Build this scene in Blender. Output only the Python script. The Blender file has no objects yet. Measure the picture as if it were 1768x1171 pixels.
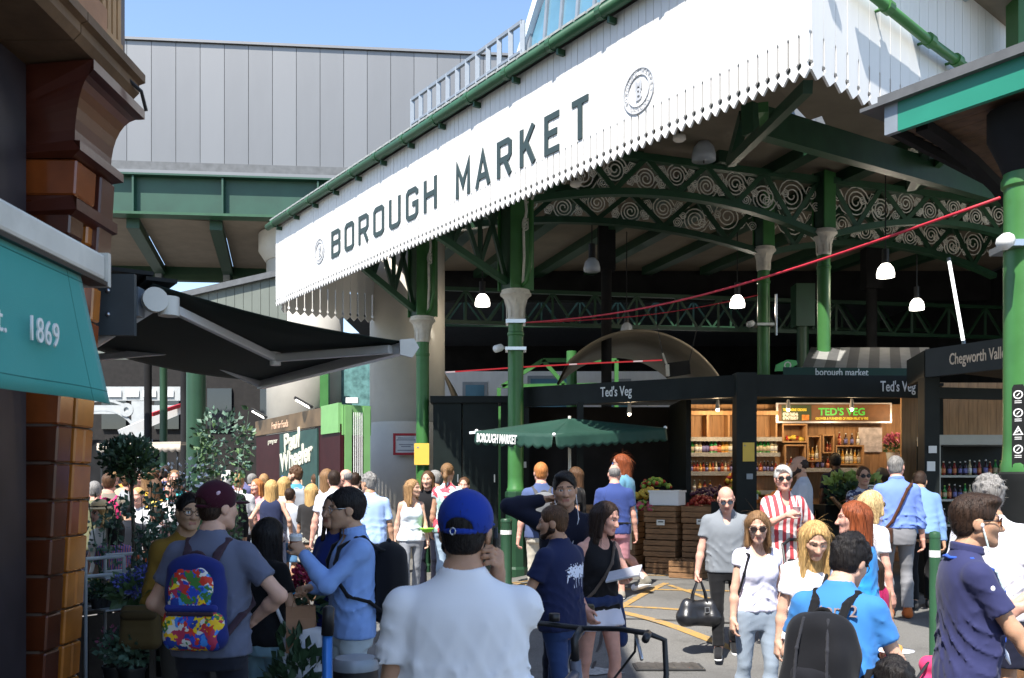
import bpy, math, random
import numpy as np
from mathutils import Vector, Matrix, noise
random.seed(7)
SC = bpy.context.scene
COL = SC.collection
R = math.radians
# ------------------------------------------------------------------ camera
EYE = 1.66          # lens height above the street
FPX = 1600.0        # focal length in photograph pixels
HOR = 830.0         # horizon row
cam_data = bpy.data.cameras.new('camera')
cam = bpy.data.objects.new('camera', cam_data)
COL.objects.link(cam)
cam.location = (0, 0, EYE)
cam.rotation_euler = (R(90), 0, 0)
cam_data.sensor_fit = 'HORIZONTAL'
cam_data.sensor_width = 36
cam_data.lens = FPX / 1768 * 36
cam_data.shift_y = (HOR - 585.5) / 1768
cam_data.clip_end = 2000
cam_data.clip_start = 0.05
cam_data.dof.use_dof = True
cam_data.dof.focus_distance = 10.5
cam_data.dof.aperture_fstop = 9.0
SC.camera = cam
# ------------------------------------------------------------------ daylight
SUN_EL, SUN_AZ = 57.0, -27.0     # azimuth: degrees to the right of straight behind the camera
_a = R(SUN_AZ); _e = R(SUN_EL)
SUNV = Vector((math.sin(_a) * math.cos(_e), -math.cos(_a) * math.cos(_e), math.sin(_e)))
world = bpy.data.worlds.new('World')
SC.world = world
world.use_nodes = True
_nt = world.node_tree
_bg = _nt.nodes['Background']
_sky = _nt.nodes.new('ShaderNodeTexSky')
_sky.sky_type = 'NISHITA'
_sky.sun_disc = False
_sky.sun_elevation = _e
_sky.sun_rotation = math.atan2(SUNV.x, SUNV.y)
_sky.air_density = 1.0
_sky.dust_density = 0.6
_sky.ozone_density = 1.6
_nt.links.new(_sky.outputs[0], _bg.inputs[0])
_bg.inputs[1].default_value = 0.15
sun_data = bpy.data.lights.new('sun', 'SUN')
sun_data.energy = 4.9
sun_data.angle = R(0.55)
sun_data.color = (1.0, 0.955, 0.88)
sun = bpy.data.objects.new('sun', sun_data)
COL.objects.link(sun)
sun.location = (-10, -20, 40)
sun.rotation_euler = SUNV.to_track_quat('Z', 'Y').to_euler()
SC.view_settings.view_transform = 'Standard'
SC.view_settings.look = 'None'
SC.view_settings.exposure = 1.05
SC.view_settings.gamma = 1.0
SC.view_settings.use_curve_mapping = False
SC.render.engine = 'CYCLES'
SC.cycles.max_bounces = 6
SC.cycles.diffuse_bounces = 4
SC.cycles.glossy_bounces = 3
SC.cycles.transmission_bounces = 4
SC.cycles.transparent_max_bounces = 6
SC.cycles.use_denoising = True
SC.cycles.sample_clamp_indirect = 6.0
# ------------------------------------------------------------------ helpers
def at(px, py, Y):
 "the place at distance Y that the photograph shows at pixel px, py"
 return Vector(((px - 884) / FPX * Y, Y, EYE + (HOR - py) / FPX * Y))
def ground_z(x, y):
 def ss(a, b, v):
  t = min(1, max(0, (v - a) / (b - a)))
  return t * t * (3 - 2 * t)
 return 0.27 * ss(8.3, 13.0, y) * ss(-1.2, 1.6, x) - 0.15 * ss(-0.8, 0.1, x) * ss(3.4, 5.4, y) * (1 - ss(8.9, 10.4, y)) * (1 - ss(2.4, 3.2, x))
WM = {}
def tag(o, label=None, cat=None, group=None, kind=None):
 if label: o['label'] = label
 if cat: o['category'] = cat
 if group: o['group'] = group
 if kind: o['kind'] = kind
 return o
def thing(name, label, cat, loc=(0, 0, 0), rotz=0.0, group=None):
 o = bpy.data.objects.new(name, None)
 COL.objects.link(o)
 o.empty_display_size = 0.2
 o.location = loc
 o.rotation_euler = (0, 0, rotz)
 WM[o.name] = Matrix.Translation(Vector(loc)) @ Matrix.Rotation(rotz, 4, 'Z')
 return tag(o, label, cat, group)
def link(name, me, parent=None, world=False, kind=None):
 o = bpy.data.objects.new(name, me)
 COL.objects.link(o)
 if parent is not None:
  o.parent = parent
  m = WM[parent.name]
  WM[o.name] = m
  if world:
   o.matrix_local = m.inverted()
   WM[o.name] = Matrix.Identity(4)
 else:
  WM[o.name] = Matrix.Identity(4)
 if kind: o['kind'] = kind
 return o
def put(name, me, parent, mloc):
 "a repeat piece that shares mesh data, placed by a matrix in world space"
 o = bpy.data.objects.new(name, me)
 COL.objects.link(o)
 if parent is not None:
  o.parent = parent
  o.matrix_local = WM[parent.name].inverted() @ mloc
 else:
  o.matrix_world = mloc
 WM[o.name] = mloc.copy()
 return o
def copy_tree(o, parent=None):
 c = o.copy(); COL.objects.link(c)
 c.parent = parent
 if parent is None:
  WM[c.name] = Matrix.Translation(c.location) @ c.rotation_euler.to_matrix().to_4x4()
 else:
  WM[c.name] = WM[parent.name] @ c.matrix_local
 for ch in list(o.children):
  if ch is not c: copy_tree(ch, c)
 return c
class MB:
 "collects boxes, bars, tubes and lathes for one mesh"
 def __init__(s): s.v = []; s.f = []; s.m = []; s.mi = 0
 def add(s, vs, fs):
  b = len(s.v)
  s.v += [tuple(p) for p in vs]
  s.f += [tuple(i + b for i in f) for f in fs]
  s.m += [s.mi] * len(fs)
  return s
 def box(s, c, size, rot=None):
  hx, hy, hz = size[0] / 2, size[1] / 2, size[2] / 2
  vs = [Vector((x * hx, y * hy, z * hz)) for z in (-1, 1) for y in (-1, 1) for x in (-1, 1)]
  if rot is not None: vs = [rot @ p for p in vs]
  c = Vector(c)
  return s.add([p + c for p in vs], [(0, 2, 3, 1), (4, 5, 7, 6), (0, 1, 5, 4), (2, 6, 7, 3), (0, 4, 6, 2), (1, 3, 7, 5)])
 def bar(s, p, q, w, h, up=(0, 0, 1)):
  "box beam from p to q, w wide sideways, h high along up"
  p = Vector(p); q = Vector(q); d = (q - p)
  L = d.length; d = d / L
  sd = d.cross(Vector(up))
  if sd.length < 1e-5: sd = d.cross(Vector((1, 0, 0)))
  sd.normalize(); u = sd.cross(d).normalized()
  rot = Matrix((sd, d, u)).transposed()
  return s.box((p + q) / 2, (w, L, h), rot)
 def tube(s, pts, r, n=8, caps=True, closed=False):
  pts = [Vector(p) for p in pts]
  N = len(pts)
  rs = r if isinstance(r, (list, tuple)) else [r] * N
  rings = []
  prev = None
  for i, p in enumerate(pts):
   if closed: t = pts[(i + 1) % N] - pts[i - 1]
   else: t = pts[min(i + 1, N - 1)] - pts[max(i - 1, 0)]
   if t.length < 1e-9: t = Vector((0, 0, 1))
   t.normalize()
   if prev is None:
    a = Vector((0, 0, 1)) if abs(t.z) < 0.9 else Vector((1, 0, 0))
    u = t.cross(a).normalized()
   else:
    u = (prev - t * prev.dot(t))
    u = u.normalized() if u.length > 1e-6 else t.cross(Vector((1, 0, 0))).normalized()
   prev = u
   w = t.cross(u)
   rings.append([p + (u * math.cos(2 * math.pi * k / n) + w * math.sin(2 * math.pi * k / n)) * rs[i] for k in range(n)])
  vs = [v for rg in rings for v in rg]
  fs = []
  for i in range(N if closed else N - 1):
   j = (i + 1) % N
   for k in range(n):
    k2 = (k + 1) % n
    fs.append((i * n + k, i * n + k2, j * n + k2, j * n + k))
  if caps and not closed:
   fs.append(tuple(reversed(range(n))))
   fs.append(tuple((N - 1) * n + k for k in range(n)))
  return s.add(vs, fs)
 def lathe(s, prof, c=(0, 0, 0), n=16, rot=None, flute=0, fa=0.0):
  c = Vector(c); vs = []; fs = []
  for (r, z) in prof:
   for k in range(n):
    a = 2 * math.pi * k / n
    rr = r
    p = Vector((rr * math.cos(a), rr * math.sin(a), z))
    if rot is not None: p = rot @ p
    vs.append(p + c)
  for i in range(len(prof) - 1):
   for k in range(n):
    k2 = (k + 1) % n
    fs.append((i * n + k, i * n + k2, (i + 1) * n + k2, (i + 1) * n + k))
  fs.append(tuple(reversed(range(n))))
  fs.append(tuple((len(prof) - 1) * n + k for k in range(n)))
  return s.add(vs, fs)
 def prism(s, poly, fr, d0, d1):
  "polygon (u, v) in frame fr (a 4x4: x=u, y=v, z=normal), from depth d0 to d1"
  n = len(poly)
  vs = [fr @ Vector((u, v, d0)) for u, v in poly] + [fr @ Vector((u, v, d1)) for u, v in poly]
  fs = [tuple(reversed(range(n))), tuple(range(n, 2 * n))]
  for i in range(n):
   j = (i + 1) % n
   fs.append((i, j, n + j, n + i))
  return s.add(vs, fs)
 def ball(s, c, r, n=10, sq=(1, 1, 1)):
  c = Vector(c); vs = []; fs = []
  h = max(4, n // 2)
  for i in range(h + 1):
   t = math.pi * i / h
   for k in range(n):
    a = 2 * math.pi * k / n
    vs.append(c + Vector((r * sq[0] * math.sin(t) * math.cos(a), r * sq[1] * math.sin(t) * math.sin(a), r * sq[2] * math.cos(t))))
  for i in range(h):
   for k in range(n):
    k2 = (k + 1) % n
    if i == 0: fs.append((k, (i + 1) * n + k, (i + 1) * n + k2))
    elif i == h - 1: fs.append((i * n + k, (i + 1) * n + k, i * n + k2))
    else: fs.append((i * n + k, (i + 1) * n + k, (i + 1) * n + k2, i * n + k2))
  return s.add(vs, fs)
 def mesh(s, name, mats, smooth=False, bevel=0):
  me = bpy.data.meshes.new(name)
  me.from_pydata([tuple(p) for p in s.v], [], s.f)
  for m in (mats if isinstance(mats, (list, tuple)) else [mats]): me.materials.append(m)
  if any(s.m): me.polygons.foreach_set('material_index', s.m)
  if smooth: me.polygons.foreach_set('use_smooth', [True] * len(s.f))
  me.update()
  return me
 def build(s, name, mats, parent=None, world=True, smooth=False, kind=None, auto=None):
  me = s.mesh(name, mats, smooth)
  if auto is not None:
   me.polygons.foreach_set('use_smooth', [True] * len(s.f))
   me.set_sharp_from_angle(angle=R(auto))
  return link(name, me, parent, world, kind)
def bevel(o, w, seg=2):
 m = o.modifiers.new('bevel', 'BEVEL'); m.width = w; m.segments = seg; m.limit_method = 'ANGLE'
 return o
def frame(o, x, y):
 "frame with origin o, x axis x, y axis y, z = x cross y"
 x = Vector(x).normalized(); y = Vector(y).normalized(); z = x.cross(y)
 return Matrix(((x.x, y.x, z.x, o[0]), (x.y, y.y, z.y, o[1]), (x.z, y.z, z.z, o[2]), (0, 0, 0, 1)))
# ------------------------------------------------------------------ materials
MATS = {}
def mat(name, col, rough=0.6, metal=0.0, var=0.12, scale=6.0, bump=0.0, bscale=60.0, spec=0.5, dirt=0.0, sheen=0.0, emit=0, coat=0.0, stretch=None):
 if name in MATS: return MATS[name]
 m = bpy.data.materials.new(name); MATS[name] = m
 m.use_nodes = True
 nt = m.node_tree; N = nt.nodes; L = nt.links
 b = N['Principled BSDF']
 b.inputs['Roughness'].default_value = rough
 b.inputs['Metallic'].default_value = metal
 b.inputs['Specular IOR Level'].default_value = spec
 if sheen: b.inputs['Sheen Weight'].default_value = sheen
 if coat: b.inputs['Coat Weight'].default_value = coat; b.inputs['Coat Roughness'].default_value = 0.15
 tc = N.new('ShaderNodeTexCoord')
 src = tc.outputs['Object']
 if stretch:
  mp = N.new('ShaderNodeMapping'); mp.inputs['Scale'].default_value = stretch
  L.new(src, mp.inputs[0]); src = mp.outputs[0]
 nz = N.new('ShaderNodeTexNoise'); nz.inputs['Scale'].default_value = scale; nz.inputs['Detail'].default_value = 5
 L.new(src, nz.inputs['Vector'])
 rp = N.new('ShaderNodeValToRGB')
 c = Vector(col[:3])
 lo = [max(0, x * (1 - var)) for x in c]; hi = [min(1, x * (1 + var)) for x in c]
 rp.color_ramp.elements[0].position = 0.3; rp.color_ramp.elements[1].position = 0.7
 rp.color_ramp.elements[0].color = (*lo, 1); rp.color_ramp.elements[1].color = (*hi, 1)
 L.new(nz.outputs[0], rp.inputs[0])
 out = rp.outputs[0]
 if dirt:
  n2 = N.new('ShaderNodeTexNoise'); n2.inputs['Scale'].default_value = 1.7; n2.inputs['Detail'].default_value = 8; n2.inputs['Roughness'].default_value = 0.7
  L.new(src, n2.inputs['Vector'])
  r2 = N.new('ShaderNodeValToRGB'); r2.color_ramp.elements[0].position = 0.5; r2.color_ramp.elements[1].position = 0.75
  mx = N.new('ShaderNodeMixRGB'); mx.inputs[2].default_value = (*[x * 0.35 for x in c], 1)
  mu = N.new('ShaderNodeMath'); mu.operation = 'MULTIPLY'; mu.inputs[1].default_value = dirt
  L.new(n2.outputs[0], r2.inputs[0]); L.new(r2.outputs[0], mu.inputs[0]); L.new(mu.outputs[0], mx.inputs[0])
  L.new(out, mx.inputs[1]); out = mx.outputs[0]
 L.new(out, b.inputs['Base Color'])
 if bump:
  n3 = N.new('ShaderNodeTexNoise'); n3.inputs['Scale'].default_value = bscale; n3.inputs['Detail'].default_value = 4
  L.new(src, n3.inputs['Vector'])
  bp = N.new('ShaderNodeBump'); bp.inputs['Strength'].default_value = bump; bp.inputs['Distance'].default_value = 0.01
  L.new(n3.outputs[0], bp.inputs['Height']); L.new(bp.outputs[0], b.inputs['Normal'])
 if emit:
  b.inputs['Emission Color'].default_value = (*col[:3], 1); b.inputs['Emission Strength'].default_value = emit
 m['bsdf_color'] = 1
 return m
def rgb(h):
 "sRGB hex to linear"
 c = [int(h[i:i + 2], 16) / 255 for i in (0, 2, 4)]
 return tuple(x / 12.92 if x <= 0.04045 else ((x + 0.055) / 1.055) ** 2.4 for x in c)
def text(name, s, mt, fr, size, parent=None, sx=1.0, ext=0.004, bold=0.0, align='LEFT', spacing=1.0, shear=0.0):
 "letters as mesh standing proud of a surface; fr: x along the line, y up, z out of the surface"
 cu = bpy.data.curves.new(name, 'FONT')
 cu.body = s; cu.size = size; cu.extrude = ext; cu.offset = bold; cu.align_x = align; cu.space_character = spacing; cu.shear = shear
 cu.resolution_u = 3
 tmp = bpy.data.objects.new('tmp_text', cu)
 COL.objects.link(tmp)
 dg = bpy.context.evaluated_depsgraph_get(); dg.update()
 me = bpy.data.meshes.new_from_object(tmp.evaluated_get(dg))
 bpy.data.objects.remove(tmp); bpy.data.curves.remove(cu)
 me.materials.clear(); me.materials.append(mt)
 me.transform(fr @ Matrix.Diagonal((sx, 1, 1, 1)))
 return link(name, me, parent, True)
# ------------------------------------------------------------------ soft bodies: signed distances + surface nets
def V3(a): return np.array(a, dtype=np.float64)
class Soft:
 "a smooth union of tapered capsules and ellipsoids, meshed as one continuous surface"
 def __init__(s, k=0.03): s.p = []; s.k = k; s.cuts = []; s.subs = []; s.disp = None
 def cap(s, a, b, ra, rb=None, k=None, cut=None, sq=None):
  s.p.append(('c', V3(a), V3(b), ra, ra if rb is None else rb, s.k if k is None else k, cut)); return s
 def ell(s, c, r, M=None, k=None):
  s.p.append(('e', V3(c), V3(r), M, None, s.k if k is None else k, None)); return s
 def loft(s, prof, o, B, k=None, p=2.35):
  "a torso: rows of (z, half width, half depth, y centre), blended smoothly; o origin, B rotation"
  pr = np.array(prof, dtype=np.float64)
  zz = np.linspace(pr[0, 0], pr[-1, 0], 60); a = pr.copy()
  # smooth the rows so that no ring shows
  cols = [np.interp(zz, pr[:, 0], pr[:, i]) for i in (1, 2, 3)]
  ker = np.array([1, 2, 3, 4, 3, 2, 1.]); ker /= ker.sum()
  cols = [np.convolve(np.pad(c, 3, 'edge'), ker, 'valid') for c in cols]
  s.p.append(('t', (zz, *cols), V3(o), B, p, s.k if k is None else k, None)); return s
 def sub_ell(s, c, r, M=None, k=0.01): s.subs.append((V3(c), V3(r), M, k)); return s
 def cut(s, n, d): s.cuts.append((V3(n), d)); return s        # keeps n.x < d
 def bbox(s):
  lo = V3([9e9] * 3); hi = -lo
  for t in s.p:
   if t[0] == 'c':
    r = max(t[3], t[4]) + 0.02
    lo = np.minimum(lo, np.minimum(t[1], t[2]) - r); hi = np.maximum(hi, np.maximum(t[1], t[2]) + r)
   elif t[0] == 't':
    lo_, hi_ = s._tb(t); lo = np.minimum(lo, lo_); hi = np.maximum(hi, hi_)
   else:
    r = max(t[2]) + 0.02
    lo = np.minimum(lo, t[1] - r); hi = np.maximum(hi, t[1] + r)
  for n, d in s.cuts:
   for ax in range(3):
    if abs(n[ax]) > 0.999:
     if n[ax] > 0: hi[ax] = min(hi[ax], d + 0.03)
     else: lo[ax] = max(lo[ax], -d - 0.03)
  return lo, hi
 @staticmethod
 def _tb(t):
  zz, a, b, yc = t[1]; A = a.max() + .02; Bm = (b + abs(yc)).max() + .02
  C = np.array([[x, y, z] for x in (-A, A) for y in (-Bm, Bm) for z in (zz[0] - .02, zz[-1] + .02)]) @ t[3].T + t[2]
  return C.min(0), C.max(0)
 @staticmethod
 def _tor(X, Y, Z, t):
  zz, a, b, yc = t[1]; M = t[3]; p = t[4]
  x = X - t[2][0]; y = Y - t[2][1]; z = Z - t[2][2]
  lx = M[0, 0] * x + M[1, 0] * y + M[2, 0] * z; ly = M[0, 1] * x + M[1, 1] * y + M[2, 1] * z; lz = M[0, 2] * x + M[1, 2] * y + M[2, 2] * z
  lx, ly, lz = np.broadcast_arrays(lx, ly, lz)
  aa = np.interp(lz.ravel(), zz, a).reshape(lz.shape); bb = np.interp(lz.ravel(), zz, b).reshape(lz.shape); cc = np.interp(lz.ravel(), zz, yc).reshape(lz.shape)
  u = np.abs(lx) / aa; v = np.abs(ly - cc) / bb
  r = (u ** p + v ** p) ** (1 / p)
  d = (r - 1) * np.minimum(aa, bb)
  return np.maximum(d, np.maximum(zz[0] - lz, lz - zz[-1]))
 @staticmethod
 def _cap(X, Y, Z, a, b, ra, rb):
  d = b - a; L2 = float(d @ d)
  x = X - a[0]; y = Y - a[1]; z = Z - a[2]
  if L2 < 1e-12: return np.sqrt(x * x + y * y + z * z) - max(ra, rb)
  t = np.clip((x * d[0] + y * d[1] + z * d[2]) / L2, 0, 1)
  x = x - t * d[0]; y = y - t * d[1]; z = z - t * d[2]
  return np.sqrt(x * x + y * y + z * z) - (ra + (rb - ra) * t)
 @staticmethod
 def _ell(X, Y, Z, c, r, M):
  x = X - c[0]; y = Y - c[1]; z = Z - c[2]
  if M is not None:
   x, y, z = (M[0, 0] * x + M[1, 0] * y + M[2, 0] * z, M[0, 1] * x + M[1, 1] * y + M[2, 1] * z, M[0, 2] * x + M[1, 2] * y + M[2, 2] * z)
  k0 = np.sqrt((x / r[0]) ** 2 + (y / r[1]) ** 2 + (z / r[2]) ** 2)
  k1 = np.sqrt((x / r[0] ** 2) ** 2 + (y / r[1] ** 2) ** 2 + (z / r[2] ** 2) ** 2) + 1e-9
  return k0 * (k0 - 1) / k1
 def mesh(s, res):
  lo, hi = s.bbox()
  lo = lo - res * 3; hi = hi + res * 3
  n = np.ceil((hi - lo) / res).astype(int) + 1
  ax = [lo[i] + res * np.arange(n[i]) for i in range(3)]
  F = np.full(n, 0.5, dtype=np.float32)
  for t in s.p:
   k = t[5]
   if t[0] == 'c':
    r = max(t[3], t[4]) + k + 2.5 * res
    a = np.minimum(t[1], t[2]) - r; b = np.maximum(t[1], t[2]) + r
   elif t[0] == 't':
    a, b = s._tb(t); a = a - k - 2.5 * res; b = b + k + 2.5 * res
   else:
    r = t[2].max() + k + 2.5 * res
    a = t[1] - r; b = t[1] + r
   i0 = np.clip(np.floor((a - lo) / res).astype(int), 0, n); i1 = np.clip(np.ceil((b - lo) / res).astype(int) + 1, 0, n)
   if (i1 <= i0).any(): continue
   sl = tuple(slice(i0[i], i1[i]) for i in range(3))
   X = ax[0][sl[0]][:, None, None]; Y = ax[1][sl[1]][None, :, None]; Z = ax[2][sl[2]][None, None, :]
   if t[0] == 'c':
    d = s._cap(X, Y, Z, t[1], t[2], t[3], t[4])
    if t[6] is not None:
     cn, cd = t[6]
     d = np.maximum(d, cn[0] * X + cn[1] * Y + cn[2] * Z - cd)
   elif t[0] == 't': d = s._tor(X, Y, Z, t)
   else: d = s._ell(X, Y, Z, t[1], t[2], t[3])
   f = F[sl]
   if k > 1e-6:
    h = np.maximum(k - np.abs(f - d), 0) / k
    F[sl] = np.minimum(f, d) - h * h * k * 0.25
   else: F[sl] = np.minimum(f, d)
  X = ax[0][:, None, None]; Y = ax[1][None, :, None]; Z = ax[2][None, None, :]
  if s.disp is not None: F += s.disp(X, Y, Z).astype(np.float32)
  for c, r, M, k in s.subs:
   d = -s._ell(X, Y, Z, c, r, M)
   h = np.maximum(k - np.abs(F - d), 0) / k
   F = np.maximum(F, d) + h * h * k * 0.25
  for cn, cd in s.cuts:
   F = np.maximum(F, cn[0] * X + cn[1] * Y + cn[2] * Z - cd)
  return surface_nets(F, lo, res)
def surface_nets(F, lo, res):
 inside = F < 0
 c = [inside[i:inside.shape[0] - 1 + i, j:inside.shape[1] - 1 + j, k:inside.shape[2] - 1 + k] for i in (0, 1) for j in (0, 1) for k in (0, 1)]
 cnt = sum(x.astype(np.int8) for x in c)
 act = (cnt > 0) & (cnt < 8)
 I = np.argwhere(act)
 if len(I) == 0: return np.zeros((0, 3)), np.zeros((0, 4), int)
 idx = np.full(act.shape, -1, dtype=np.int64); idx[act] = np.arange(len(I))
 off = np.array([(i, j, k) for i in (0, 1) for j in (0, 1) for k in (0, 1)])
 val = np.stack([F[I[:, 0] + o[0], I[:, 1] + o[1], I[:, 2] + o[2]] for o in off], 1).astype(np.float64)
 P = np.zeros((len(I), 3)); W = np.zeros(len(I))
 for a in range(8):
  for b in range(a + 1, 8):
   if np.abs(off[a] - off[b]).sum() != 1: continue
   va, vb = val[:, a], val[:, b]
   m = (va < 0) != (vb < 0)
   t = np.where(m, va / np.where(m, va - vb, 1), 0)
   P += np.where(m[:, None], off[a] + t[:, None] * (off[b] - off[a]), 0); W += m
 P = lo + (I + P / W[:, None]) * res
 Q = []
 for axis in range(3):
  o1, o2 = [(1, 2), (2, 0), (0, 1)][axis]
  n = list(F.shape)
  sa = [slice(1, n[i] - 1) for i in range(3)]; sb = list(sa)
  sa[axis] = slice(0, n[axis] - 1); sb[axis] = slice(1, n[axis])
  A = inside[tuple(sa)]; B = inside[tuple(sb)]
  E = np.argwhere(A != B)
  if len(E) == 0: continue
  flip = A[E[:, 0], E[:, 1], E[:, 2]]
  base = E.copy()
  for i in range(3):
   if i != axis: base[:, i] += 1
  def cell(d1, d2):
   q = base.copy(); q[:, o1] -= d1; q[:, o2] -= d2
   return idx[q[:, 0], q[:, 1], q[:, 2]]
  q = np.stack([cell(1, 1), cell(0, 1), cell(0, 0), cell(1, 0)], 1)
  q[~flip] = q[~flip][:, ::-1]
  Q.append(q)
 Q = np.concatenate(Q)
 Q = Q[(Q >= 0).all(1)]
 return P, Q
def np_mesh(name, parts, mats, smooth=True):
 "parts: list of (verts, quads, material index)"
 nv = sum(len(p[0]) for p in parts); nf = sum(len(p[1]) for p in parts)
 me = bpy.data.meshes.new(name)
 if nv == 0: return me
 V = np.concatenate([p[0] for p in parts]); o = 0; Q = []; MI = []
 for v, q, m in parts:
  Q.append(q + o); o += len(v)
  MI.append(m if isinstance(m, np.ndarray) else np.full(len(q), m, dtype=np.int32))
 Q = np.concatenate(Q); MI = np.concatenate(MI)
 me.vertices.add(nv); me.vertices.foreach_set('co', V.astype(np.float32).ravel())
 me.loops.add(nf * 4); me.loops.foreach_set('vertex_index', Q.astype(np.int32).ravel())
 me.polygons.add(nf); me.polygons.foreach_set('loop_start', np.arange(0, nf * 4, 4, dtype=np.int32))
 for m in (mats if isinstance(mats, (list, tuple)) else [mats]): me.materials.append(m)
 me.polygons.foreach_set('material_index', MI.astype(np.int32))
 if smooth: me.polygons.foreach_set('use_smooth', np.ones(nf, dtype=bool))
 me.update(calc_edges=True)
 return me
# ------------------------------------------------------------------ palette
def asphalt(name, base, paint=None):
 "worn tarmac: aggregate speckle, big patches, dark stains; with paint: a worn painted line on it"
 m = bpy.data.materials.new(name); m.use_nodes = True; nt = m.node_tree; N = nt.nodes; L = nt.links; b = N['Principled BSDF']; b.inputs['Roughness'].default_value = .88; b.inputs['Specular IOR Level'].default_value = .3
 tc = N.new('ShaderNodeTexCoord'); P_ = tc.outputs['Object']
 def nz(sc, det=4, rough=.6):
  n = N.new('ShaderNodeTexNoise'); n.inputs['Scale'].default_value = sc; n.inputs['Detail'].default_value = det; n.inputs['Roughness'].default_value = rough; L.new(P_, n.inputs['Vector']); return n.outputs[0]
 def ramp(src, stops):
  r = N.new('ShaderNodeValToRGB')
  while len(r.color_ramp.elements) < len(stops): r.color_ramp.elements.new(.5)
  for e, (p, c) in zip(r.color_ramp.elements, stops): e.position = p; e.color = (*c, 1) if hasattr(c, '__len__') else (c, c, c, 1)
  L.new(src, r.inputs[0]); return r.outputs[0]
 def mixc(f, a, c, mode='MIX'):
  x = N.new('ShaderNodeMixRGB'); x.blend_type = mode
  for k, v in ((0, f), (1, a), (2, c)):
   if isinstance(v, (int, float)): x.inputs[k].default_value = v
   elif isinstance(v, tuple): x.inputs[k].default_value = (*v, 1)
   else: L.new(v, x.inputs[k])
  return x.outputs[0]
 col = ramp(nz(.55, 6), [(.3, tuple(x * .72 for x in base)), (.5, base), (.72, tuple(x * 1.22 for x in base))])
 col = mixc(1.0, col, ramp(nz(95, 3), [(.35, .72), (.55, 1.0), (.72, 1.3)]), 'MULTIPLY')
 col = mixc(ramp(nz(2.3, 7, .7), [(.55, 0.0), (.72, .55)]), col, tuple(x * .38 for x in base))
 v = N.new('ShaderNodeTexVoronoi'); v.inputs['Scale'].default_value = 5.5; L.new(P_, v.inputs['Vector'])
 col = mixc(ramp(v.outputs[0], [(.05, .6), (.075, 0.0)]), col, tuple(x * .35 for x in base))
 if paint: col = mixc(ramp(nz(14, 6, .75), [(.34, 0.05), (.52, .85)]), col, paint)
 L.new(col, b.inputs['Base Color'])
 bp = N.new('ShaderNodeBump'); bp.inputs['Strength'].default_value = .35; bp.inputs['Distance'].default_value = .008; L.new(nz(150, 3), bp.inputs['Height']); L.new(bp.outputs[0], b.inputs['Normal'])
 return m
M_asph = asphalt('asphalt', (0.142, 0.138, 0.130))
M_yell = asphalt('road_paint_yellow', (0.142, 0.138, 0.130), (0.40, 0.235, 0.06))
M_white = mat('white_board_paint', (0.70, 0.69, 0.67), 0.55, var=0.07, scale=5, bump=0.08, bscale=40, stretch=(1, 1, .18), dirt=.10)
M_grn = mat('bright_green_paint', (.045, .165, .042), 0.42, var=0.1, scale=5, bump=0.06, bscale=25)
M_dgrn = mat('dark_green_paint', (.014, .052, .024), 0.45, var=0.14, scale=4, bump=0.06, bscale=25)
M_ggrn = mat('girder_green_paint', (.024, .085, .038), 0.45, var=0.14, scale=4, bump=0.06, bscale=25, dirt=.2)  # darker copy: shade put into girder colour; plain paint on gutter and bollard
M_vgrn = mat('viaduct_green_paint', rgb('204637'), 0.5, var=0.12, scale=2, dirt=0.15)
M_letter = mat('letter_green', (0.026, 0.044, 0.042), 0.5, var=0.05)
M_zinc = mat('zinc_panel', (0.19, 0.19, 0.19), 0.42, 0.55, var=0.13, scale=0.6, stretch=(1, 1, 0.25))
M_zinc2 = mat('zinc_panel_pale', (0.215, 0.213, 0.21), 0.40, 0.55, var=0.06, scale=0.6, stretch=(1, 1, 0.25))
M_ceil = mat('beige_ceiling_board', (0.25, 0.205, 0.15), 0.7, var=0.1, scale=2.5, dirt=0.2)
M_cream = mat('cream_stone_paint', (0.72, 0.66, 0.57), 0.6, var=0.1, scale=14, bump=0.15, bscale=40, dirt=0.25)
M_conc = mat('pale_concrete', (0.52, 0.49, 0.43), 0.8, var=0.07, scale=1.6, bump=0.08, bscale=30, dirt=0.12)
M_black = mat('black_paint', (0.012, 0.013, 0.013), 0.6, var=0.2, spec=0.2)
M_dkwall = mat('sooty_wall', (0.016, 0.016, 0.017), 0.9, var=0.3, scale=2, spec=0.15)  # near-black tone shared by walls, posts and trim
M_scroll = mat('gilded_cream_iron', (0.84, 0.80, 0.71), 0.55, var=0.15, scale=10)
M_grey = mat('galvanised_steel', (0.25, 0.28, 0.31), 0.45, 0.3, var=0.1)
M_blue_glass = mat('tinted_glass', (0.10, 0.22, 0.30), 0.06, 0.0, var=0.25, scale=1.2, spec=0.9)
M_slate = mat('slate_roof', (0.10, 0.105, 0.11), 0.6, var=0.2)
M_red = mat('red_paint', (0.45, 0.02, 0.03), 0.5, var=0.1)
M_pwhite = mat('sign_white', (0.75, 0.75, 0.73), 0.5, var=0.03)
M_yellow = mat('yellow_sign', (0.70, 0.47, 0.07), 0.55, var=0.05)
M_wood = mat('crate_wood', (0.22, 0.115, 0.05), 0.75, var=0.3, scale=9, bump=0.2, bscale=30, stretch=(1, 6, 6))
M_pwood = mat('pine_board', (0.40, 0.22, 0.095), 0.6, var=0.22, scale=5, bump=0.1, bscale=30, stretch=(6, 6, 0.6))
M_lampglow = mat('lamp_glow', (1.0, 0.95, 0.84), 0.4, var=0.02, emit=3.2)
M_lampoff = mat('lamp_shade_clear', (0.55, 0.60, 0.66), 0.12, 0.0, var=0.1, spec=0.8)
M_iron = mat('black_iron', (0.012, 0.012, 0.013), 0.45, var=0.1)
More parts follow.
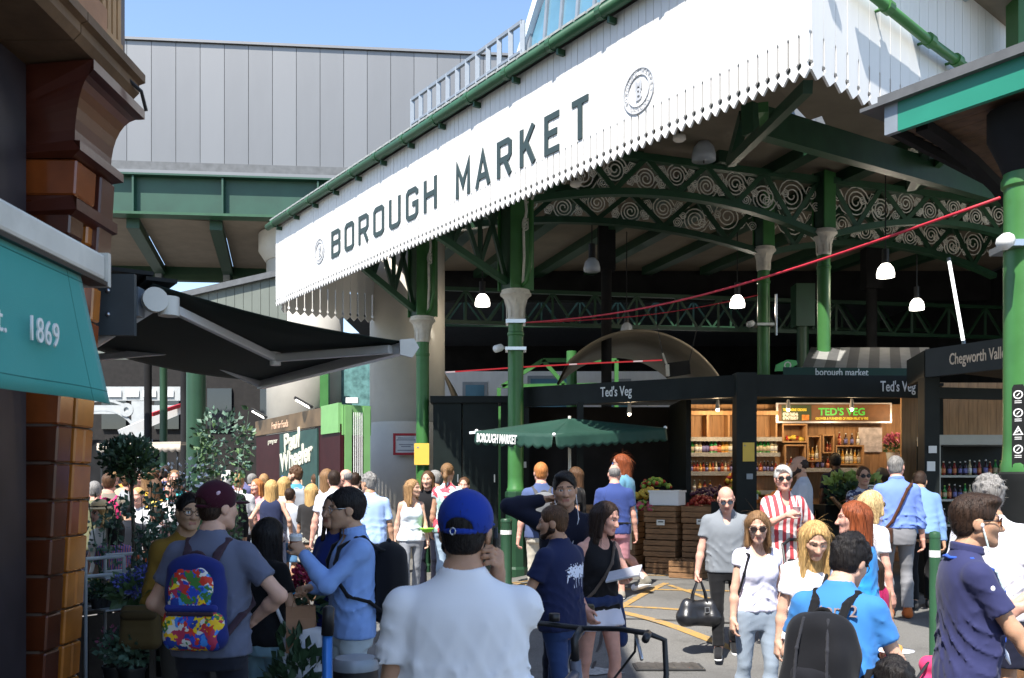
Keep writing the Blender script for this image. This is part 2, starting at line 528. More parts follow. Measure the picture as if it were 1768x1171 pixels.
M_steel = mat('bright_steel', (0.55, 0.56, 0.58), 0.28, 0.9, var=0.05)
UP = Vector((0, 0, 1))
E1 = Vector((0.566, -0.824, 0)).normalized()     # along the street front, towards the near corner
N1 = E1.cross(UP)                                # out of the street front
E2 = Vector((0.749, 0.662, 0)).normalized()      # along the return
N2 = E2.cross(UP)
O1 = Vector((-1.47, 13.95, 0))
def F1(s, z=0, off=0): return O1 - E1 * (-s) + UP * z + N1 * off      # s along E1
S_L, S_R = -5.86, 7.16
CORNER = F1(S_R)
def F2(s, z=0, off=0): return CORNER + E2 * s + UP * z + N2 * off
ZB, ZT = 5.18, 6.77
# ------------------------------------------------------------------ ground
def ground():
 xs = [-160, -60, -30, -16] + [-12 + 0.5 * i for i in range(61)] + [24, 40, 80, 160]
 ys = [-60, -30, -12] + [-6 + 0.5 * i for i in range(61)] + [28, 34, 50, 100, 250]
 mb = MB()
 vs = [(x, y, ground_z(x, y)) for y in ys for x in xs]
 n = len(xs)
 fs = [(j * n + i, j * n + i + 1, (j + 1) * n + i + 1, (j + 1) * n + i) for j in range(len(ys) - 1) for i in range(n - 1)]
 mb.add(vs, fs)
 mb.build('ground', M_asph, None, smooth=True, kind='structure')
ground()
def stripe(p, q, w):
 "painted line following the ground"
 p = Vector((*p, 0)); q = Vector((*q, 0)); d = (q - p); L = d.length; d /= L
 sd = Vector((-d.y, d.x, 0)) * w * .8 / 2
 n = max(1, int(L / 0.25)); vs = []; fs = []
 for i in range(n + 1):
  c = p + d * (L * i / n)
  for k in (-1, 1):
   a = c + sd * k
   vs.append((a.x, a.y, ground_z(a.x, a.y) + 0.006))
 for i in range(n): fs.append((2 * i, 2 * i + 2, 2 * i + 3, 2 * i + 1))
 mb = MB(); mb.add(vs, fs)
 return mb.build('road_marking', M_yell, None, kind='structure')
for a in [((-1.2, 15.9), (0.6, 15.7), 0.11), ((-0.6, 14.2), (2.4, 13.5), 0.10), ((-0.6, 12.3), (3.2, 11.9), 0.10),
          ((0.05, 13.9), (0.9, 12.2), 0.14), ((-0.5, 11.6), (2.2, 10.75), 0.10), ((1.25, 10.9), (2.1, 12.6), 0.12),
          ((1.2, 10.8), (2.35, 9.35), 0.15), ((2.5, 11.2), (2.1, 12.4), 0.10), ((-0.5, 12.6), (0.35, 10.9), 0.14), ((-1.9, 13.2), (-1.0, 12.6), 0.09)]:
 stripe(*a)
mb = MB(); rnd = random.Random(3)
# worn repair patch in the tarmac
for i, (cx, cy, rr) in enumerate([(0.78, 8.75, 0.2)]):
 pts = [(cx + rr * (1.5 if k % 2 else 1.1) * math.cos(k * .52) * rnd.uniform(.8, 1.2), cy + rr * 0.9 * math.sin(k * .52) * rnd.uniform(.7, 1.2), ground_z(cx, cy) + 0.009) for k in range(12)]
 mb.add(pts, [tuple(range(12))])
mb.build('road_patch', mat('pale_patch', (0.30, 0.30, 0.29), 0.9, var=0.4, scale=30), None, kind='structure')
# tarred joints, a drain cover and a gully
def groundstrip(name, pts, w, m, h=.005):
 mb = MB(); vs = []; fs = []; rn = random.Random(len(pts))
 for i, p in enumerate(pts):
  d = Vector(pts[min(i + 1, len(pts) - 1)]) - Vector(pts[max(i - 1, 0)]); d = Vector((-d.y, d.x)).normalized() * w * rn.uniform(.7, 1.3) / 2
  for k in (-1, 1): x, y = p[0] + d.x * k, p[1] + d.y * k; vs.append((x, y, ground_z(x, y) + h))
 for i in range(len(pts) - 1): fs.append((2 * i, 2 * i + 2, 2 * i + 3, 2 * i + 1))
 mb.add(vs, fs); return mb.build(name, m, None, kind='structure')
M_tar = mat('tar_seam', (.03, .03, .03), .7, var=.3)
rn = random.Random(21)
for a, b in (((-3.5, 13.4), (3.2, 12.9)), ((-3.2, 11.0), (2.6, 10.2)), ((.2, 6), (1.5, 12.7)), ((2.4, 8.2), (4.6, 11.4)), ((-2.0, 16.8), (-1.4, 9.5)), ((1.0, 8.4), (4.2, 7.6))):
 n = 24; groundstrip('tar_joint', [(a[0] + (b[0] - a[0]) * i / n + rn.uniform(-.02, .02), a[1] + (b[1] - a[1]) * i / n + rn.uniform(-.02, .02)) for i in range(n + 1)], .03, M_tar)
for cx, cy, w_, h_ in ((1.5, 9.0, .6, .45), (-1.2, 12.4, .5, .5)):
 z = ground_z(cx, cy); mb = MB(); mb.box((cx, cy, z + .004), (w_ + .06, h_ + .06, .008)); mb.build('cover_frame', M_tar, None, kind='structure')
 mb = MB(); mb.box((cx, cy, z + .007), (w_, h_, .008))
 for k in range(7): mb.box((cx - w_ / 2 + w_ / 7 * (k + .5), cy, z + .012), (w_ / 14, h_ * .86, .004))
 mb.build('drain_cover', mat('cast_iron', (.09, .085, .08), .55, .4, var=.3), None, kind='structure')
# ------------------------------------------------------------------ left corner building, glazed brick
M_glaze = mat('glazed_brick_amber', rgb('ae6824'), 0.2, var=0.28, scale=5, bump=0.03, bscale=20, coat=0.6, dirt=0.25)
M_glaze2 = mat('glazed_brick_russet', rgb('83421e'), 0.2, var=0.25, scale=5, bump=0.03, bscale=20, coat=0.6, dirt=0.3)
M_glaze3 = mat('glazed_brick_brown', rgb('4e2412'), 0.24, var=0.25, scale=4, bump=0.03, bscale=20, coat=0.5, dirt=0.35)  # darker copy of the brick, shade of the near face put into colour
M_terra = mat('terracotta_brown', rgb('4e261c'), 0.3, var=0.2, scale=5, bump=0.05, bscale=25, coat=0.3, dirt=0.3)
M_tan = mat('buff_stone', rgb('b58d62'), 0.65, var=0.2, scale=5, bump=0.15, bscale=30, dirt=0.4)
M_tan2 = mat('buff_stone_pink', rgb('ac7a55'), 0.6, var=0.18, scale=6, bump=0.12, bscale=30, dirt=0.3)
M_tan3 = mat('weathered_stone', rgb('6f563e'), 0.7, var=0.25, scale=5, bump=0.2, bscale=30, dirt=0.5)
M_mortar = mat('dark_mortar', (0.09, 0.06, 0.045), 0.9, var=0.2)
M_wdark = mat('dark_shop_woodwork', (0.022, 0.016, 0.02), 0.45, var=0.2)
BLD = thing('corner_building', 'old corner building of glossy amber and brown glazed bricks on the left edge', 'building', (-2.2, 4.2, 0))
def lean(z): return 0.057 * (z - 2.84)
def brick_block(name, x0, x1, y0, y1, z0, z1, m, parent=BLD, g=0.004, bev=0.008):
 mb = MB()
 vs = []
 for z in (z0 + g, z1 - g):
  o = lean(z)
  for y in (y0 + g, y1 - g):
   for x in (x0, x1): vs.append((x + o, y, z))
 mb.add(vs, [(0, 2, 3, 1), (4, 5, 7, 6), (0, 1, 5, 4), (2, 6, 7, 3), (0, 4, 6, 2), (1, 3, 7, 5)])
 o = mb.build(name, m, parent)
 bevel(o, bev, 1)
 return o
# core mass and wing
mb = MB()
mb.box((-6.3, -4.9, 5.0), (8.0, 18.2, 9.9))
o = mb.build('wall', M_mortar, BLD)
mb = MB(); mb.box((-6.2, -4.9, 10.02), (8.75, 18.6, 0.14)); mb.box((-6.2, -4.9, 9.86), (8.5, 18.4, 0.16)); mb.build('roof_cornice', M_tan, BLD)
# courses of the pilaster
rnd = random.Random(5)
ch = 0.172; z = 0.02; i = 0
while z < 2.86:
 z1 = z + ch
 brick_block('brick', -2.37, -2.0, 4.19, 4.335, z, z1, M_glaze3 if rnd.random() < .55 else M_glaze2)
 # narrow dark fillet course
 if i % 2: brick_block('brick', -2.25, -2.004, 4.37, 4.56, z, z1, rnd.choice([M_glaze, M_glaze, M_glaze2]))
 else:
  brick_block('brick', -2.25, -2.004, 4.37, 4.465, z, z1, rnd.choice([M_glaze, M_glaze2]))
  brick_block('brick', -2.25, -2.004, 4.465, 4.56, z, z1, rnd.choice([M_glaze, M_glaze]))
 z = z1; i += 1
for zz in np.arange(0.02, 2.85, 0.344):       # the larger blocks of the face that looks up the street
 brick_block('brick', -2.62, -2.39, 4.215, 4.36, zz, zz + 0.344, M_glaze3)
mb = MB()
for z0, z1 in ((0.0, 1.5), (1.5, 2.9)):
 vs = []
 for z in (z0, z1):
  o = lean(z)
  for y in (4.2, 4.57):
   for x in (-2.7, -2.03): vs.append((x + o, y, z))
 mb.add(vs, [(0, 2, 3, 1), (4, 5, 7, 6), (0, 1, 5, 4), (2, 6, 7, 3), (0, 4, 6, 2), (1, 3, 7, 5)])
mb.build('pilaster_core', M_mortar, BLD)
# capital: necking, frieze block, flaring corbel
def stepped(name, prof, y0, y1, xin, m):
 "a moulding of profile (x out, z) run along y, with its ends returned"
 mb = MB()
 n = len(prof)
 vs = [(x, y0 - max(0, (x + 2.0)) * 0.85, z) for x, z in prof] + [(x, y1 + max(0, (x + 2.0)) * 0.5, z) for x, z in prof]
 vs += [(xin, y0, prof[0][1]), (xin, y0, prof[-1][1]), (xin, y1, prof[0][1]), (xin, y1, prof[-1][1])]
 fs = [(i, n + i, n + i + 1, i + 1) for i in range(n - 1)]
 fs += [tuple(list(range(n)) + [2 * n + 1, 2 * n]), tuple(list(range(2 * n - 1, n - 1, -1)) + [2 * n + 2, 2 * n + 3])]
 fs += [(n - 1, 2 * n - 1, 2 * n + 3, 2 * n + 1), (0, 2 * n, 2 * n + 2, n)]
 mb.add(vs, fs)
 return mb.build(name, m, BLD)
stepped('necking', [(-2.0, 2.86), (-1.955, 2.88), (-1.955, 2.93), (-1.99, 2.95)], 4.2, 4.57, -2.62, M_terra)
brick_block('frieze_block', -2.62, -1.985, 4.19, 4.40, 2.95, 3.12, M_glaze2)
brick_block('frieze_block', -2.5, -1.975, 4.42, 4.58, 2.72, 3.12, M_terra)
stepped('frieze_moulding', [(-1.99, 3.12), (-1.93, 3.14), (-1.93, 3.18), (-1.985, 3.2)], 4.2, 4.57, -2.62, M_terra)
prof = [(-1.985 + 0.125 * (1 - math.cos(t * math.pi / 2)), 3.2 + 0.27 * math.sin(t * math.pi / 2)) for t in [i / 8 for i in range(9)]] + [(-1.845, 3.475), (-1.845, 3.52)]
stepped('corbel', prof, 4.22, 4.58, -2.62, M_terra)
# broken lip of the corbel
# long cornice along the street front and soffit
def run(name, prof, y0, y1, m):
 mb = MB(); n = len(prof)
 vs = [(x, y0, z) for x, z in prof] + [(x, y1, z) for x, z in prof]
 fs = [(i, i + 1, n + i + 1, n + i) for i in range(n - 1)] + [(n - 1, 0, n, 2 * n - 1), tuple(reversed(range(n))), tuple(range(n, 2 * n))]
 mb.add(vs, fs); return mb.build(name, m, BLD)
for k in range(7):
 y1 = 4.55 - k * 0.62
 run('cornice_stone', [(-2.3, 3.53), (-1.86, 3.53), (-1.83, 3.56), (-1.83, 3.60), (-1.80, 3.61), (-1.80, 3.65), (-1.86, 3.69), (-2.3, 3.70)], y1 - 0.612, y1, M_tan3)
for k in range(12):
 for r in range(2):
  y1 = 4.36 - k * 0.36 - (0.18 if r else 0)
  mb = MB(); mb.box((-2.05, y1 - 0.176, 3.79 + r * 0.185), (0.3, 0.348, 0.178)); bevel(mb.build('stone_block', M_tan if (k + r) % 3 else M_tan2, BLD), 0.008, 1)
for k in range(5):
 mb = MB(); mb.box((-2.06, 3.98 - k * 0.8, 4.45), (0.3, 0.76, 0.74)); bevel(mb.build('stone_panel', M_tan2, BLD), 0.012, 1)
 mb = MB(); mb.box((-2.045, 3.575 - k * 0.8, 4.45), (0.3, 0.05, 0.76)); mb.build('stone_rib', M_terra, BLD)
# fluted pilaster of the upper storey
mb = MB(); mb.box((-2.08, 4.40, 4.6), (0.22, 0.06, 1.8)); mb.build('pilaster_edge', M_wdark, BLD)
for k in range(4):
 mb = MB(); mb.box((-1.985, 4.455 + k * 0.058, 4.65), (0.05, 0.036, 1.6)); mb.build('flute_rib', M_tan, BLD)
mb = MB(); mb.box((-2.06, 4.55, 4.6), (0.12, 0.26, 1.8)); mb.build('flute_back', M_terra, BLD)
mb = MB(); mb.box((-1.99, 4.545, 3.78), (0.06, 0.25, 0.14)); mb.build('flute_base', M_tan, BLD)
mb = MB(); mb.box((-2.09, 4.75, 4.8), (0.16, 0.12, 2.4)); mb.build('corner_strip', M_terra, BLD)
stepped('upper_corbel', [(-2.0, 4.12), (-1.93, 4.15), (-1.89, 4.22), (-1.86, 4.30), (-1.86, 4.40)], 4.5, 4.72, -2.3, M_terra)
# shop woodwork beside the pilaster
mb = MB(); mb.box((-2.72, 4.24, 1.75), (0.14, 0.16, 3.5)); mb.build('window_frame', M_wdark, BLD)
mb = MB(); mb.box((-3.2, 4.28, 1.75), (0.9, 0.06, 3.5)); mb.build('shop_window', mat('dark_glass', (0.01, 0.01, 0.013), 0.08, spec=0.8, var=0.1), BLD)
mb = MB()
for zz in (0.9, 3.0): mb.box((-3.1, 4.21, zz), (0.9, 0.08, 0.1))
mb.build('window_rail', M_wdark, BLD)
mb = MB(); mb.box((-2.2, 2.0, 1.75), (0.1, 4.2, 3.5)); mb.build('shopfront', M_wdark, BLD)
# cables on the corbel
mb = MB(); mb.tube([(-1.99, 4.28, 3.72), (-1.86, 4.40, 3.60), (-1.80, 4.50, 3.55), (-1.80, 4.56, 3.48)], 0.009, 6)
mb.tube([(-2.39, 4.18, 3.5), (-2.41, 4.17, 3.2), (-2.37, 4.165, 2.95), (-2.39, 4.17, 2.5)], 0.007, 6)
mb.build('cable', M_iron, BLD)
# wing with the second awning behind the corner
W0 = Vector((-2.02, 4.70, 0)); WD = Vector((-0.56, 0.83, 0)).normalized(); WN = Vector((0.83, 0.56, 0)).normalized()
mb = MB()
for off, z0, z1 in ((.30, 0, 2.2), (.06, 2.2, 3.3)):
 a = W0 - WN * off + WD * .1; b = a + WD * 5; c, d = b - WN * 5, a - WN * 1.2
 vs = [(p.x, p.y, z0) for p in (a, b, c, d)] + [(p.x, p.y, z1) for p in (a, b, c, d)]
 mb.add(vs, [(3, 2, 1, 0), (4, 5, 6, 7), (0, 1, 5, 4), (1, 2, 6, 5), (2, 3, 7, 6), (3, 0, 4, 7)])
mb.build('rear_wing', M_wdark, BLD)
# lamp bracket at the top left
LB = thing('wall_lantern', 'black iron lantern bracket fixed high on the buff stone front', 'lantern', (-1.8, 3.4, 3.72))
mb = MB(); mb.tube([(-1.9, 3.4, 3.98), (-1.72, 3.4, 3.90), (-1.66, 3.4, 3.78)], 0.025, 8); mb.build('bracket', M_iron, LB)
mb = MB(); mb.lathe([(0.02, 3.80), (0.07, 3.77), (0.085, 3.70), (0.06, 3.62), (0.02, 3.59)], (-1.66, 3.4, 0), 10); mb.build('lantern_body', M_iron, LB, smooth=True)
# ------------------------------------------------------------------ railway viaduct: zinc parapet, green girder, soffit
VIA = thing('railway_viaduct', 'railway viaduct with grey zinc clad side and green girder below', 'bridge', (-5, 26, 0))
vA = Vector((-10.6, 25.5, 0)); vD = Vector((9.54, 0.9, 0)).normalized(); vN = vD.cross(UP)
def VP(s, z, off=0): return vA + vD * s + UP * z + vN * off
pw = 0.655
mb = MB(); mb.box((0, 0.02, 1.79), (pw - 0.014, 0.04, 3.58)); pm = mb.mesh('zinc_sheet', M_zinc)
pm2 = pm.copy(); pm2.materials[0] = M_zinc2
for k in range(-9, 30):
 o = VP(pw * (k + .5), 10.19)
 put('panel', pm if (k * 7) % 3 else pm2, VIA, Matrix.Translation(o) @ Matrix.Rotation(math.atan2(vD.y, vD.x), 4, 'Z'))
def vbar(name, s0, s1, z, off, w, h, m):
 mb = MB(); mb.bar(VP(s0, z, off), VP(s1, z, off), w, h); return mb.build(name, m, VIA)
vbar('parapet_back', -7, 20, 12.0, -0.1, 0.06, 3.64, M_slate)
vbar('coping', -7, 20, 13.82, -0.04, 0.22, 0.07, M_zinc2)
vbar('drip_trim', -7, 20, 10.15, 0.05, 0.16, 0.09, M_zinc2)
vbar('girder_web', -7, 20, 9.55, -0.12, 0.06, 1.1, M_vgrn)
vbar('top_flange', -7, 20, 10.08, 0.0, 0.30, 0.05, M_vgrn)
vbar('bottom_flange', -7, 20, 8.97, 0.06, 0.44, 0.07, M_ggrn)
for s in (0.2, 2.6, 5.2, 7.9, 10.6):
 mb = MB(); mb.box((0, 0, 0), (0.05, 0.22, 1.0)); put('stiffener', mb.mesh('stiffener', M_vgrn), VIA, Matrix.Translation(VP(s, 9.53, 0.0)))
vbar('bearing_beam', -7, 20, 8.75, -6.3, 0.35, 0.5, M_dgrn)
for k in range(-4, 8):
 s = 0.1 + k * 2.25
 mb = MB(); mb.bar(VP(s, 8.80, -0.2), VP(s - 0.9, 8.80, -6.2), 0.34, 0.26); mb.build('cross_girder', M_dgrn, VIA)
 mb = MB(); mb.bar(VP(s + 1.12, 8.97, -0.2), VP(s + 0.22, 8.97, -6.2), 1.86, 0.05); mb.build('soffit_panel', M_ceil, VIA)
 mb = MB(); mb.box(VP(s - 0.9, 8.5, -6.1), (0.22, 0.3, 0.34)); mb.build('hanger', M_grey, VIA)
mb = MB()
for off in (-6.9,): mb.bar(VP(-7, 13.0, off), VP(20, 13.0, off), 0.4, 4.6)
mb.build('far_parapet', M_zinc, VIA)
mb = MB(); mb.bar(VP(-7, 10.3, -3.4), VP(20, 10.3, -3.4), 6.9, 0.3); mb.build('deck', M_slate, VIA)
# round concrete piers
def pier(px0, px1, Y, ztop, label):
 X = ((px0 + px1) / 2 - 884) / FPX * Y; r = (px1 - px0) / 2 / FPX * Y
 p = thing('concrete_pier', label, 'pier', (X, Y, 0), 0, 'round concrete piers')
 n = 28
 mb = MB(); mb.lathe([(r, 0), (r, 2.9), (r * .985, 2.91), (r * .985, 2.94), (r, 2.95), (r, ztop)], (X, Y, 0), n); mb.build('shaft', M_conc, p, smooth=True)
 mb = MB(); mb.lathe([(r * 1.02, ztop), (r * 1.2, ztop + .3), (r * 1.2, ztop + .8)], (X, Y, 0), n); mb.build('pier_head', M_conc, p, auto=40)
 return p
pier(639, 768, 20.5, 7.6, 'wide pale concrete pier behind the green column with yellow notice')
pier(462, 592, 27.6, 8.1, 'shaded concrete pier behind the red greengrocer stall')
# grey boarded gable between the viaduct and the market canopy
GB = thing('boarded_gable', 'grey green vertical boarded gable wall seen above the dark awning', 'wall', (-8.3, 22.5, 0))
for k in range(24):
 X0 = -10.4 + k * 0.21; Zt = 5.55 + (k / 24) * 1.15
 mb = MB(); mb.box((X0, 22.5, (4.6 + Zt) / 2), (0.2, 0.06, Zt - 4.6)); mb.build('board', mat('grey_board', rgb('6a7068'), 0.7, var=0.08, scale=2), GB)
mb = MB(); mb.bar((-10.6, 22.46, 5.55), (-5.2, 22.46, 6.78), 0.2, 0.14); mb.build('coping', M_slate, GB)
# ------------------------------------------------------------------ market canopy front
CAN = thing('market_canopy', 'white boarded market canopy front with green lettering and pointed valance boards', 'canopy', F1(1.0, 0, -1))
def board_mesh(name, w, H, slit, dot, g=0.0035, gs=0.011):
 h = w / 2
 L = [(-h + g, H), (-h + g, slit), (-h + gs, slit - 0.02), (-h + gs, dot + 0.032), (-h + gs + 0.017, dot + 0.014), (-h + gs + 0.017, dot - 0.014), (-h + gs * .6, dot - 0.03), (-h + g, dot - 0.05), (-0.004, 0.0)]
 Rr = [(-x, y) for x, y in reversed(L)]
 mb = MB(); mb.prism(L + Rr, Matrix(((1, 0, 0, 0), (0, 0, -1, 0), (0, 1, 0, 0), (0, 0, 0, 1))), -0.024, 0.0)
 return mb.mesh(name, M_white)
W1 = (S_R - S_L) / 113
bm1 = board_mesh('front_board', W1, ZT - ZB, 0.40, 0.115)
rz1 = math.atan2(E1.y, E1.x); rz2 = math.atan2(E2.y, E2.x)
rnd = random.Random(2)
for k in range(113):
 p = F1(S_L + W1 * (k + .5), ZB, rnd.uniform(-0.0015, 0.0015))
 put('board', bm1, CAN, Matrix.Translation(p) @ Matrix.Rotation(rz1, 4, 'Z'))
W2 = 0.205
for k in range(36):
 bm2 = board_mesh('return_board', W2, 3.9, 0.40, 0.12, 0.0035, 0.013) if k == 0 else bm2
 p = F2(0.03 + W2 * (k + .5), ZB, rnd.uniform(-0.0015, 0.0015))
 put('board', bm2, CAN, Matrix.Translation(p) @ Matrix.Rotation(rz2, 4, 'Z'))
mb = MB(); mb.bar(F1(S_L, (ZB + ZT) / 2 + .3, -0.05), F1(S_R - 0.04, (ZB + ZT) / 2 + .3, -0.05), 0.03, ZT - ZB - 0.62)
mb.build('front_backing', M_white, CAN)
mb = MB(); mb.bar(F2(0.06, ZB + 2.2, -0.05), F2(7.4, ZB + 2.2, -0.05), 0.03, 3.4); mb.build('return_backing', M_white, CAN)
mb = MB(); mb.bar(F1(S_L + .08, ZB + 0.52, -0.14), F1(S_R - .3, ZB + 0.52, -0.14), 0.12, 0.22); mb.build('edge_beam', M_dgrn, CAN)
mb = MB(); mb.bar(F2(.1, ZB + 0.75, -0.14), F2(7.4, ZB + 0.75, -0.14), 0.12, 0.22); mb.build('edge_beam', M_dgrn, CAN)
# left end of the canopy: boards that run back from the end to the pier, pointed as well
WL = 0.17
bmL = board_mesh('end_board', WL, ZT - ZB - .35, 0.62, 0.13, 0.003, 0.011)
for k in range(22):
 p = F1(S_L + 0.02, ZB - 0.12, -0.1) - N1 * (WL * (k + .5))
 put('board', bmL, CAN, Matrix.Translation(p) @ Matrix.Rotation(math.atan2(-N1.y, -N1.x), 4, 'Z'))
# gutter
mb = MB()
pts = []
gs = [F1(S_L - .12, ZT + 0.03, 0.125), F1(S_R + .05, ZT + 0.03, 0.115)]
mb.tube(gs, 0.066, 12)
mb.build('gutter', M_ggrn, CAN, smooth=True)
mb = MB(); mb.bar(F1(S_L - .1, ZT + 0.10, 0.04), F1(S_R, ZT + 0.10, 0.04), 0.16, 0.05); mb.build('gutter_lip', M_ggrn, CAN)
for k in range(15):
 s = S_L + 0.2 + k * 0.92
 mb = MB(); mb.tube([F1(s, ZT + 0.03, 0.125), F1(s + 0.07, ZT + 0.03, 0.115)], 0.08, 12); mb.build('gutter_joint', M_ggrn, CAN)
 mb = MB(); mb.box((0, 0, 0), (0.04, 0.12, 0.07)); put('gutter_bracket', mb.mesh('bracket', M_dgrn), CAN, Matrix.Translation(F1(s + 0.14, ZT - 0.08, 0.045)) @ Matrix.Rotation(rz1, 4, 'Z'))
mb = MB(); mb.bar(F1(S_L, ZT + 0.14, -0.9), F1(S_R, ZT + 0.14, -0.9), 1.9, 0.05); mb.build('canopy_roof', M_slate, CAN)
for k in range(56):     # slate edges peeping over the gutter
 s = S_L + 0.1 + k * 0.23
 mb = MB() if k == 0 else mb
 if k == 0: mb.box((0, 0, 0), (0.2, 0.3, 0.025)); sl = mb.mesh('slate', mat('pale_slate', (0.36, 0.37, 0.36), 0.6, var=0.3, scale=5))
 put('slate', sl, CAN, Matrix.Translation(F1(s, ZT + 0.165, -0.02)) @ Matrix.Rotation(rz1, 4, 'Z') @ Matrix.Rotation(R(8), 4, 'X'))
# lettering
def stroke(mb, pts, th, fr, d0, d1, closed=False):
 pts = [Vector((p[0], p[1])) for p in pts]; n = len(pts); Lp = []; Rp = []
 for i in range(n):
  if closed: a = (pts[i] - pts[i - 1]).normalized(); b = (pts[(i + 1) % n] - pts[i]).normalized()
  else:
   a = (pts[i] - pts[i - 1]).normalized() if i else (pts[1] - pts[0]).normalized()
   b = (pts[i + 1] - pts[i]).normalized() if i < n - 1 else a
  nn = Vector((-a.y - b.y, a.x + b.x)).normalized(); m = nn / max(0.45, nn.dot(Vector((-a.y, a.x)))) * th / 2
  Lp.append(pts[i] + m); Rp.append(pts[i] - m)
 for i in range(n if closed else n - 1):
  j = (i + 1) % n
  q = [Rp[i], Rp[j], Lp[j], Lp[i]]
  vs = [fr @ Vector((p.x, p.y, d)) for d in (d0, d1) for p in q]
  mb.add(vs, [(4, 5, 6, 7), (0, 4, 7, 3)[::-1], (0, 1, 5, 4), (3, 7, 6, 2), (1, 2, 6, 5)])
GLY = {'B': [([(0, 0), (0, 1), (.5, 1), (.62, .9), (.62, .64), (.54, .54), (.62, .44), (.62, .1), (.5, 0)], 1), ([(.06, .54), (.5, .54)], 0)],
       'O': [([(.1, 0), (0, .1), (0, .9), (.1, 1), (.52, 1), (.62, .9), (.62, .1), (.52, 0)], 1)],
       'R': [([(0, -.08), (0, 1), (.5, 1), (.62, .9), (.62, .56), (.52, .46), (.07, .46)], 0), ([(.32, .46), (.62, -.08)], 0)],
       'U': [([(0, 1.08), (0, .1), (.1, 0), (.52, 0), (.62, .1), (.62, 1.08)], 0)],
       'G': [([(.62, .78), (.62, .9), (.52, 1), (.1, 1), (0, .9), (0, .1), (.1, 0), (.52, 0), (.62, .1), (.62, .48), (.34, .48)], 0)],
       'H': [([(0, -.08), (0, 1.08)], 0), ([(.62, -.08), (.62, 1.08)], 0), ([(.08, .52), (.54, .52)], 0)],
       'M': [([(0, -.08), (0, 1), (.35, .3), (.7, 1), (.7, -.08)], 0)],
       'A': [([(-.03, -.08), (.32, 1.0), (.67, -.08)], 0), ([(.14, .28), (.5, .28)], 0)],
       'K': [([(0, -.08), (0, 1.08)], 0), ([(.6, 1.08), (.07, .42)], 0), ([(.24, .60), (.62, -.08)], 0)],
       'E': [([(.6, 1), (0, 1), (0, 0), (.6, 0)], 0), ([(.08, .52), (.5, .52)], 0)],
       'T': [([(-.04, 1), (.66, 1)], 0), ([(.31, .92), (.31, -.08)], 0)]}
def sign_word(word, s0, s1, z0, h, th):
 n = len(word); pitch = (s1 - s0 + 0.18) / n; w = (pitch - 0.18) / .62
 for i, c in enumerate(word):
  fr = frame(F1(s0 + i * pitch + th / 2, z0 + th / 2, 0.008), E1, UP)
  mb = MB()
  for q, (pts, cl) in enumerate(GLY[c]):
   stroke(mb, [(x * (w - th / .62), y * (h - th)) for x, y in pts], th, fr, -0.01, 0.006 + q * 0.0015, bool(cl))
  mb.build('sign_letter', M_letter, CAN)
sign_word('BOROUGH', -3.06, 0.69, 5.60, 0.48, 0.075)
sign_word('MARKET', 1.225, 4.16, 5.58, 0.48, 0.075)
M_crest = mat('crest_ink', (0.44, 0.45, 0.47), 0.6, var=0.1)
def crest(s, z, r):
 o = F1(s, z, 0.010)
 for rr, th in ((r, .009), (r * .70, .004)):
  mb = MB(); fr = frame(o, E1, UP)
  stroke(mb, [(rr * math.cos(2 * math.pi * k / 36), rr * math.sin(2 * math.pi * k / 36)) for k in range(36)], th, fr, -0.01, 0.004, True)
  mb.build('crest_ring', M_crest, CAN)
 s_ = 'BOROUGH MARKET LONDON '
 for k, c in enumerate(s_):
  if c == ' ': continue
  a = math.pi * 1.12 - 2 * math.pi * k / len(s_)
  x = Vector((math.sin(a), -math.cos(a)))
  tx = E1 * math.sin(a) - UP * math.cos(a); ty = E1 * math.cos(a) + UP * math.sin(a)
  text('crest_letter', c, M_crest, frame(o + ty * r * .77, tx, ty), r * .24, CAN, ext=0.002, align='CENTER')
 text('crest_monogram', 'M', M_crest, frame(o + UP * r * .05, E1, UP), r * .62, CAN, ext=0.003, bold=0.004, align='CENTER')
 text('crest_monogram', 'B', M_crest, frame(o - UP * r * .42, E1, UP), r * .75, CAN, ext=0.0025, bold=0.004, align='CENTER')
crest(4.98, 5.80, 0.235); crest(-3.6, 5.85, 0.22)
# ceiling boards under the canopy corner and the hall, purlins, struts
def spot_s(px, off):
 "s on the street front line (moved off inwards) seen at pixel column px"
 a = (px - 884) / FPX; o = O1 + N1 * off
 return -((o.x - o.y * a) / (-E1.x * 1 - (-E1.y) * a)) * -1
mb = MB()
for k in range(14):
 mb2 = MB(); mb2.bar(F1(S_L + .1 + k * .94, 6.60, -0.2), F1(S_L + .1 + k * .94, 6.95, -1.9), 0.92, 0.04); mb2.build('ceiling_board', M_ceil, CAN)
# hall: roof slab with openings, ceiling, walls
HALL = thing('market_hall', 'dark iron framed market hall behind the white canopy', 'building', (5, 20, 0))
def slab(name, poly, z0, z1, m, parent):
 mb = MB(); mb.prism([(p[0], p[1]) for p in poly], Matrix.Translation((0, 0, 0)), z0, z1); return mb.build(name, m, parent)
P = lambda s, off: (F1(s, 0, off).x, F1(s, 0, off).y)
nearL, nearR = F1(S_L + .5, 0, -1.75), F1(S_R - .1, 0, -0.25)
def holed(name, poly, hole, z0, z1, m):
 "a slab with an added slot that lets sun onto the tall column"
 h0, h1, h2, h3 = hole            # near left, near right, far right, far left of the slot
 a, b, c, d, e, f = poly
 slab(name, [a, b, c, h1, h0], z0, z1, m, HALL)
 slab(name, [c, d, h2, h1], z0, z1, m, HALL); slab(name, [d, e, f, h3, h2], z0, z1, m, HALL); slab(name, [f, a, h0, h3], z0, z1, m, HALL)
SLOT = [(4.20, 14.25), (4.62, 14.05), (5.42, 15.62), (5.0, 15.82)]  # added opening, shaped so that sun strikes the tall green column
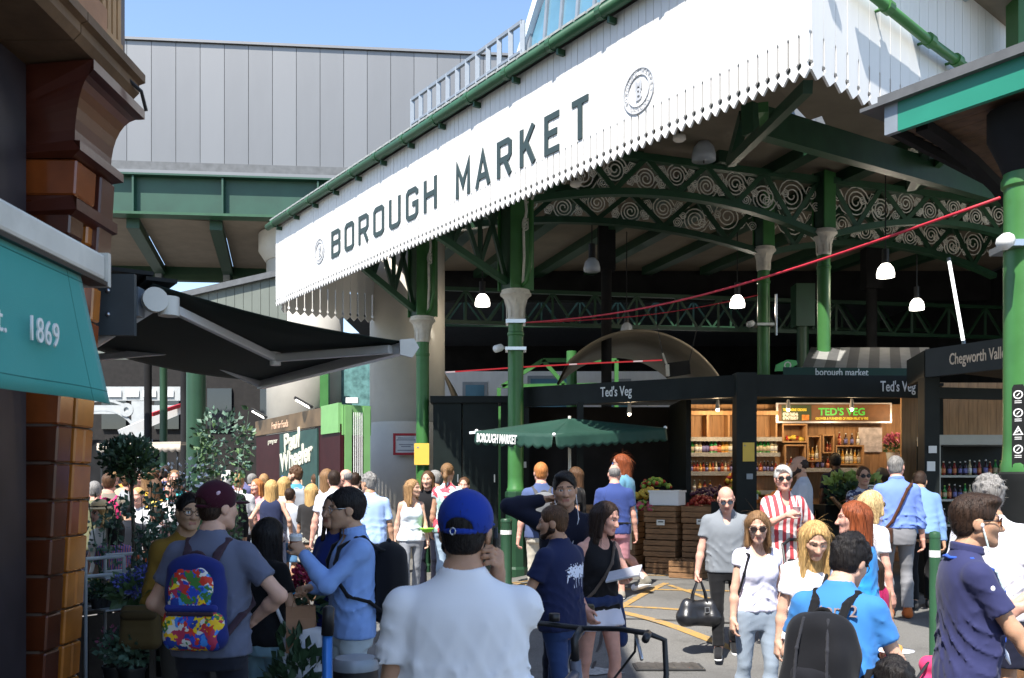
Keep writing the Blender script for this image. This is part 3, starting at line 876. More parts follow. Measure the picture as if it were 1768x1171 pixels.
holed('ceiling', [P(S_L + .3, -1.8), P(7.0, -1.8), (5.4, 9.6), (13, 16.5), (13, 25.5), (-3.9, 25.5)], SLOT, 7.36, 7.42, M_ceil)
slab('corner_ceiling', [P(4.6, -1.82), P(7.05, -0.25), (F2(2.6, 0, -0.2).x, F2(2.6, 0, -0.2).y), (5.38, 9.62), (6.2, 11.4), (4.4, 13.75)], 7.0, 7.05, M_ceil, HALL)
holed('roof', [P(S_L + .3, -1.8), P(7.0, -1.8), (5.4, 9.6), (16, 19.2), (16, 26.0), (-4.2, 26.0)], SLOT, 7.45, 7.6, M_slate)
slab('roof', [(-6, 29.5), (16, 29.5), (16, 40), (-6, 40)], 7.45, 7.6, M_slate, HALL)
slab('roof', [(6.5, 26.0), (16, 26.0), (16, 29.5), (6.5, 29.5)], 7.45, 7.6, M_slate, HALL)
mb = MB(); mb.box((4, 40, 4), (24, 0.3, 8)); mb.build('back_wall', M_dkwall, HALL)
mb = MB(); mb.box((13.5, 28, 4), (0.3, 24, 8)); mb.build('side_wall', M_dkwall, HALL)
# ceiling beams running back
for k in range(9):
 a = Vector((0.6 + k * 1.55, 15.2 if k > 2 else 16.0, 7.26)); b = a + Vector((-3.2, 9.6, 0))
 mb = MB(); mb.bar(a, b, 0.28, 0.2); mb.build('ceiling_beam', M_dgrn, HALL)
mb = MB(); mb.bar((-3, 25.3, 6.95), (13, 25.3, 6.95), 0.3, 0.8); mb.build('end_beam', M_dkwall, HALL)
# large green purlins seen under the corner
pA = at(1290, 205, 11.0); pB = at(1640, 268, 13.8)
for z in (0, ):
 mb = MB(); mb.bar(pA, pB + Vector((2, 2, 0)), 0.16, 0.36); mb.build('purlin', M_ggrn, HALL)
def strut(px0, py0, Y0, px1, py1, Y1, m, w=0.1, h=0.1):
 mb = MB(); mb.bar(at(px0, py0, Y0), at(px1, py1, Y1), w, h); mb.build('strut', m, HALL)
strut(1395, 150, 8.6, 1262, 280, 12.0, M_dgrn, .09, .12)
strut(1318, 185, 9.6, 1320, 218, 10.4, M_grn, .10, .10)
strut(1285, 200, 11.6, 1262, 285, 12.4, M_dgrn, .12, .16)
strut(1640, 262, 13.2, 1575, 322, 15.4, M_grn, .1, .12)
strut(1602, 250, 13.2, 1572, 322, 15.4, M_dgrn, .12, .16)
# small round downlights on the edge beam
for px, py, Y in ((1173, 241, 10.3), (994, 320, 11.9)):
 D = thing('round_downlight', 'small round cream fitting on the canopy edge beam' + (' nearer the corner' if px > 1100 else ' beside the column head'), 'light', at(px, py, Y))
 mb = MB(); mb.lathe([(0.02, 0.05), (0.07, 0.04), (0.075, 0.0), (0.05, -0.02)], at(px, py, Y), 12); mb.build('fitting', M_cream, D, smooth=True)
 mb = MB(); mb.tube([at(px, py, Y) + Vector((0, 0, 0.04)), at(px, py, Y) + Vector((0, 0, 0.35))], 0.012, 6); mb.build('stem', M_iron, D)
# ------------------------------------------------------------------ iron columns
def capital(mb, c, z0, r, h):
 "bell capital with leaves, widening upwards"
 prof = [(r * 1.02, z0), (r * 1.12, z0 + h * .05), (r * 1.05, z0 + h * .12), (r * 1.15, z0 + h * .45), (r * 1.45, z0 + h * .68), (r * 1.85, z0 + h * .80), (r * 2.02, z0 + h * .83), (r * 2.02, z0 + h * .9), (r * 1.85, z0 + h * .92), (r * 1.85, z0 + h)]
 mb.lathe(prof, (c.x, c.y, 0), 20)
 for k in range(8):
  a = 2 * math.pi * k / 8
  d = Vector((math.cos(a), math.sin(a), 0)); t = Vector((-d.y, d.x, 0))
  pts = []
  for j in range(6):
   u = j / 5; rr = r * (1.12 + .05 * u + (0.32 if u > .75 else 0) * (u - .6) * 2)
   pts.append((u, rr))
  vs = []; fs = []
  for u, rr in pts:
   w = r * .34 * math.sin(math.pi * (0.25 + .7 * u))
   for q in (-1, 0, 1):
    vs.append(c + d * (rr + (0.012 if q == 0 else 0.0)) + t * w * q + UP * (z0 + h * (.08 + .6 * u)))
  for j in range(5):
   for q in range(2): fs.append((j * 3 + q, j * 3 + q + 1, j * 3 + q + 4, j * 3 + q + 3))
  mb.add(vs, fs)
def spiral(mb, o, x, y, r, turns, th, ph=0.0, hand=1, n=None):
 n = n or int(14 * turns) + 4
 pts = []
 for i in range(n + 1):
  t = i / n
  a = ph + hand * t * turns * 2 * math.pi
  rr = r * (1 - 0.86 * t)
  pts.append(o + x * (rr * math.cos(a)) + y * (rr * math.sin(a)))
 mb.tube(pts, th, 5)
def column(label, X, Y, r, zcap, ztop, zbase=None, plinth=True, m=M_grn, post=0.0, pm=None, group='green iron columns with cream capitals'):
 z0 = ground_z(X, Y) if zbase is None else zbase
 c = Vector((X, Y, 0))
 T = thing('iron_column', label, 'column', (X, Y, z0), 0, group)
 h = r * 3.9
 mb = MB(); mb.lathe([(r * 1.10, z0 + 1.35), (r * 1.16, z0 + 1.37), (r * 1.16, z0 + 1.41), (r * 1.05, z0 + 1.43), (r * 1.03, z0 + 1.6), (r, zcap - h - .25), (r * 1.1, zcap - h - .24), (r * 1.1, zcap - h - .2), (r * .98, zcap - h - .19), (r * .98, zcap - h)], c, 22)
 mb.build('shaft', m, T, auto=40)
 if plinth:
  mb = MB(); mb.lathe([(r * 1.55, z0), (r * 1.55, z0 + .12), (r * 1.38, z0 + .16), (r * 1.28, z0 + 1.25), (r * 1.4, z0 + 1.28), (r * 1.4, z0 + 1.36), (r * 1.1, z0 + 1.38)], c, 8)
  mb.build('plinth', pm or M_dgrn, T)
 mb = MB(); capital(mb, c, zcap - h, r, h); mb.build('capital', M_cream, T, auto=50)
 if post:
  mb = MB(); mb.box((X, Y, (zcap + ztop) / 2), (post, post, ztop - zcap), Matrix.Rotation(rz1, 3, 'Z')); mb.build('post', M_dgrn, T)
  for q in (-1, 1):
   mb = MB(); mb.box(c + E1 * q * post * .5 + UP * ((zcap + ztop) / 2), (0.02, post * 1.25, ztop - zcap), Matrix.Rotation(rz1, 3, 'Z')); mb.build('post_flange', m, T)
 return T
c730 = (-1.63, 16.9); c890 = (0.06, 15.0)
T1 = column('green column with a cream capital and a yellow notice, beside the pale concrete pier', *c730, 0.118, 4.64, 7.1, post=0.34)
T2 = column('green column with cream capital where the red ropes are tied', *c890, 0.125, 4.735, 7.3, post=0.36)
T3 = column('tall brightly sunlit green column with cream capital above the vegetable stall', 5.72, 17.0, 0.118, 6.25, 7.3, post=0.26, m=M_grn)
T4 = column('tall shaded green column with cream capital behind the post with the yellow notice', 4.96, 18.27, 0.118, 6.25, 7.3, post=0.26)
# scroll brackets on the two front columns, canopy arms
def wide_frame(T, base, zlow, zhigh, L, lab):
 tip = base + N1 * L
 a0 = base + UP * (zlow + .12) + N1 * .18; a1 = tip + UP * (zhigh + .42)
 mb = MB(); mb.bar(a0, a1, 0.10, 0.10); mb.build('canopy_arm', M_ggrn, T)
 t0 = base + UP * 6.5 + N1 * .18; t1 = tip + UP * 6.35
 mb = MB(); mb.bar(t0, t1, 0.10, 0.10); mb.build('canopy_arm', M_dgrn, T)
 n = 3
 for i in range(n):
  u0 = i / n; u1 = (i + 1) / n
  b0 = a0.lerp(a1, u0); b1 = a0.lerp(a1, u1); c0 = t0.lerp(t1, u0); c1 = t0.lerp(t1, u1)
  for p, q in ((b0, c1), (c0, b1), (b1, c1)):
   mb = MB(); mb.bar(p, q, 0.05, 0.07); mb.build('brace', M_dgrn, T)
wide_frame(T1, Vector((*c730, 0)), 4.64, 5.1, 1.40, '')
wide_frame(T2, Vector((*c890, 0)), 4.735, 5.1, 1.70, '')
for T, c, zc in ((T1, Vector((*c730, 0)), 4.66), (T2, Vector((*c890, 0)), 4.75)):
 for sgn in (-1, 1):
  x = E1 * sgn; o = c + x * 0.36
  mb = MB()
  spiral(mb, o + UP * (zc + 1.45), x, UP, 0.17, 2.4, 0.018, math.pi, -1)
  spiral(mb, o + UP * (zc + 1.0) - x * .06, x, UP, 0.12, 2.2, 0.016, math.pi / 2, 1)
  spiral(mb, o + UP * (zc + 1.75) + x * .2, x, UP, 0.14, 2.2, 0.016, math.pi, 1)
  mb.tube([c + x * .2 + UP * (zc + .05), c + x * .24 + UP * (zc + .5), c + x * .22 + UP * (zc + .9), c + x * .30 + UP * (zc + 1.2), c + x * .24 + UP * (zc + 1.6), c + x * .5 + UP * (zc + 2.0)], 0.024, 6)
  mb.build('scroll_bracket', M_scroll, T, smooth=True)
 mb = MB(); mb.tube([c + E1 * .42 + UP * (zc + 1.9), c + E1 * .42 + UP * (zc + .35), c + E1 * .3 + UP * (zc + .08), c + E1 * .1 + UP * (zc - .0)], 0.035, 8); mb.build('downpipe', M_grn, T, smooth=True)
# cameras / clamps on the columns
def clampcam(T, c, z, dx, label):
 o = Vector((c[0], c[1], z))
 mb = MB(); mb.box(o, (0.34, 0.34, 0.05)); mb.build('steel_clamp', M_steel, T)
 C = thing('security_camera', label, 'camera', o + Vector((dx, -0.1, 0)))
 mb = MB(); mb.tube([o + Vector((dx * .5, -.12, 0)), o + Vector((dx, -.16, 0.02))], 0.02, 6); mb.build('arm', M_steel, C)
 p = o + Vector((dx, -.16, 0.02)); q = p + Vector((dx * .45, -.12, -0.05))
 mb = MB(); mb.tube([p, p.lerp(q, .15), p.lerp(q, .2), q], [0.04, 0.055, 0.06, 0.06], 10); mb.build('camera_body', M_pwhite, C, smooth=True)
clampcam(T2, c890, 3.78, -0.22, 'white security camera on the column where the red ropes are tied')
mb = MB(); mb.box(Vector((*c890, 4.22)), (0.32, 0.32, 0.06)); mb.build('steel_clamp', M_steel, T2)
clampcam(T4, (4.96, 18.27), 4.72, -0.25, 'white security camera on the shaded column above the vegetable stall')
mb = MB(); mb.tube([(5.16, 18.1, 5.3), (5.16, 18.1, 4.5)], 0.022, 6); mb.build('conduit', M_steel, T4)
# ------------------------------------------------------------------ arched scroll girders
def girder(label, A, B, ztop, rise_end, rise_mid, bays, m, cream=M_scroll, th=0.0125):
 "from post A to post B: straight top chord, arched bottom chord, N-braces and scrollwork in every bay"
 A = Vector((*A, 0)); B = Vector((*B, 0)); d = (B - A); L = d.length; d.normalize()
 G = thing('scroll_girder', label, 'girder', (A + B) / 2 + UP * ztop, 0, 'arched girders with cream scrollwork')
 mb = MB(); mb.bar(A + UP * ztop, B + UP * ztop, 0.14, 0.12); mb.build('top_chord', m, G)
 def zb(u): return ztop - (rise_mid + (rise_end - rise_mid) * (2 * u - 1) ** 2)
 n = 20; mb = MB()
 pts = [A + d * (L * i / n) + UP * zb(i / n) for i in range(n + 1)]
 for p, q in zip(pts[:-1], pts[1:]): mb.bar(p - (q - p) * .02, q + (q - p) * .02, 0.16, 0.11)
 mb.build('arched_chord', m, G)
 for i in range(bays):
  u0 = i / bays; u1 = (i + 1) / bays; um = (u0 + u1) / 2
  P0 = A + d * (L * u0); P1 = A + d * (L * u1); Pm = A + d * (L * um)
  mb = MB(); mb.bar(P0 + UP * ztop, Pm + UP * (zb(um) + .03), 0.06, 0.10); mb.build('brace', m, G)
  mb = MB(); mb.bar(Pm + UP * (zb(um) + .04), P1 + UP * ztop, 0.05, 0.09); mb.build('brace', m, G)
  w = L / bays
  for (c, hh, fl) in ((um, ztop - zb(um), 1), (u1, ztop - zb(u1), -1)):
   if c > 0.98:
    continue
   o = A + d * (L * c); r = min(hh * .36, w * .30)
   mid = o + UP * (ztop - hh * (.40 if fl > 0 else .60))
   mb = MB()
   spiral(mb, mid, d, UP * fl, r, 3.0, th, math.pi * .1, 1)
   for sg in (-1, 1):
    spiral(mb, mid + d * (sg * r * 1.42) + UP * (fl * r * .28), d * sg, UP * fl, r * .36, 2.2, th * .85, math.pi, 1)
    spiral(mb, mid + d * (sg * r * 1.75) - UP * (fl * r * .52), d * sg, UP * fl, r * .30, 2.0, th * .8, math.pi, -1)
    mb.tube([mid + d * (sg * r * .5) - UP * (fl * r * .92), mid + d * (sg * r * 1.05) - UP * (fl * r * .62), mid + d * (sg * r * 1.3) - UP * (fl * r * .3), mid + d * (sg * r * 1.68) - UP * (fl * r * .8)], th * .85, 5)
    mb.tube([mid + d * (sg * r * .98) + UP * (fl * r * .2), mid + d * (sg * r * 1.2) + UP * (fl * r * .64), mid + d * (sg * r * 1.7) + UP * (fl * r * .55)], th * .8, 5)
   mb.build('scrollwork', cream, G, smooth=True)
 return G
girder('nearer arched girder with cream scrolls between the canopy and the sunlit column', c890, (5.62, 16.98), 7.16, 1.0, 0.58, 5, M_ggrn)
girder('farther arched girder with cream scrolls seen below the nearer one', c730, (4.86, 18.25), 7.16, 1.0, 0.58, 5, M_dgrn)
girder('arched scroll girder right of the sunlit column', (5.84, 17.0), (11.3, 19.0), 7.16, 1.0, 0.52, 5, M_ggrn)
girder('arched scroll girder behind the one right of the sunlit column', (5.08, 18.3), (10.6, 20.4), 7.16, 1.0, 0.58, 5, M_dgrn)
# ------------------------------------------------------------------ deep interior: lattice trusses, columns, far bright court
def truss(label, p, q, h, n, m=M_dgrn):
 T = thing('lattice_truss', label, 'truss', ((p[0] + q[0]) / 2, (p[1] + q[1]) / 2, p[2]))
 p = Vector(p); q = Vector(q)
 for z in (0, h):
  mb = MB(); mb.bar(p + UP * z, q + UP * z, 0.12, 0.09); mb.build('chord', m, T)
 for i in range(n):
  a = p.lerp(q, i / n); b = p.lerp(q, (i + 1) / n); c = p.lerp(q, (i + .5) / n)
  for u, v in ((a, c + UP * h), (c + UP * h, b), (c, c + UP * h)):
   mb = MB(); mb.bar(u, v, 0.05, 0.055); mb.build('lattice_bar', m, T)
truss('long green lattice truss crossing the dark hall', (-1.65, 22.4, 5.5), (13.2, 24.9, 5.5), 0.80, 14)
truss('higher lattice truss deeper in the dark hall', (-2, 27.6, 6.3), (13, 28.6, 6.3), 0.8, 13)
def plain_col(px0, px1, Y, z1, m, label, n=14, head=True):
 X = ((px0 + px1) / 2 - 884) / FPX * Y; r = (px1 - px0) / 2 / FPX * Y
 T = thing('hall_column', label, 'column', (X, Y, 0), 0, 'columns deep inside the hall')
 mb = MB(); mb.lathe([(r * 1.15, 0), (r * 1.15, 1.2), (r, 1.25), (r, z1)], (X, Y, 0), n); mb.build('shaft', m, T, auto=40)
 if head: mb = MB(); mb.box((X, Y, z1 + .5), (r * 3.2, r * 3.2, 1.0)); mb.build('head', m, T)
plain_col(978, 996, 27.5, 5.5, M_grn, 'far sunlit green column seen above the stall sign', 16, False)
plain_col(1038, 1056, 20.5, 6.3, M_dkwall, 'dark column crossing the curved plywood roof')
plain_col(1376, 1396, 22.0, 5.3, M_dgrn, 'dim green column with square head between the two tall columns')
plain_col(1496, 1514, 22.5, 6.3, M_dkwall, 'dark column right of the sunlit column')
# bright white court building far inside, lit through the roof gap
CB = thing('court_house', 'white fronted building in the sunlit court beyond the hall', 'building', (0.8, 30, 0))
mb = MB(); mb.box((1.6, 30.2, 2.6), (9.6, 0.4, 5.2)); mb.build('wall', M_white, CB)
for x, w, z in ((1.25, 1.5, 4.1), (-1.2, 0.8, 3.9), (3.4, 0.9, 4.0)):
 mb = MB(); mb.box((x, 29.97, z), (w, 0.06, 1.9)); mb.build('window_frame', M_grey, CB)
 mb = MB(); mb.box((x, 29.94, z), (w - .2, 0.05, 1.7)); mb.build('window', M_blue_glass, CB)
CA = thing('court_canopy', 'green framed glass canopy in the sunlit court above the stall sign', 'canopy', (1.2, 28.6, 0))
for p, q in (((-0.3, 28.4, 4.55), (0.95, 28.4, 5.35)), ((0.95, 28.4, 5.35), (3.2, 28.4, 5.35)), ((-0.3, 28.4, 4.55), (3.2, 28.4, 4.6)), ((0.95, 28.4, 5.35), (1.6, 28.4, 4.6)), ((-.4, 28.4, 4.5), (-.4, 28.4, 0)), ((3.2, 28.4, 5.35), (3.2, 28.4, 0)), ((3.2, 28.4, 4.6), (4.2, 28.4, 4.0))):
 mb = MB(); mb.bar(p, q, 0.10, 0.12); mb.build('frame_bar', M_grn, CA)
mb = MB(); mb.lathe([(0.2, 3.9), (0.2, 4.1), (0.34, 4.3), (0.34, 4.45)], (4.2, 27.5, 0), 12); mb.build('capital', M_cream, CA, smooth=True)
# curved plywood roof of an inner stall
VR = thing('curved_plywood_roof', 'curved beige plywood barrel roof inside the hall above the stall', 'roof', (3.0, 20, 3.2))
def vault(cx, y0, y1, zc, rx, rz, a0, a1, n=26):
 mb = MB(); vs = []; fs = []
 for i in range(n + 1):
  a = a0 + (a1 - a0) * i / n
  for k, (y, s) in enumerate(((y0, 1.0), (y1, 1.0))):
   for t in (0, 0.06):
    vs.append((cx + (rx + t) * math.cos(a), y, zc + (rz + t) * math.sin(a)))
 for i in range(n):
  b = i * 4; c = b + 4
  fs += [(b, c, c + 2, b + 2), (b + 1, b + 3, c + 3, c + 1), (b, b + 1, c + 1, c), (b + 2, c + 2, c + 3, b + 3)]
 mb.add(vs, fs); return mb
o = vault(2.75, 20.2, 24.5, 2.3, 2.2, 2.6, R(5), R(134)).build('vault_sheet', M_ceil, VR, smooth=True)
o = vault(7.8, 21.4, 25.0, 2.0, 2.6, 2.45, R(5), R(150)); o.build('vault_sheet', M_ceil, VR, smooth=True)
o = vault(-2.4, 21.0, 25.0, 2.0, 1.25, 2.75, R(5), R(120)); o.build('vault_sheet', M_ceil, VR, smooth=True)
# ------------------------------------------------------------------ roof lantern and railing above the gutter
RL = thing('roof_railing', 'grey steel walkway railing on the roof above the sign', 'railing', F1(0.3, 6.9, -0.6))
s0, s1 = -1.17, 1.98
for z, w in ((7.20, 0.14), (7.53, 0.035), (7.93, 0.05)):
 mb = MB(); mb.bar(F1(s0 - (.1 if z < 7.4 else 0), z, -0.6), F1(s1, z, -0.6), 0.05, w); mb.build('rail', M_grey, RL)
for i in range(12):
 s = s0 + (s1 - s0) * i / 11
 mb = MB(); mb.box((0, 0, 0), (0.07, 0.03, 0.74)); put('baluster', mb.mesh('baluster', M_grey), RL, Matrix.Translation(F1(s, 7.57, -0.6)) @ Matrix.Rotation(rz1 + R(35), 4, 'Z'))
 mb = MB(); mb.box((0, 0, 0), (0.04, 0.04, 0.3)); put('foot', mb.mesh('foot', M_grey), RL, Matrix.Translation(F1(s, 7.03, -0.6)))
LA = thing('roof_lantern', 'glazed roof lantern with pale steel bars above the market sign', 'skylight', F1(3.5, 7.0, -1.4))
def LP(s, z): return F1(s, z, -1.4 - max(0, z - 7.2) * 0.10)
sA, sB, zA, zB = 0.75, 8.6, 6.95, 9.6
mb = MB(); mb.bar(LP(0.2, 7.1), LP(1.6, 10.0), 0.12, 0.2, N1); mb.build('verge', mat('pale_steel_paint', (0.6, 0.64, 0.68), 0.4, var=0.05), LA)
for z in (7.3, 8.15, 9.0, 9.6):
 sst = 0.25 + (z - 7.1) * 0.483
 mb = MB(); mb.bar(LP(sst, z), LP(sB, z), 0.07, 0.06); mb.build('glazing_bar', M_grey, LA)
k = 0
while True:
 s = 0.5 + k * 0.385; k += 1
 if s > sB: break
 zt = min(9.6, 7.1 + (s - 0.2) / .483)
 mb = MB(); mb.bar(LP(s, 6.95), LP(s, zt), 0.055, 0.07, N1); mb.build('mullion', M_grey, LA)
 if s + .385 < sB:
  for z0, z1 in ((7.0, 8.12), (8.18, 8.97), (9.03, 9.57)):
   zc = [min(z1, 7.1 + (s - 0.2) / .483), min(z1, 7.1 + (s + .385 - .2) / .483)]
   if zc[1] - z0 < .1: continue
   q = [LP(s + .03, z0), LP(s + .355, z0), LP(s + .355, zc[1]), LP(s + .03, max(z0 + .01, zc[0]))]
   mb = MB(); mb.add([p - N1 * .01 for p in q] + [p - N1 * .03 for p in q], [(0, 1, 2, 3), (7, 6, 5, 4), (0, 4, 5, 1), (1, 5, 6, 2), (2, 6, 7, 3), (3, 7, 4, 0)]); mb.build('pane', M_blue_glass, LA)
mb = MB(); mb.bar(LP(2.2, 8.2) - N1 * 1.6, LP(sB, 8.2) - N1 * 1.6, 0.1, 2.6); mb.build('far_side', mat('lantern_interior', (0.35, 0.42, 0.45), 0.6), LA)
# drain pipe and green post on the return
DP = thing('drain_pipe', 'green drain pipe sloping across the white return boards', 'pipe', F2(2.5, 6.5, 0.15))
def onret(px, py, off):
 a = (px - 884) / FPX; o = CORNER + N2 * off
 s = (o.x - a * o.y) / (a * E2.y - E2.x)
 p = o + E2 * s
 return Vector((p.x, p.y, EYE + (HOR - py) / FPX * p.y))
pp = [onret(1480, -30, .12), onret(1600, 68, .12), onret(1740, 170, .12)]
mb = MB(); mb.tube(pp, 0.048, 12); mb.build('pipe', M_grn, DP, smooth=True)
for t in ((1605, 70), (1652, 105), (1532, 12)):
 p = onret(*t, .12); dd = (pp[2] - pp[0]).normalized()
 mb = MB(); mb.tube([p - dd * .05, p + dd * .05], 0.066, 12); mb.tube([p, p - N2 * .12], 0.015, 6); mb.build('collar', M_grn, DP)
GP = thing('green_post', 'green steel post standing at the end of the white return boards', 'post', F2(5.2, 0, 0.1))
mb = MB(); a = onret(1752, 40, 0.3); mb.box((a.x + .1, a.y, 5.9), (0.26, 0.26, 5.0)); mb.build('shaft', M_grn, GP)
mb = MB(); mb.box((a.x, a.y - .16, 7.3), (0.16, 0.1, 0.22)); mb.build('junction_box', M_dgrn, GP)
# ------------------------------------------------------------------ low roof at the right edge with its column
LR = thing('teal_edged_roof', 'low roof with a teal edge board and brown soffit at the right edge', 'roof', (3.06, 7.6, 4.6))
M_teal = mat('teal_paint', rgb('26806a'), 0.4, var=0.06, scale=3, bump=0.03, bscale=20)
M_soff = mat('stained_soffit', (0.10, 0.055, 0.028), 0.7, var=0.35, scale=3, bump=0.1, stretch=(3, 3, 3))
K0 = Vector((3.06, 7.6, 0))
def K(a, b, z): return K0 + E1 * a + E2 * b + UP * z
mb = MB(); mb.bar(K(0.12, 0.02, 4.62), K(4.2, 0.02, 4.62), 0.05, 0.26); mb.build('edge_board', M_teal, LR)
mb = MB(); mb.bar(K(0.0, 0.02, 4.62), K(0.118, 0.02, 4.62), 0.052, 0.26); mb.build('end_cap', M_grey, LR)
mb = MB(); mb.bar(K(-.03, -.0, 4.775), K(4.2, -.0, 4.775), 0.12, 0.05); mb.build('roof_felt', M_slate, LR)
mb = MB(); mb.bar(K(0.03, 0.06, 4.62), K(0.03, 3.2, 4.62), 0.05, 0.24); mb.build('edge_board', M_dkwall, LR)
for k in range(18):
 mb = MB(); mb.bar(K(0.08, .12 + k * .17, 4.58), K(4.2, .12 + k * .17, 4.58), 0.165, 0.03); mb.build('soffit_board', M_soff, LR)
mb = MB(); mb.bar(K(0, 1.6, 4.74), K(4.2, 1.6, 4.74), 3.3, 0.03); mb.build('roof_deck', M_slate, LR)
# dark arched bracket carrying the roof
mb = MB()
pts = [K(0.25, 0.15, 4.53), K(0.27, 0.6, 4.49), K(0.30, 1.0, 4.42), K(0.32, 1.5, 4.30), K(0.34, 2.0, 4.10), K(0.35, 2.3, 3.9)]
for p, q in zip(pts[:-1], pts[1:]): mb.bar(p, q + (q - p) * .05, 0.10, 0.08)
mb.build('bracket', M_dkwall, LR)
RC = K(0.935, 0.45, 0)
T5 = thing('iron_column', 'stout green column at the right edge with a strip of warning symbols', 'column', (RC.x, RC.y, 0), 0, 'green iron columns with cream capitals')
T5.pop('group') if False else None
del T5['group']
mb = MB(); mb.lathe([(.155, 1.72), (.155, 1.78), (.142, 1.82), (.136, 1.95), (.132, 3.9), (.15, 3.92), (.15, 3.97), (.134, 4.0), (.134, 4.5)], RC, 26); mb.build('shaft', M_grn, T5, auto=40)
mb = MB(); mb.lathe([(.2, 0), (.2, .12), (.172, .2), (.168, 1.60), (.18, 1.64), (.18, 1.71), (.15, 1.73)], RC, 26); mb.build('plinth', M_black, T5, auto=40)  # black stands in for the shade on the foot of the column
mb = MB(); mb.lathe([(.136, 4.02), (.17, 4.12), (.25, 4.3), (.25, 4.5)], RC, 20); mb.build('flared_head', M_dkwall, T5, auto=40)
mb = MB(); mb.box((RC.x - .02, RC.y - .15, 3.45), (0.42, 0.05, 0.045)); mb.build('steel_clamp', M_steel, T5)
clampcam(T5, (RC.x, RC.y), 3.45, -0.20, 'white security camera clamped to the stout column at the right edge')
# warning strip
WS = thing('warning_strip', 'black strip of white warning symbols on the stout right column', 'sign', (RC.x, RC.y - .15, 2.0))
fx = Vector((1, 0, 0)); wp = at(1748, 680, RC.y - .175)
mb = MB(); fr = frame(RC + Vector((-math.sin(R(40)), -math.cos(R(40)), 0)) * .146 + UP * 2.07, Vector((math.cos(R(40)), -math.sin(R(40)), 0)), UP) @ Matrix.Scale(.86, 4)
mb.prism([(-.05, -.36), (.05, -.36), (.05, .34), (.035, .37), (-.035, .37), (-.05, .34)], fr, -.01, .004); mb.build('strip', M_black, WS)
for k, z in enumerate((0.28, 0.12, -0.04, -0.2)):
 mb = MB()
 if k == 2: stroke(mb, [(-.034, z - .03), (.034, z - .03), (0, z + .035)], .010, fr, .004, .007, True)
 else: stroke(mb, [(.034 * math.cos(a * .524), z + .034 * math.sin(a * .524)) for a in range(12)], .010, fr, .004, .007, True)
 stroke(mb, [(-.012, z - .012), (.012, z + .014)], .008, fr, .004, .006)
 for j in (0, 1): stroke(mb, [(-.028, z - .055 - j * .016), (.028, z - .055 - j * .016)], .006, fr, .004, .006)
 mb.build('symbol', M_pwhite, WS)
# ------------------------------------------------------------------ teal awning of the corner shop
M_tealc = mat('teal_canvas', rgb('1f8f87'), 0.75, var=0.06, scale=3, bump=0.15, bscale=300, sheen=0.2)
M_tealtop = mat('teal_canvas_top', rgb('2a9aa4'), 0.75, var=0.06, scale=3, bump=0.15, bscale=300)  # same canvas in a lighter tone, light on the slope put into colour
M_barw = mat('weathered_white_metal', (0.62, 0.60, 0.54), 0.5, var=0.1, scale=5, dirt=0.4)
AW = thing('shop_awning', 'teal shop awning with a white date on its valance on the left edge', 'awning', (-2.0, 2.0, 2.3))
def sheet(name, fn, nu, nv, m, parent, th=0.004):
 mb = MB(); vs = []; fs = []
 for s in (0, 1):
  for j in range(nv + 1):
   for i in range(nu + 1):
    p = Vector(fn(i / nu, j / nv))
    vs.append(p)
 n = (nu + 1) * (nv + 1)
 for j in range(nv):
  for i in range(nu):
   a = j * (nu + 1) + i
   fs.append((a, a + 1, a + nu + 2, a + nu + 1))
 mb.add(vs[:n], fs)
 o = mb.build(name, m, parent, smooth=True)
 sm = o.modifiers.new('thick', 'SOLIDIFY'); sm.thickness = th
 return o
Y0a, Y1a = -0.6, 2.98
def val(u, v):
 y = Y0a + (Y1a - Y0a) * u + (0.10 * v * max(0, (u - .8) / .2))  - 0.10 * max(0, (u - .9) / .1)
 x = -1.345 + 0.035 * v + 0.010 * v * math.sin(y * 9) + 0.004 * v * v * max(0, (u - .88) / .12)
 z = 2.30 - 0.40 * v + 0.008 * math.sin(y * 5) * v
 return (x, y, z)
sheet('valance', val, 90, 10, M_tealc, AW)
def topf(u, v): return (-2.02 + 0.66 * v, Y0a + (2.92 - Y0a) * u, 2.80 - 0.46 * v - 0.02 * math.sin(math.pi * v))
sheet('canvas', topf, 30, 8, M_tealtop, AW)
for v_ in (.06, .90):
 mb = MB(); mb.tube([Vector(val(i / 60, v_)) + Vector((.003, 0, 0)) for i in range(61)], .0022, 5); mb.build('stitched_seam', mat('seam_teal', rgb('14655f'), .8), AW)
for u_ in (.45, .66, .965):
 mb = MB(); mb.tube([Vector(val(u_, j / 10)) + Vector((.003, 0, 0)) for j in range(11)], .002, 5); mb.build('stitched_seam', MATS['seam_teal'], AW)
mb = MB()
mb.bar((-1.365, -0.6, 2.355), (-1.365, 3.03, 2.355), 0.075, 0.085); bevel(mb.build('front_bar', M_barw, AW), 0.012, 2)
mb = MB(); mb.bar((-1.352, -0.6, 2.302), (-1.352, 3.03, 2.302), 0.06, 0.014); mb.build('bar_lip', M_iron, AW)
mb = MB(); mb.box((-1.365, 3.04, 2.35), (0.09, 0.02, 0.11)); mb.build('end_cap', M_barw, AW)
mb = MB(); mb.tube([(-1.98, 2.9, 2.45), (-1.37, 2.95, 2.33)], 0.018, 8); mb.build('arm', M_barw, AW)
tfr = Matrix(((0, 0, 1, -1.298), (1, 0, 0, 2.656), (0, 1, 0, 2.04), (0, 0, 0, 1)))
VAL = [o for o in AW.children if o.name.startswith('valance')][0]
text('date_lettering', '1869', M_pwhite, tfr, 0.098, VAL, sx=0.80, ext=0.0025, align='RIGHT', spacing=1.12)
text('word_lettering', 'est.', M_pwhite, Matrix.Translation((0, -.275, 0)) @ tfr, 0.098, VAL, sx=0.80, ext=0.0025, align='RIGHT', spacing=1.12)
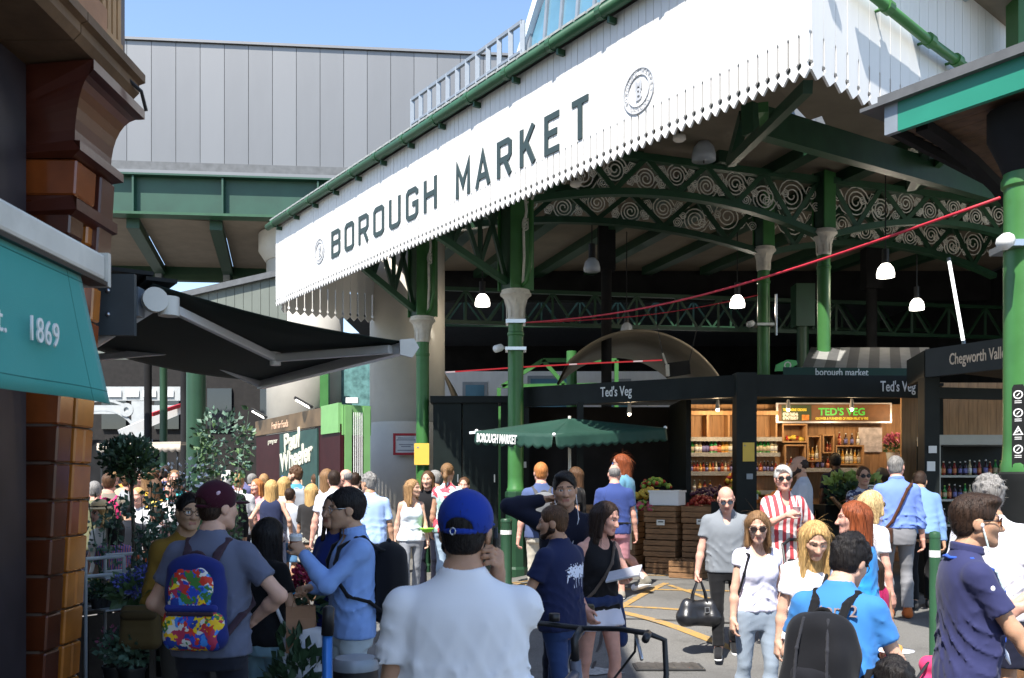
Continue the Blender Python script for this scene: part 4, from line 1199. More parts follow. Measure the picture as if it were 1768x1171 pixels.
# ------------------------------------------------------------------ folding arm awning behind the corner
M_fab = mat('dark_green_canvas', (0.006, 0.016, 0.012), 0.85, var=0.1, scale=3, bump=0.1, bscale=300)
M_arm = mat('silver_arm', (0.72, 0.73, 0.74), 0.45, 0.1, var=0.06)
FA = thing('folding_awning', 'dark green awning with white folding arms behind the brick pillar', 'awning', (-1.9, 4.8, 2.5))
r0 = Vector((-1.885, 4.86, 2.60)); r1 = r0 + WD * 2.5
f0 = Vector((-0.60, 5.30, 2.42)); f1 = f0 + WD * 2.5
def fabf(u, v):
 a = r0.lerp(r1, u) + UP * 0.09; b = f0.lerp(f1, u) + UP * 0.03
 p = a.lerp(b, v); return (p.x, p.y, p.z + 0.05 * math.sin(math.pi * v) * (0.3 if u < .05 else 0.0) - 0.05 * math.sin(math.pi * v))
sheet('fabric', fabf, 24, 12, M_fab, FA)
def fval(u, v):
 p = f0.lerp(f1, u); return (p.x, p.y, p.z - 0.02 - 0.13 * v)
mb = MB(); mb.tube([r0, r1], 0.05, 12); mb.build('roller', M_arm, FA, smooth=True)
mb = MB(); mb.tube([r0 - WD * .07, r0 - WD * .02], 0.064, 20); mb.build('roller_cap', M_barw, FA, auto=40)
mb = MB(); mb.box(r0 + Vector((-0.085, -0.02, -0.01)), (0.07, 0.08, 0.15)); mb.build('wall_bracket', M_grey, FA)
mb = MB()
q = [(-2.085, 4.70), (-1.905, 4.70)]
mb.box((-2.01, 4.70, 2.55), (0.20, 0.03, 0.31)); mb.build('side_plate', mat('slate_paint', (0.05, 0.06, 0.065), 0.55, var=0.1), FA)
for z in (2.50, 2.62):
 mb = MB(); mb.ball((-2.04, 4.68, z), 0.012, 8); mb.build('bolt', M_steel, FA, smooth=True)
mb = MB(); mb.bar(r0 + Vector((-.10, -.05, 0.15)), r0 + WD * 3 + Vector((-.10, -.05, 0.15)), 0.24, 0.02);
mb.bar(r0 + Vector((.03, .05, 0.125)), r0 + WD * 3 + Vector((.03, .05, 0.125)), 0.16, 0.02); mb.build('hood', M_black, FA)
mb = MB(); mb.bar(f0, f1, 0.055, 0.06); mb.build('front_bar', M_arm, FA)
fx = (f0 - r0); fx.z = 0; fx.normalize()
mb = MB(); mb.prism([(-.05, -.045), (.02, -.06), (.06, 0.0), (.03, .05), (-.05, .04)], frame(f0 - WD * .01, fx, UP), 0, 0.025); mb.build('end_cap', M_barw, FA)
el = Vector((-1.52, 5.95, 2.445)); sh = r0 + Vector((0.07, 0.04, -0.02));
def armseg(p, q, nm='arm'):
 mb = MB(); mb.bar(p, q, 0.04, 0.05); bevel(mb.build(nm, M_arm, FA), 0.008, 2)
armseg(sh, el); armseg(el + Vector((.02, -.02, 0)), f0 + Vector((-.1, .06, 0.0)))
mb = MB(); mb.tube([sh - UP * .05, sh + UP * .05], 0.055, 12); mb.build('shoulder', M_barw, FA, auto=40)
mb = MB(); mb.tube([el - UP * .045, el + UP * .045], 0.036, 12); mb.build('elbow', M_arm, FA, auto=40)
sh2 = r1 + Vector((0.07, 0.04, -0.02)); el2 = sh2 + (el - sh);
armseg(sh2, sh2 + WD * -0.9 + WN * .5); armseg(sh2 + WD * -0.9 + WN * .5, f1)
# ------------------------------------------------------------------ corner vegetable stall
ST = thing('vegetable_stall', 'black framed corner vegetable stall with white name lettering on its beams', 'stall', (3.36, 13.4, ground_z(3.36, 13.4)))
PL, PC, PR = Vector((0.08, 15.3, 0)), Vector((3.36, 13.4, 0)), Vector((6.07, 13.57, 0))
M_blkst = mat('black_stall_paint', (0.011, 0.014, 0.013), 0.55, var=0.25, scale=3, spec=0.2)
def sbeam(p, q, z0, z1, w=0.1, nm='beam', m=M_blkst, par=ST):
 mb = MB(); mb.bar(Vector((p.x, p.y, (z0 + z1) / 2)), Vector((q.x, q.y, (z0 + z1) / 2)), w, z1 - z0); return mb.build(nm, m, par)
dl = (PC - PL).normalized(); dr = (PR - PC).normalized()
BML = sbeam(PL, PC - dl * .12, 2.87, 3.19); BMR = sbeam(PC + dr * .12, PR, 2.87, 3.19)
mb = MB(); mb.box((PC.x, PC.y, 1.7), (0.29, 0.26, 3.02)); mb.build('post', M_blkst, ST)
mb = MB(); mb.box((PL.x + .12, PL.y - .02, 1.55), (0.16, 0.16, 2.7)); mb.build('post', M_blkst, ST)
mb = MB(); mb.box((PL.x + 1.0, PL.y - .62, 1.55), (0.1, 0.1, 2.7)); mb.build('post', M_blkst, ST)
mb = MB(); mb.box((PR.x + .1, PR.y, 1.55), (0.2, 0.2, 2.8)); mb.build('post', M_blkst, ST)
mb = MB(); mb.prism([(PL.x, PL.y + .1), (PC.x, PC.y + .1), (PR.x + .3, PR.y + .1), (7.4, 17.2), (0.2, 17.2)], Matrix.Identity(4), 3.06, 3.10); mb.build('roof_panel', M_blkst, ST)
# back walls of boards
for k in range(30):
 mb = MB(); mb.box((2.92 + k * .15, 15.95, 1.62), (0.146, 0.04, 2.7)); mb.build('back_board', M_pwood, ST)
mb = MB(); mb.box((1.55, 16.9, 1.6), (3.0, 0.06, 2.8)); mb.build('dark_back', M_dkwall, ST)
mb = MB(); mb.box((2.86, 15.8, 1.6), (0.08, 1.6, 2.8)); mb.build('partition', M_blkst, ST)
nL = (-dl.y, dl.x); fl = frame(PL.lerp(PC, 0.405) + UP * 2.97 + Vector((dl.y, -dl.x, 0)) * 0.052, dl, UP)
text('name_lettering', "Ted's Veg", M_pwhite, fl, 0.215, BML, sx=0.62, ext=0.004, bold=0.002)
fr_ = frame(PC.lerp(PR, 0.735) + UP * 2.96 + Vector((dr.y, -dr.x, 0)) * 0.052, dr, UP)
text('name_lettering', "Ted's Veg", M_pwhite, fr_, 0.215, BMR, sx=0.62, ext=0.004, bold=0.002)
# shelves
SHY = 15.78
def shelf(x0, x1, z, par=ST, d=.3):
 mb = MB(); mb.box(((x0 + x1) / 2, SHY, z), (x1 - x0, d, 0.035)); mb.build('shelf', M_pwood, par)
 mb = MB(); mb.box(((x0 + x1) / 2, SHY - d / 2 - .006, z), (x1 - x0, 0.012, 0.07)); mb.build('price_strip', mat('price_strip', (0.35, 0.34, 0.32), 0.6, var=0.5, scale=40, stretch=(1, 1, 4)), par)
for z in (2.10, 1.78, 1.46): shelf(2.93, 3.82, z); shelf(4.1, 4.52, z)
shelf(2.93, 4.55, 2.36)
for x in (2.93, 3.3, 3.66, 4.46):
 mb = MB(); mb.box((x, SHY, 2.58), (0.03, 0.3, 0.42)); mb.build('divider', M_pwood, ST)
mb = MB(); mb.box((3.7, SHY - .16, 2.80), (1.6, 0.05, 0.07)); mb.build('top_rail', M_pwood, ST)
# boxes used as shelves
def wbox(x0, x1, z0, z1, y=SHY):
 mb = MB(); t = .025
 mb.box(((x0 + x1) / 2, y, z0 + t / 2), (x1 - x0, .3, t)); mb.box(((x0 + x1) / 2, y, z1 - t / 2), (x1 - x0, .3, t))
 mb.box((x0 + t / 2, y, (z0 + z1) / 2), (t, .3, z1 - z0 - 2 * t - .002)); mb.box((x1 - t / 2, y, (z0 + z1) / 2), (t, .3, z1 - z0 - 2 * t - .002))
 mb.build('box_shelf', M_pwood, ST)
wbox(4.56, 4.98, 2.30, 2.62); wbox(4.98, 5.22, 1.98, 2.42); wbox(5.24, 5.44, 2.12, 2.44); wbox(4.60, 4.96, 1.9, 2.27); wbox(5.46, 5.94, 1.92, 2.26)
shelf(4.56, 5.95, 1.84)
# bottles: things of their own, alike ones share a label
def bottle_mesh(name, col, capc, labc, h=0.27, r=0.036):
 g = mat('bottle_' + name, col, 0.12, var=0.1, spec=0.6); l = mat('label_' + name, labc, 0.6, var=0.15, scale=30); c = mat('cap_' + name, capc, 0.4, var=0.05)
 mb = MB()
 mb.lathe([(r * .95, 0), (r, .01), (r, h * .14)], n=8); mb.mi = 1; mb.lathe([(r * 1.03, h * .14), (r * 1.03, h * .48)], n=8); mb.mi = 0
 mb.lathe([(r, h * .48), (r, h * .56), (r * .45, h * .74), (r * .36, h * .92)], n=8); mb.mi = 2; mb.lathe([(r * .42, h * .9), (r * .42, h)], n=8)
 return mb.mesh('bottle_' + name, [g, l, c], True)
BOT = {'green': bottle_mesh('green', (0.02, 0.22, 0.04), (0.3, 0.5, 0.1), (0.5, 0.45, 0.3)),
       'pink': bottle_mesh('pink', (0.03, 0.3, 0.08), (0.2, 0.5, 0.15), (0.75, 0.35, 0.4)),
       'amber': bottle_mesh('amber', (0.6, 0.28, 0.04), (0.7, 0.6, 0.3), (0.7, 0.5, 0.2)),
       'dark': bottle_mesh('dark', (0.03, 0.012, 0.015), (0.6, 0.6, 0.6), (0.2, 0.2, 0.45)),
       'clear': bottle_mesh('clear', (0.45, 0.38, 0.22), (0.75, 0.7, 0.55), (0.72, 0.72, 0.7)),
       'red': bottle_mesh('red', (0.25, 0.03, 0.02), (0.7, 0.65, 0.5), (0.65, 0.25, 0.12))}
BTXT = {'green': 'green glass juice bottle with pale paper label on the stall shelf', 'pink': 'green juice bottle with a pink label on the stall shelf', 'amber': 'amber juice bottle with yellow label on the stall shelf',
  'dark': 'dark cordial bottle with a pale cap on the stall shelf', 'clear': 'pale bottle with white label on the stall shelf', 'red': 'small red sauce bottle with a cream cap on the stall shelf'}
def bottles(kinds, x0, x1, z, sc=1.0, y=SHY - .06):
 n = len(kinds)
 for i, k in enumerate(kinds):
  o = bpy.data.objects.new('bottle', BOT[k]); COL.objects.link(o)
  o.location = (x0 + (x1 - x0) * (i + .5) / n, y + random.uniform(-.02, .02), z); o.scale = (sc * random.uniform(.92, 1.05), sc, sc * random.uniform(.88, 1.06)); o.rotation_euler.z = random.uniform(0, 6)
  tag(o, BTXT[k], 'bottle', 'bottles on the stall shelves, ' + k)
bottles(['green', 'green', 'clear', 'clear', 'dark', 'dark', 'pink', 'pink', 'red', 'amber', 'amber', 'clear', 'amber'], 2.96, 3.80, 2.12)
bottles(['dark', 'dark', 'red', 'red', 'amber', 'red', 'dark', 'amber', 'red', 'clear', 'dark', 'red', 'clear', 'red', 'dark', 'dark'], 2.96, 3.80, 1.80, .72)
bottles(['clear', 'clear', 'amber', 'red', 'amber'], 2.96, 3.4, 1.48, .8)
bottles(['green', 'green', 'green', 'green', 'clear', 'clear'], 4.12, 4.5, 2.12)
bottles(['dark', 'red', 'dark', 'dark', 'dark', 'red'], 4.12, 4.5, 1.80, .72)
bottles(['amber', 'amber', 'clear'], 5.0, 5.2, 2.01, .9)
bottles(['red', 'red', 'red'], 5.25, 5.43, 2.15, .6)
bottles(['clear', 'amber', 'clear', 'clear', 'amber', 'clear'], 5.5, 5.92, 1.95, .9)
bottles(['red', 'dark', 'dark', 'clear'], 5.5, 5.92, 2.265, .8)
bottles(['dark', 'red', 'dark', 'red', 'dark', 'red', 'dark', 'dark', 'red'], 4.6, 5.4, 1.86, .8)
# lit signboard at the back of the stall
SB = thing('stall_signboard', 'lit wooden signboard with green and yellow lettering under the right stall beam', 'sign', (5.4, 15.6, 2.8))
mb = MB(); mb.box((5.42, 15.62, 2.80), (1.95, 0.04, 0.34)); mb.build('frame', mat('alu_frame', (0.45, 0.46, 0.5), 0.4, 0.5, var=.1), SB)
mb = MB(); mb.box((5.42, 15.59, 2.80), (1.87, 0.03, 0.28)); mb.build('panel', mat('sign_brown', (0.14, 0.06, 0.02), 0.6, var=.3), SB)
mb = MB(); mb.box((4.78, 15.574, 2.80), (0.5, 0.012, 0.26)); mb.build('phone_panel', mat('sign_dkgreen', (0.03, 0.05, 0.02), 0.6), SB)
M_sgreen = mat('sign_lime', (0.08, 0.6, 0.08), 0.5, var=.05); M_syel = mat('sign_lemon', (0.75, 0.6, 0.06), 0.5, var=.05)
fx = Vector((1, 0, 0))
text('lettering', "TED'S VEG", M_sgreen, frame((5.15, 15.57, 2.76), fx, UP), 0.17, SB, bold=.004, ext=.004)
text('lettering', 'GROWER & FURNISHER OF FRESH FRUIT & VEG', M_syel, frame((5.1, 15.57, 2.685), fx, UP), 0.058, SB, bold=.002, ext=.003, sx=.72)
text('lettering', '07901768346', M_pwhite, frame((4.55, 15.566, 2.75), fx, UP), 0.075, SB, bold=.002, ext=.003, sx=.62)
text('lettering', '07947785859', M_pwhite, frame((4.55, 15.566, 2.685), fx, UP), 0.075, SB, bold=.002, ext=.003, sx=.62)
text('lettering', 'TELEPHONE ORDERS', M_syel, frame((4.55, 15.566, 2.83), fx, UP), 0.06, SB, bold=.002, ext=.003, sx=.7)
mb = MB(); mb.box((4.93, 15.566, 2.72), (.12, .01, .09)); mb.build('orange_picture', mat('orange_print', (0.6, 0.2, 0.03), .6, var=.4, scale=20), SB)
def flat(name, label, cat, c, size, m, extra=None):
 o = thing(name, label, cat, c)
 mb = MB(); mb.box(c, size); mb.build('sheet', m, o); return o
flat('poster', 'pale printed poster pinned to the wooden wall near pink flowers', 'poster', (6.14, 15.88, 2.36), (0.40, 0.012, 0.42), mat('poster_print', (0.6, 0.55, 0.55), 0.6, var=.3, scale=14))
flat('paper_sheet', 'small white paper pinned right of the pale poster', 'paper', (6.78, 15.88, 2.40), (0.2, 0.012, 0.22), M_pwhite)
DS = thing('round_sign', 'pale blue round sign hanging on the wooden stall wall', 'sign', (6.98, 15.86, 2.5))
mb = MB(); mb.lathe([(0.26, 0), (0.27, .015), (0.26, .03)], (6.98, 15.88, 2.48), 24, Matrix.Rotation(R(90), 3, 'X')); mb.build('disc', mat('pale_blue', (0.25, 0.42, 0.48), .5, var=.15), DS)
mb = MB(); mb.box((7.02, 15.84, 2.38), (.2, .01, .26)); mb.build('dark_patch', M_black, DS)
# stall lamps (lit, as in the photograph)
def warm(loc, e, sz=0.05, col=(1, 0.72, 0.42)):
 l = bpy.data.lights.new('stall_lamp', 'POINT'); l.energy = e; l.color = col; l.shadow_soft_size = sz
 o = bpy.data.objects.new('stall_lamp', l); COL.objects.link(o); o.location = loc
for i, (x, y, z, e) in enumerate(((3.35, 15.1, 2.78, 22), (4.5, 15.1, 2.78, 16), (5.5, 15.0, 2.78, 20), (6.5, 15.1, 2.78, 12), (1.9, 15.0, 2.7, 7))):
 S = thing('spotlight', ('small lit spotlight under the stall roof ' + ('above the left bottle shelves', 'right of the corner post', 'before the signboard', 'before the round sign', 'over the fruit under the parasol')[i]), 'lamp', (x, y, z + .1))
 mb = MB(); mb.lathe([(0.02, 2.98 - z), (0.03, 0.14), (0.035, 0.10), (0.04, 0.05)], (x, y, z), 10); mb.build('housing', M_pwhite, S)
 mb = MB(); mb.ball((x, y, z + .035), 0.03, 8); b = mb.build('bulb', M_lampglow, S, smooth=True);
 warm((x, y, z - .05), e * (.45 if i == 2 else .75))
# ------------------------------------------------------------------ crates and produce
def crate_mesh(w, d, h, n=3):
 mb = MB(); sh = h / n
 for i in range(n):
  z = sh * (i + .5)
  for y in (-d / 2, d / 2): mb.box((0, y, z), (w, .014, sh * .82))
  for x in (-w / 2, w / 2): mb.box((x, 0, z), (.014, d - .03, sh * .82))
 for x in (-1, 1):
  for y in (-1, 1): mb.box((x * (w / 2 - .025), y * (d / 2 - .025), h / 2), (.03, .03, h))
 mb.box((0, 0, .012), (w - .03, d - .03, .012))
 return mb
def crate(label, x, y, z, w=.5, d=.36, h=.25, rz=0, grp='wooden produce crates', n=3):
 T = thing('wooden_crate', label, 'crate', (x, y, z), rz, grp)
 sh = h / n
 M0 = WM[T.name]
 for i in range(n):
  for yy in (-d / 2, d / 2):
   mb = MB(); mb.box((0, yy, sh * (i + .5)), (w, .014, sh * .84)); mb.build('slat', M_wood, T, world=False)
  for xx in (-w / 2 + .008, w / 2 - .008):
   mb = MB(); mb.box((xx, 0, sh * (i + .5)), (.014, d - .018, sh * .84)); mb.build('slat', M_wood, T, world=False)
 mb = MB()
 for xx in (-1, 1):
  for yy in (-1, 1): mb.box((xx * (w / 2 - .035), yy * (d / 2 - .03), h / 2), (.03, .03, h))
 mb.build('corner_post', M_wood, T, world=False)
 mb = MB(); mb.box((0, 0, .02), (w - .04, d - .04, .012)); mb.build('base', M_wood, T, world=False)
 return T
def heap(name, label, cat, c, rx, ry, h, m, n=60, s=.035, base=True):
 "a mound of fruit: every fruit real geometry, joined as one uncountable heap"
 mb = MB(); rn = random.Random(sum(map(ord, label)))
 for i in range(n):
  a = rn.uniform(0, 6.283); q = math.sqrt(rn.random()); x = q * math.cos(a); y = q * math.sin(a)
  z = h * (1 - q * q) * rn.uniform(.75, 1)
  mb.mi = 0 if rn.random() < .7 or not isinstance(m, (list, tuple)) else 1
  mb.ball(Vector(c) + Vector((x * rx, y * ry, z)), s * rn.uniform(.8, 1.15), 7, (1, 1, rn.uniform(.8, 1.1)))
 o = mb.build(name, m, None, smooth=True, kind='stuff')
 return tag(o, label, cat)
def rr(i): return random.Random(i).uniform(-1, 1)
gz = ground_z(2.4, 13.9)
k = 0
for col, (x, y, hgt) in enumerate(((2.30, 13.95, 4), (2.82, 13.72, 4), (3.3, 13.95, 3), (1.75, 14.3, 4), (1.2, 14.6, 4), (2.55, 13.30, 1))):
 for lv in range(hgt):
  pos = ('bottom', 'second', 'third', 'top')[lv]
  crate(f'slatted wooden crate, {pos} one of the stack ' + ('under the white foam box', 'beside the chalk board', 'by the corner post', 'behind the woman in the denim shirt', 'farthest to the left of the stall front', 'lying alone in front of the others')[col], x + rr(k) * .02, y + rr(k + 40) * .02, gz + lv * .255, .5, .38, .25, R(-30) + rr(k + 9) * .04); k += 1
C_or = mat('orange_fruit', (0.65, 0.2, 0.02), .5, var=.15); C_ye = mat('yellow_fruit', (0.62, 0.45, 0.06), .5, var=.15); C_re = mat('red_fruit', (0.35, 0.03, 0.02), .4, var=.3); C_gr = mat('green_fruit', (0.16, 0.3, 0.04), .5, var=.3); C_pu = mat('purple_fruit', (0.06, 0.015, 0.04), .4, var=.2); C_pk = mat('radish_pink', (0.5, 0.1, 0.15), .5, var=.3)
heap('oranges', 'heap of oranges on the stall before the bottle shelves', 'oranges', (3.55, 14.1, 1.24), .34, .28, .28, C_or, 70, .042)
heap('tomatoes', 'heap of red tomatoes left of the oranges', 'tomatoes', (2.95, 14.35, 1.22), .30, .26, .2, C_re, 80, .035)
heap('potatoes', 'heap of small yellow potatoes behind the white foam box', 'potatoes', (2.12, 14.3, 1.38), .30, .26, .16, C_ye, 80, .034)
heap('mixed_apples', 'heap of mixed red and green apples under the parasol edge', 'apples', (2.3, 14.95, 1.55), .26, .2, .16, [C_gr, C_re], 60, .036)
heap('plums', 'heap of dark plums at the back of the fruit display', 'plums', (3.25, 14.85, 1.42), .4, .2, .16, C_pu, 60, .034)
heap('green_apples', 'heap of green apples near the corner post', 'apples', (3.7, 14.9, 1.45), .28, .2, .16, C_gr, 50, .036)
heap('red_peppers', 'red peppers piled beside the left bottle shelf', 'peppers', (3.72, 15.35, 1.62), .16, .14, .22, [C_re, C_ye], 34, .05)
heap('radishes', 'bunches of pink radishes hanging left of the crates', 'radishes', (1.98, 13.95, 1.22), .2, .16, .14, [C_pk, C_gr], 50, .028)
heap('lemons', 'lemons and yellow fruit on the box shelf', 'lemons', (4.77, 15.72, 2.35), .16, .08, .08, [C_ye, C_re], 16, .035)
heap('peaches', 'peaches and tomatoes heaped right of the corner post', 'peaches', (4.35, 14.6, 1.35), .4, .25, .2, [C_or, C_re], 60, .038)
DSP = thing('display_table', 'dark sloping display table under the fruit heaps', 'table', (2.9, 14.6, gz))
mb = MB(); mb.bar((1.9, 15.2, 1.13), (4.7, 14.4, 1.2), 1.0, 0.06); mb.build('top', M_blkst, DSP)
mb = MB(); mb.bar((2.1, 15.1, .7), (4.6, 14.5, .7), .7, .8); mb.build('front_panel', M_blkst, DSP)
M_card = mat('price_card_white', (.7, .69, .62), .6, var=.05)
for i, (x, y, z) in enumerate(((2.2, 13.72, .98), (2.75, 13.5, 1.0), (3.25, 13.72, .8), (1.7, 14.1, 1.05), (4.3, 14.25, 1.38), (3.6, 13.78, 1.36), (2.5, 14.0, 1.42), (5.2, 13.4, 1.5))):
 T = thing('price_card', 'small white price card stuck in the stall display', 'price card', (x, y, z), R(-20), 'price cards on the stall')
 mb = MB(); mb.box((0, 0, .06), (.12, .006, .08)); mb.build('card', M_card, T, world=False); mb = MB(); mb.box((0, .004, -.02), (.012, .006, .12)); mb.build('stick', M_wood, T, world=False)
 mb = MB(); mb.box((0, -.005, .07), (.08, .003, .016)); mb.build('price_line', M_iron, T, world=False)
FB = thing('foam_box', 'white foam box standing on the crate stack', 'box', (2.33, 13.9, gz + 1.02), R(-30))
mb = MB(); mb.box((0, 0, .10), (.46, .32, .2)); bevel(mb.build('box', mat('white_foam', (0.75, 0.76, 0.77), .8, var=.02), FB, world=False), .01, 2)
mb = MB(); mb.box((0, 0, .21), (.48, .34, .03)); mb.build('lid', MATS['white_foam'], FB, world=False)
CBd = thing('chalk_board', 'small black chalk price board standing before the crates', 'board', (3.02, 13.35, gz), R(-25))
mb = MB(); mb.box((0, 0, .88), (.3, .02, .42)); mb.build('slate', M_black, CBd, world=False)
mb = MB(); mb.box((0, .02, .5), (.03, .03, 1.0)); mb.build('stake', M_wood, CBd, world=False)
# leafy greens and sloping box on the right part
def leaves(mb, c, rx, ry, rz, n, s, rn, up=0.3):
 for i in range(n):
  while True:
   p = Vector((rn.uniform(-1, 1), rn.uniform(-1, 1), rn.uniform(-1, 1)))
   if p.length < 1: break
  o = Vector(c) + Vector((p.x * rx, p.y * ry, p.z * rz))
  d = (p + Vector((rn.uniform(-.6, .6), rn.uniform(-.6, .6), rn.uniform(-.6, .6) + up))).normalized()
  u = d.cross(Vector((rn.uniform(-1, 1), rn.uniform(-1, 1), rn.uniform(-1, 1)))).normalized()
  L = s * rn.uniform(.7, 1.3); w = L * .34; nn = d.cross(u)
  mb.add([o, o + d * L * .5 + u * w + nn * L * .08, o + d * L, o + d * L * .5 - u * w + nn * L * .08], [(0, 1, 2, 3)])
def leafm(name, c, var=.35):
 m = mat(name, c, .5, var=var, scale=3)
 return m
M_leaf = leafm('leaf_mid', (0.08, 0.15, 0.055)); M_leafb = leafm('leaf_bluish', (0.085, 0.155, 0.105)); M_leafd = leafm('leaf_dark', (0.03, 0.065, 0.03)); M_lett = leafm('lettuce', (0.3, 0.42, 0.12))
mb = MB(); rn = random.Random(4); leaves(mb, (5.1, 13.75, 1.42), .42, .3, .2, 380, .12, rn); mb.mi = 1; leaves(mb, (5.1, 13.85, 1.62), .40, .2, .1, 200, .13, rn)
tag(mb.build('leafy_greens', [M_leafd, M_lett], None, kind='stuff'), 'heap of leafy greens and lettuce on the right half of the stall', 'greens')
GT = thing('sloping_box', 'sloping wooden box holding the leafy greens', 'box', (5.0, 13.5, gz))
mb = MB(); mb.bar((4.62, 13.40, 1.42), (4.95, 13.32, 1.02), .5, .03); mb.build('side', M_wood, GT)
mb = MB(); mb.box((5.1, 13.9, .85), (1.0, .6, .9)); mb.build('base', M_blkst, GT)
FP = thing('flower_pot', 'white pot of pink flowers standing on the stall shelf', 'flowers', (6.25, 15.2, 2.0))
mb = MB(); mb.lathe([(.08, 1.92), (.11, 2.12), (.115, 2.12)], (6.25, 15.2, 0), 14); mb.build('pot', M_pwhite, FP, auto=40)
mb = MB(); rn = random.Random(8); leaves(mb, (6.25, 15.2, 2.2), .14, .12, .1, 80, .07, rn); mb.build('foliage', M_leaf, FP, kind='stuff')
mb = MB(); leaves(mb, (6.3, 15.15, 2.32), .2, .14, .1, 170, .06, rn, .6); mb.build('blooms', mat('pink_bloom', (0.5, 0.12, 0.22), .6, var=.4, scale=20), FP, kind='stuff')
HP = thing('heart_pot', 'dark grey heart shaped pot below the pink flowers', 'pot', (6.1, 15.1, 1.6))
s_ = Soft(.04); s_.ell((6.02, 15.1, 1.78), (.09, .07, .1)); s_.ell((6.18, 15.1, 1.78), (.09, .07, .1)); s_.cap((6.1, 15.1, 1.74), (6.1, 15.1, 1.6), .1, .04)
link('pot_body', np_mesh('heart_pot', [(*s_.mesh(.018), 0)], mat('lead_grey', (.06, .065, .07), .5)), HP, True)
DSN = thing('soap_dispenser', 'white plastic dispenser on the dark wall behind the man with the shoulder bag', 'dispenser', (6.6, 15.3, 1.85))
mb = MB(); mb.box((6.62, 15.3, 1.98), (.24, .12, .34)); bevel(mb.build('case', mat('pale_plastic', (.5, .58, .66), .3, var=.05), DSN), .03, 3)
mb = MB(); mb.box((6.62, 15.3, 1.78), (.1, .08, .06)); mb.build('spout', M_grey, DSN)
# ------------------------------------------------------------------ neighbouring stall with lettering, cold shelves
CV = thing('juice_stall', 'black boxed juice stall with pale lettering at the right', 'stall', (5.3, 11.6, ground_z(5.3, 11.6)))
c1 = Vector((5.2, 11.6, 0)); c2 = Vector((6.6, 8.95, 0)); c3 = Vector((5.43, 12.65, 0))
BMC = sbeam(c1, c2, 2.95, 3.30, .08, 'beam', mat('black_stall_gloss', (.012, .012, .012), .4, var=.2, spec=.25), CV); sbeam(c3, c1 + Vector((.03, .06, 0)), 2.95, 3.30, .08, 'beam', M_blkst, CV)
mb = MB(); mb.box((5.27, 11.72, 1.6), (.19, .19, 2.72)); mb.build('post', M_blkst, CV)
mb = MB(); mb.prism([(5.2, 11.7), (6.6, 9.1), (8.6, 10), (8.6, 14.8), (5.5, 12.7)], Matrix.Identity(4), 3.2, 3.26); mb.build('roof_panel', M_blkst, CV)
dv = (c2 - c1).normalized(); fv = frame(c1 + dv * .34 + UP * 3.07 + Vector((dv.y, -dv.x, 0)) * .042, dv, UP)
text('name_lettering', 'Chegworth Valley', mat('cream_letter', (.7, .55, .42), .5), fv, 0.195, BMC, sx=.55, ext=.004, bold=.002)
for k in range(14):
 mb = MB(); mb.box((6.2 + k * .15, 14.6, 1.7), (.146, .05, 3.0)); mb.build('back_board', M_pwood, CV)
sbeam(Vector((5.3, 11.9, 0)), Vector((7.6, 12.4, 0)), 2.72, 2.86, .1, 'rear_beam', M_blkst, CV)
FR = thing('chiller_shelves', 'pale framed open chiller with rows of bottles inside the juice stall', 'chiller', (6.6, 13.4, ground_z(6, 13)))
x0, x1 = 6.05, 7.35; yf = 13.2
M_chill = mat('chiller_white', (.42, .42, .38), .5, var=.06)
mb = MB(); mb.box(((x0 + x1) / 2, yf + .3, 2.24), (x1 - x0, .7, .14)); mb.build('top', M_chill, FR)
for x in (x0 + .02, x1 - .32, x1 - .02): mb = MB(); mb.box((x, yf, 1.4), (.05, .05, 1.54)); mb.build('post', M_chill, FR)
for z in (.55, 1.02, 1.38, 1.72): mb = MB(); mb.box(((x0 + x1) / 2, yf + .3, z), (x1 - x0 - .08, .6, .03)); mb.build('shelf', M_chill, FR)
mb = MB(); mb.box(((x0 + x1) / 2, yf + .66, 1.4), (x1 - x0, .04, 1.7)); mb.build('back', M_blkst, FR)
for z in (1.04, 1.40, 1.74): bottles([random.Random(z * 9 + i).choice(['dark', 'dark', 'green', 'red', 'clear']) for i in range(16)], x0 + .06, x1 - .06, z, .8, yf + .14)
# striped awning of the inner stall and green parasol top over the beam
SA = thing('striped_awning', 'grey striped awning top behind the right stall beam', 'awning', (6, 15.6, 3.3))
M_stA = mat('awning_grey', (.22, .22, .21), .8, var=.1); M_stB = mat('awning_dark', (.07, .07, .07), .8, var=.1)
for k in range(12):
 a0 = at(1378 + k * 20, 650, 15.3); a1 = at(1398 + k * 20, 650, 15.3); b0 = at(1400 + k * 17, 600, 17.2); b1 = at(1417 + k * 17, 600, 17.2)
 mb = MB(); mb.add([a0, a1, b1, b0] + [p - UP * .01 for p in (a0, a1, b1, b0)], [(0, 1, 2, 3), (7, 6, 5, 4), (0, 4, 5, 1), (1, 5, 6, 2), (2, 6, 7, 3), (3, 7, 4, 0)]); mb.build('stripe', M_stA if k % 2 else M_stB, SA)
GPm = thing('low_parasol', 'green parasol with white lettering lying just above the right stall beam', 'parasol', (5.3, 14.4, 3.2))
a, b, c_ = at(1352, 650, 14.0), at(1575, 652, 14.2), at(1470, 634, 15.0); dd = at(1372, 637, 14.9); e_ = at(1568, 637, 15.0)
M_dkg = mat('parasol_green', rgb('10392d'), .7, var=.08, scale=3, bump=.1, bscale=200)
mb = MB(); mb.add([a, b, e_, dd, a - UP * .05, b - UP * .05, dd - UP * .05, e_ - UP * .05], [(0, 1, 2, 3), (4, 6, 7, 5), (0, 4, 5, 1), (1, 5, 7, 2), (2, 7, 6, 3), (3, 6, 4, 0)]); mb.build('canvas', M_dkg, GPm)
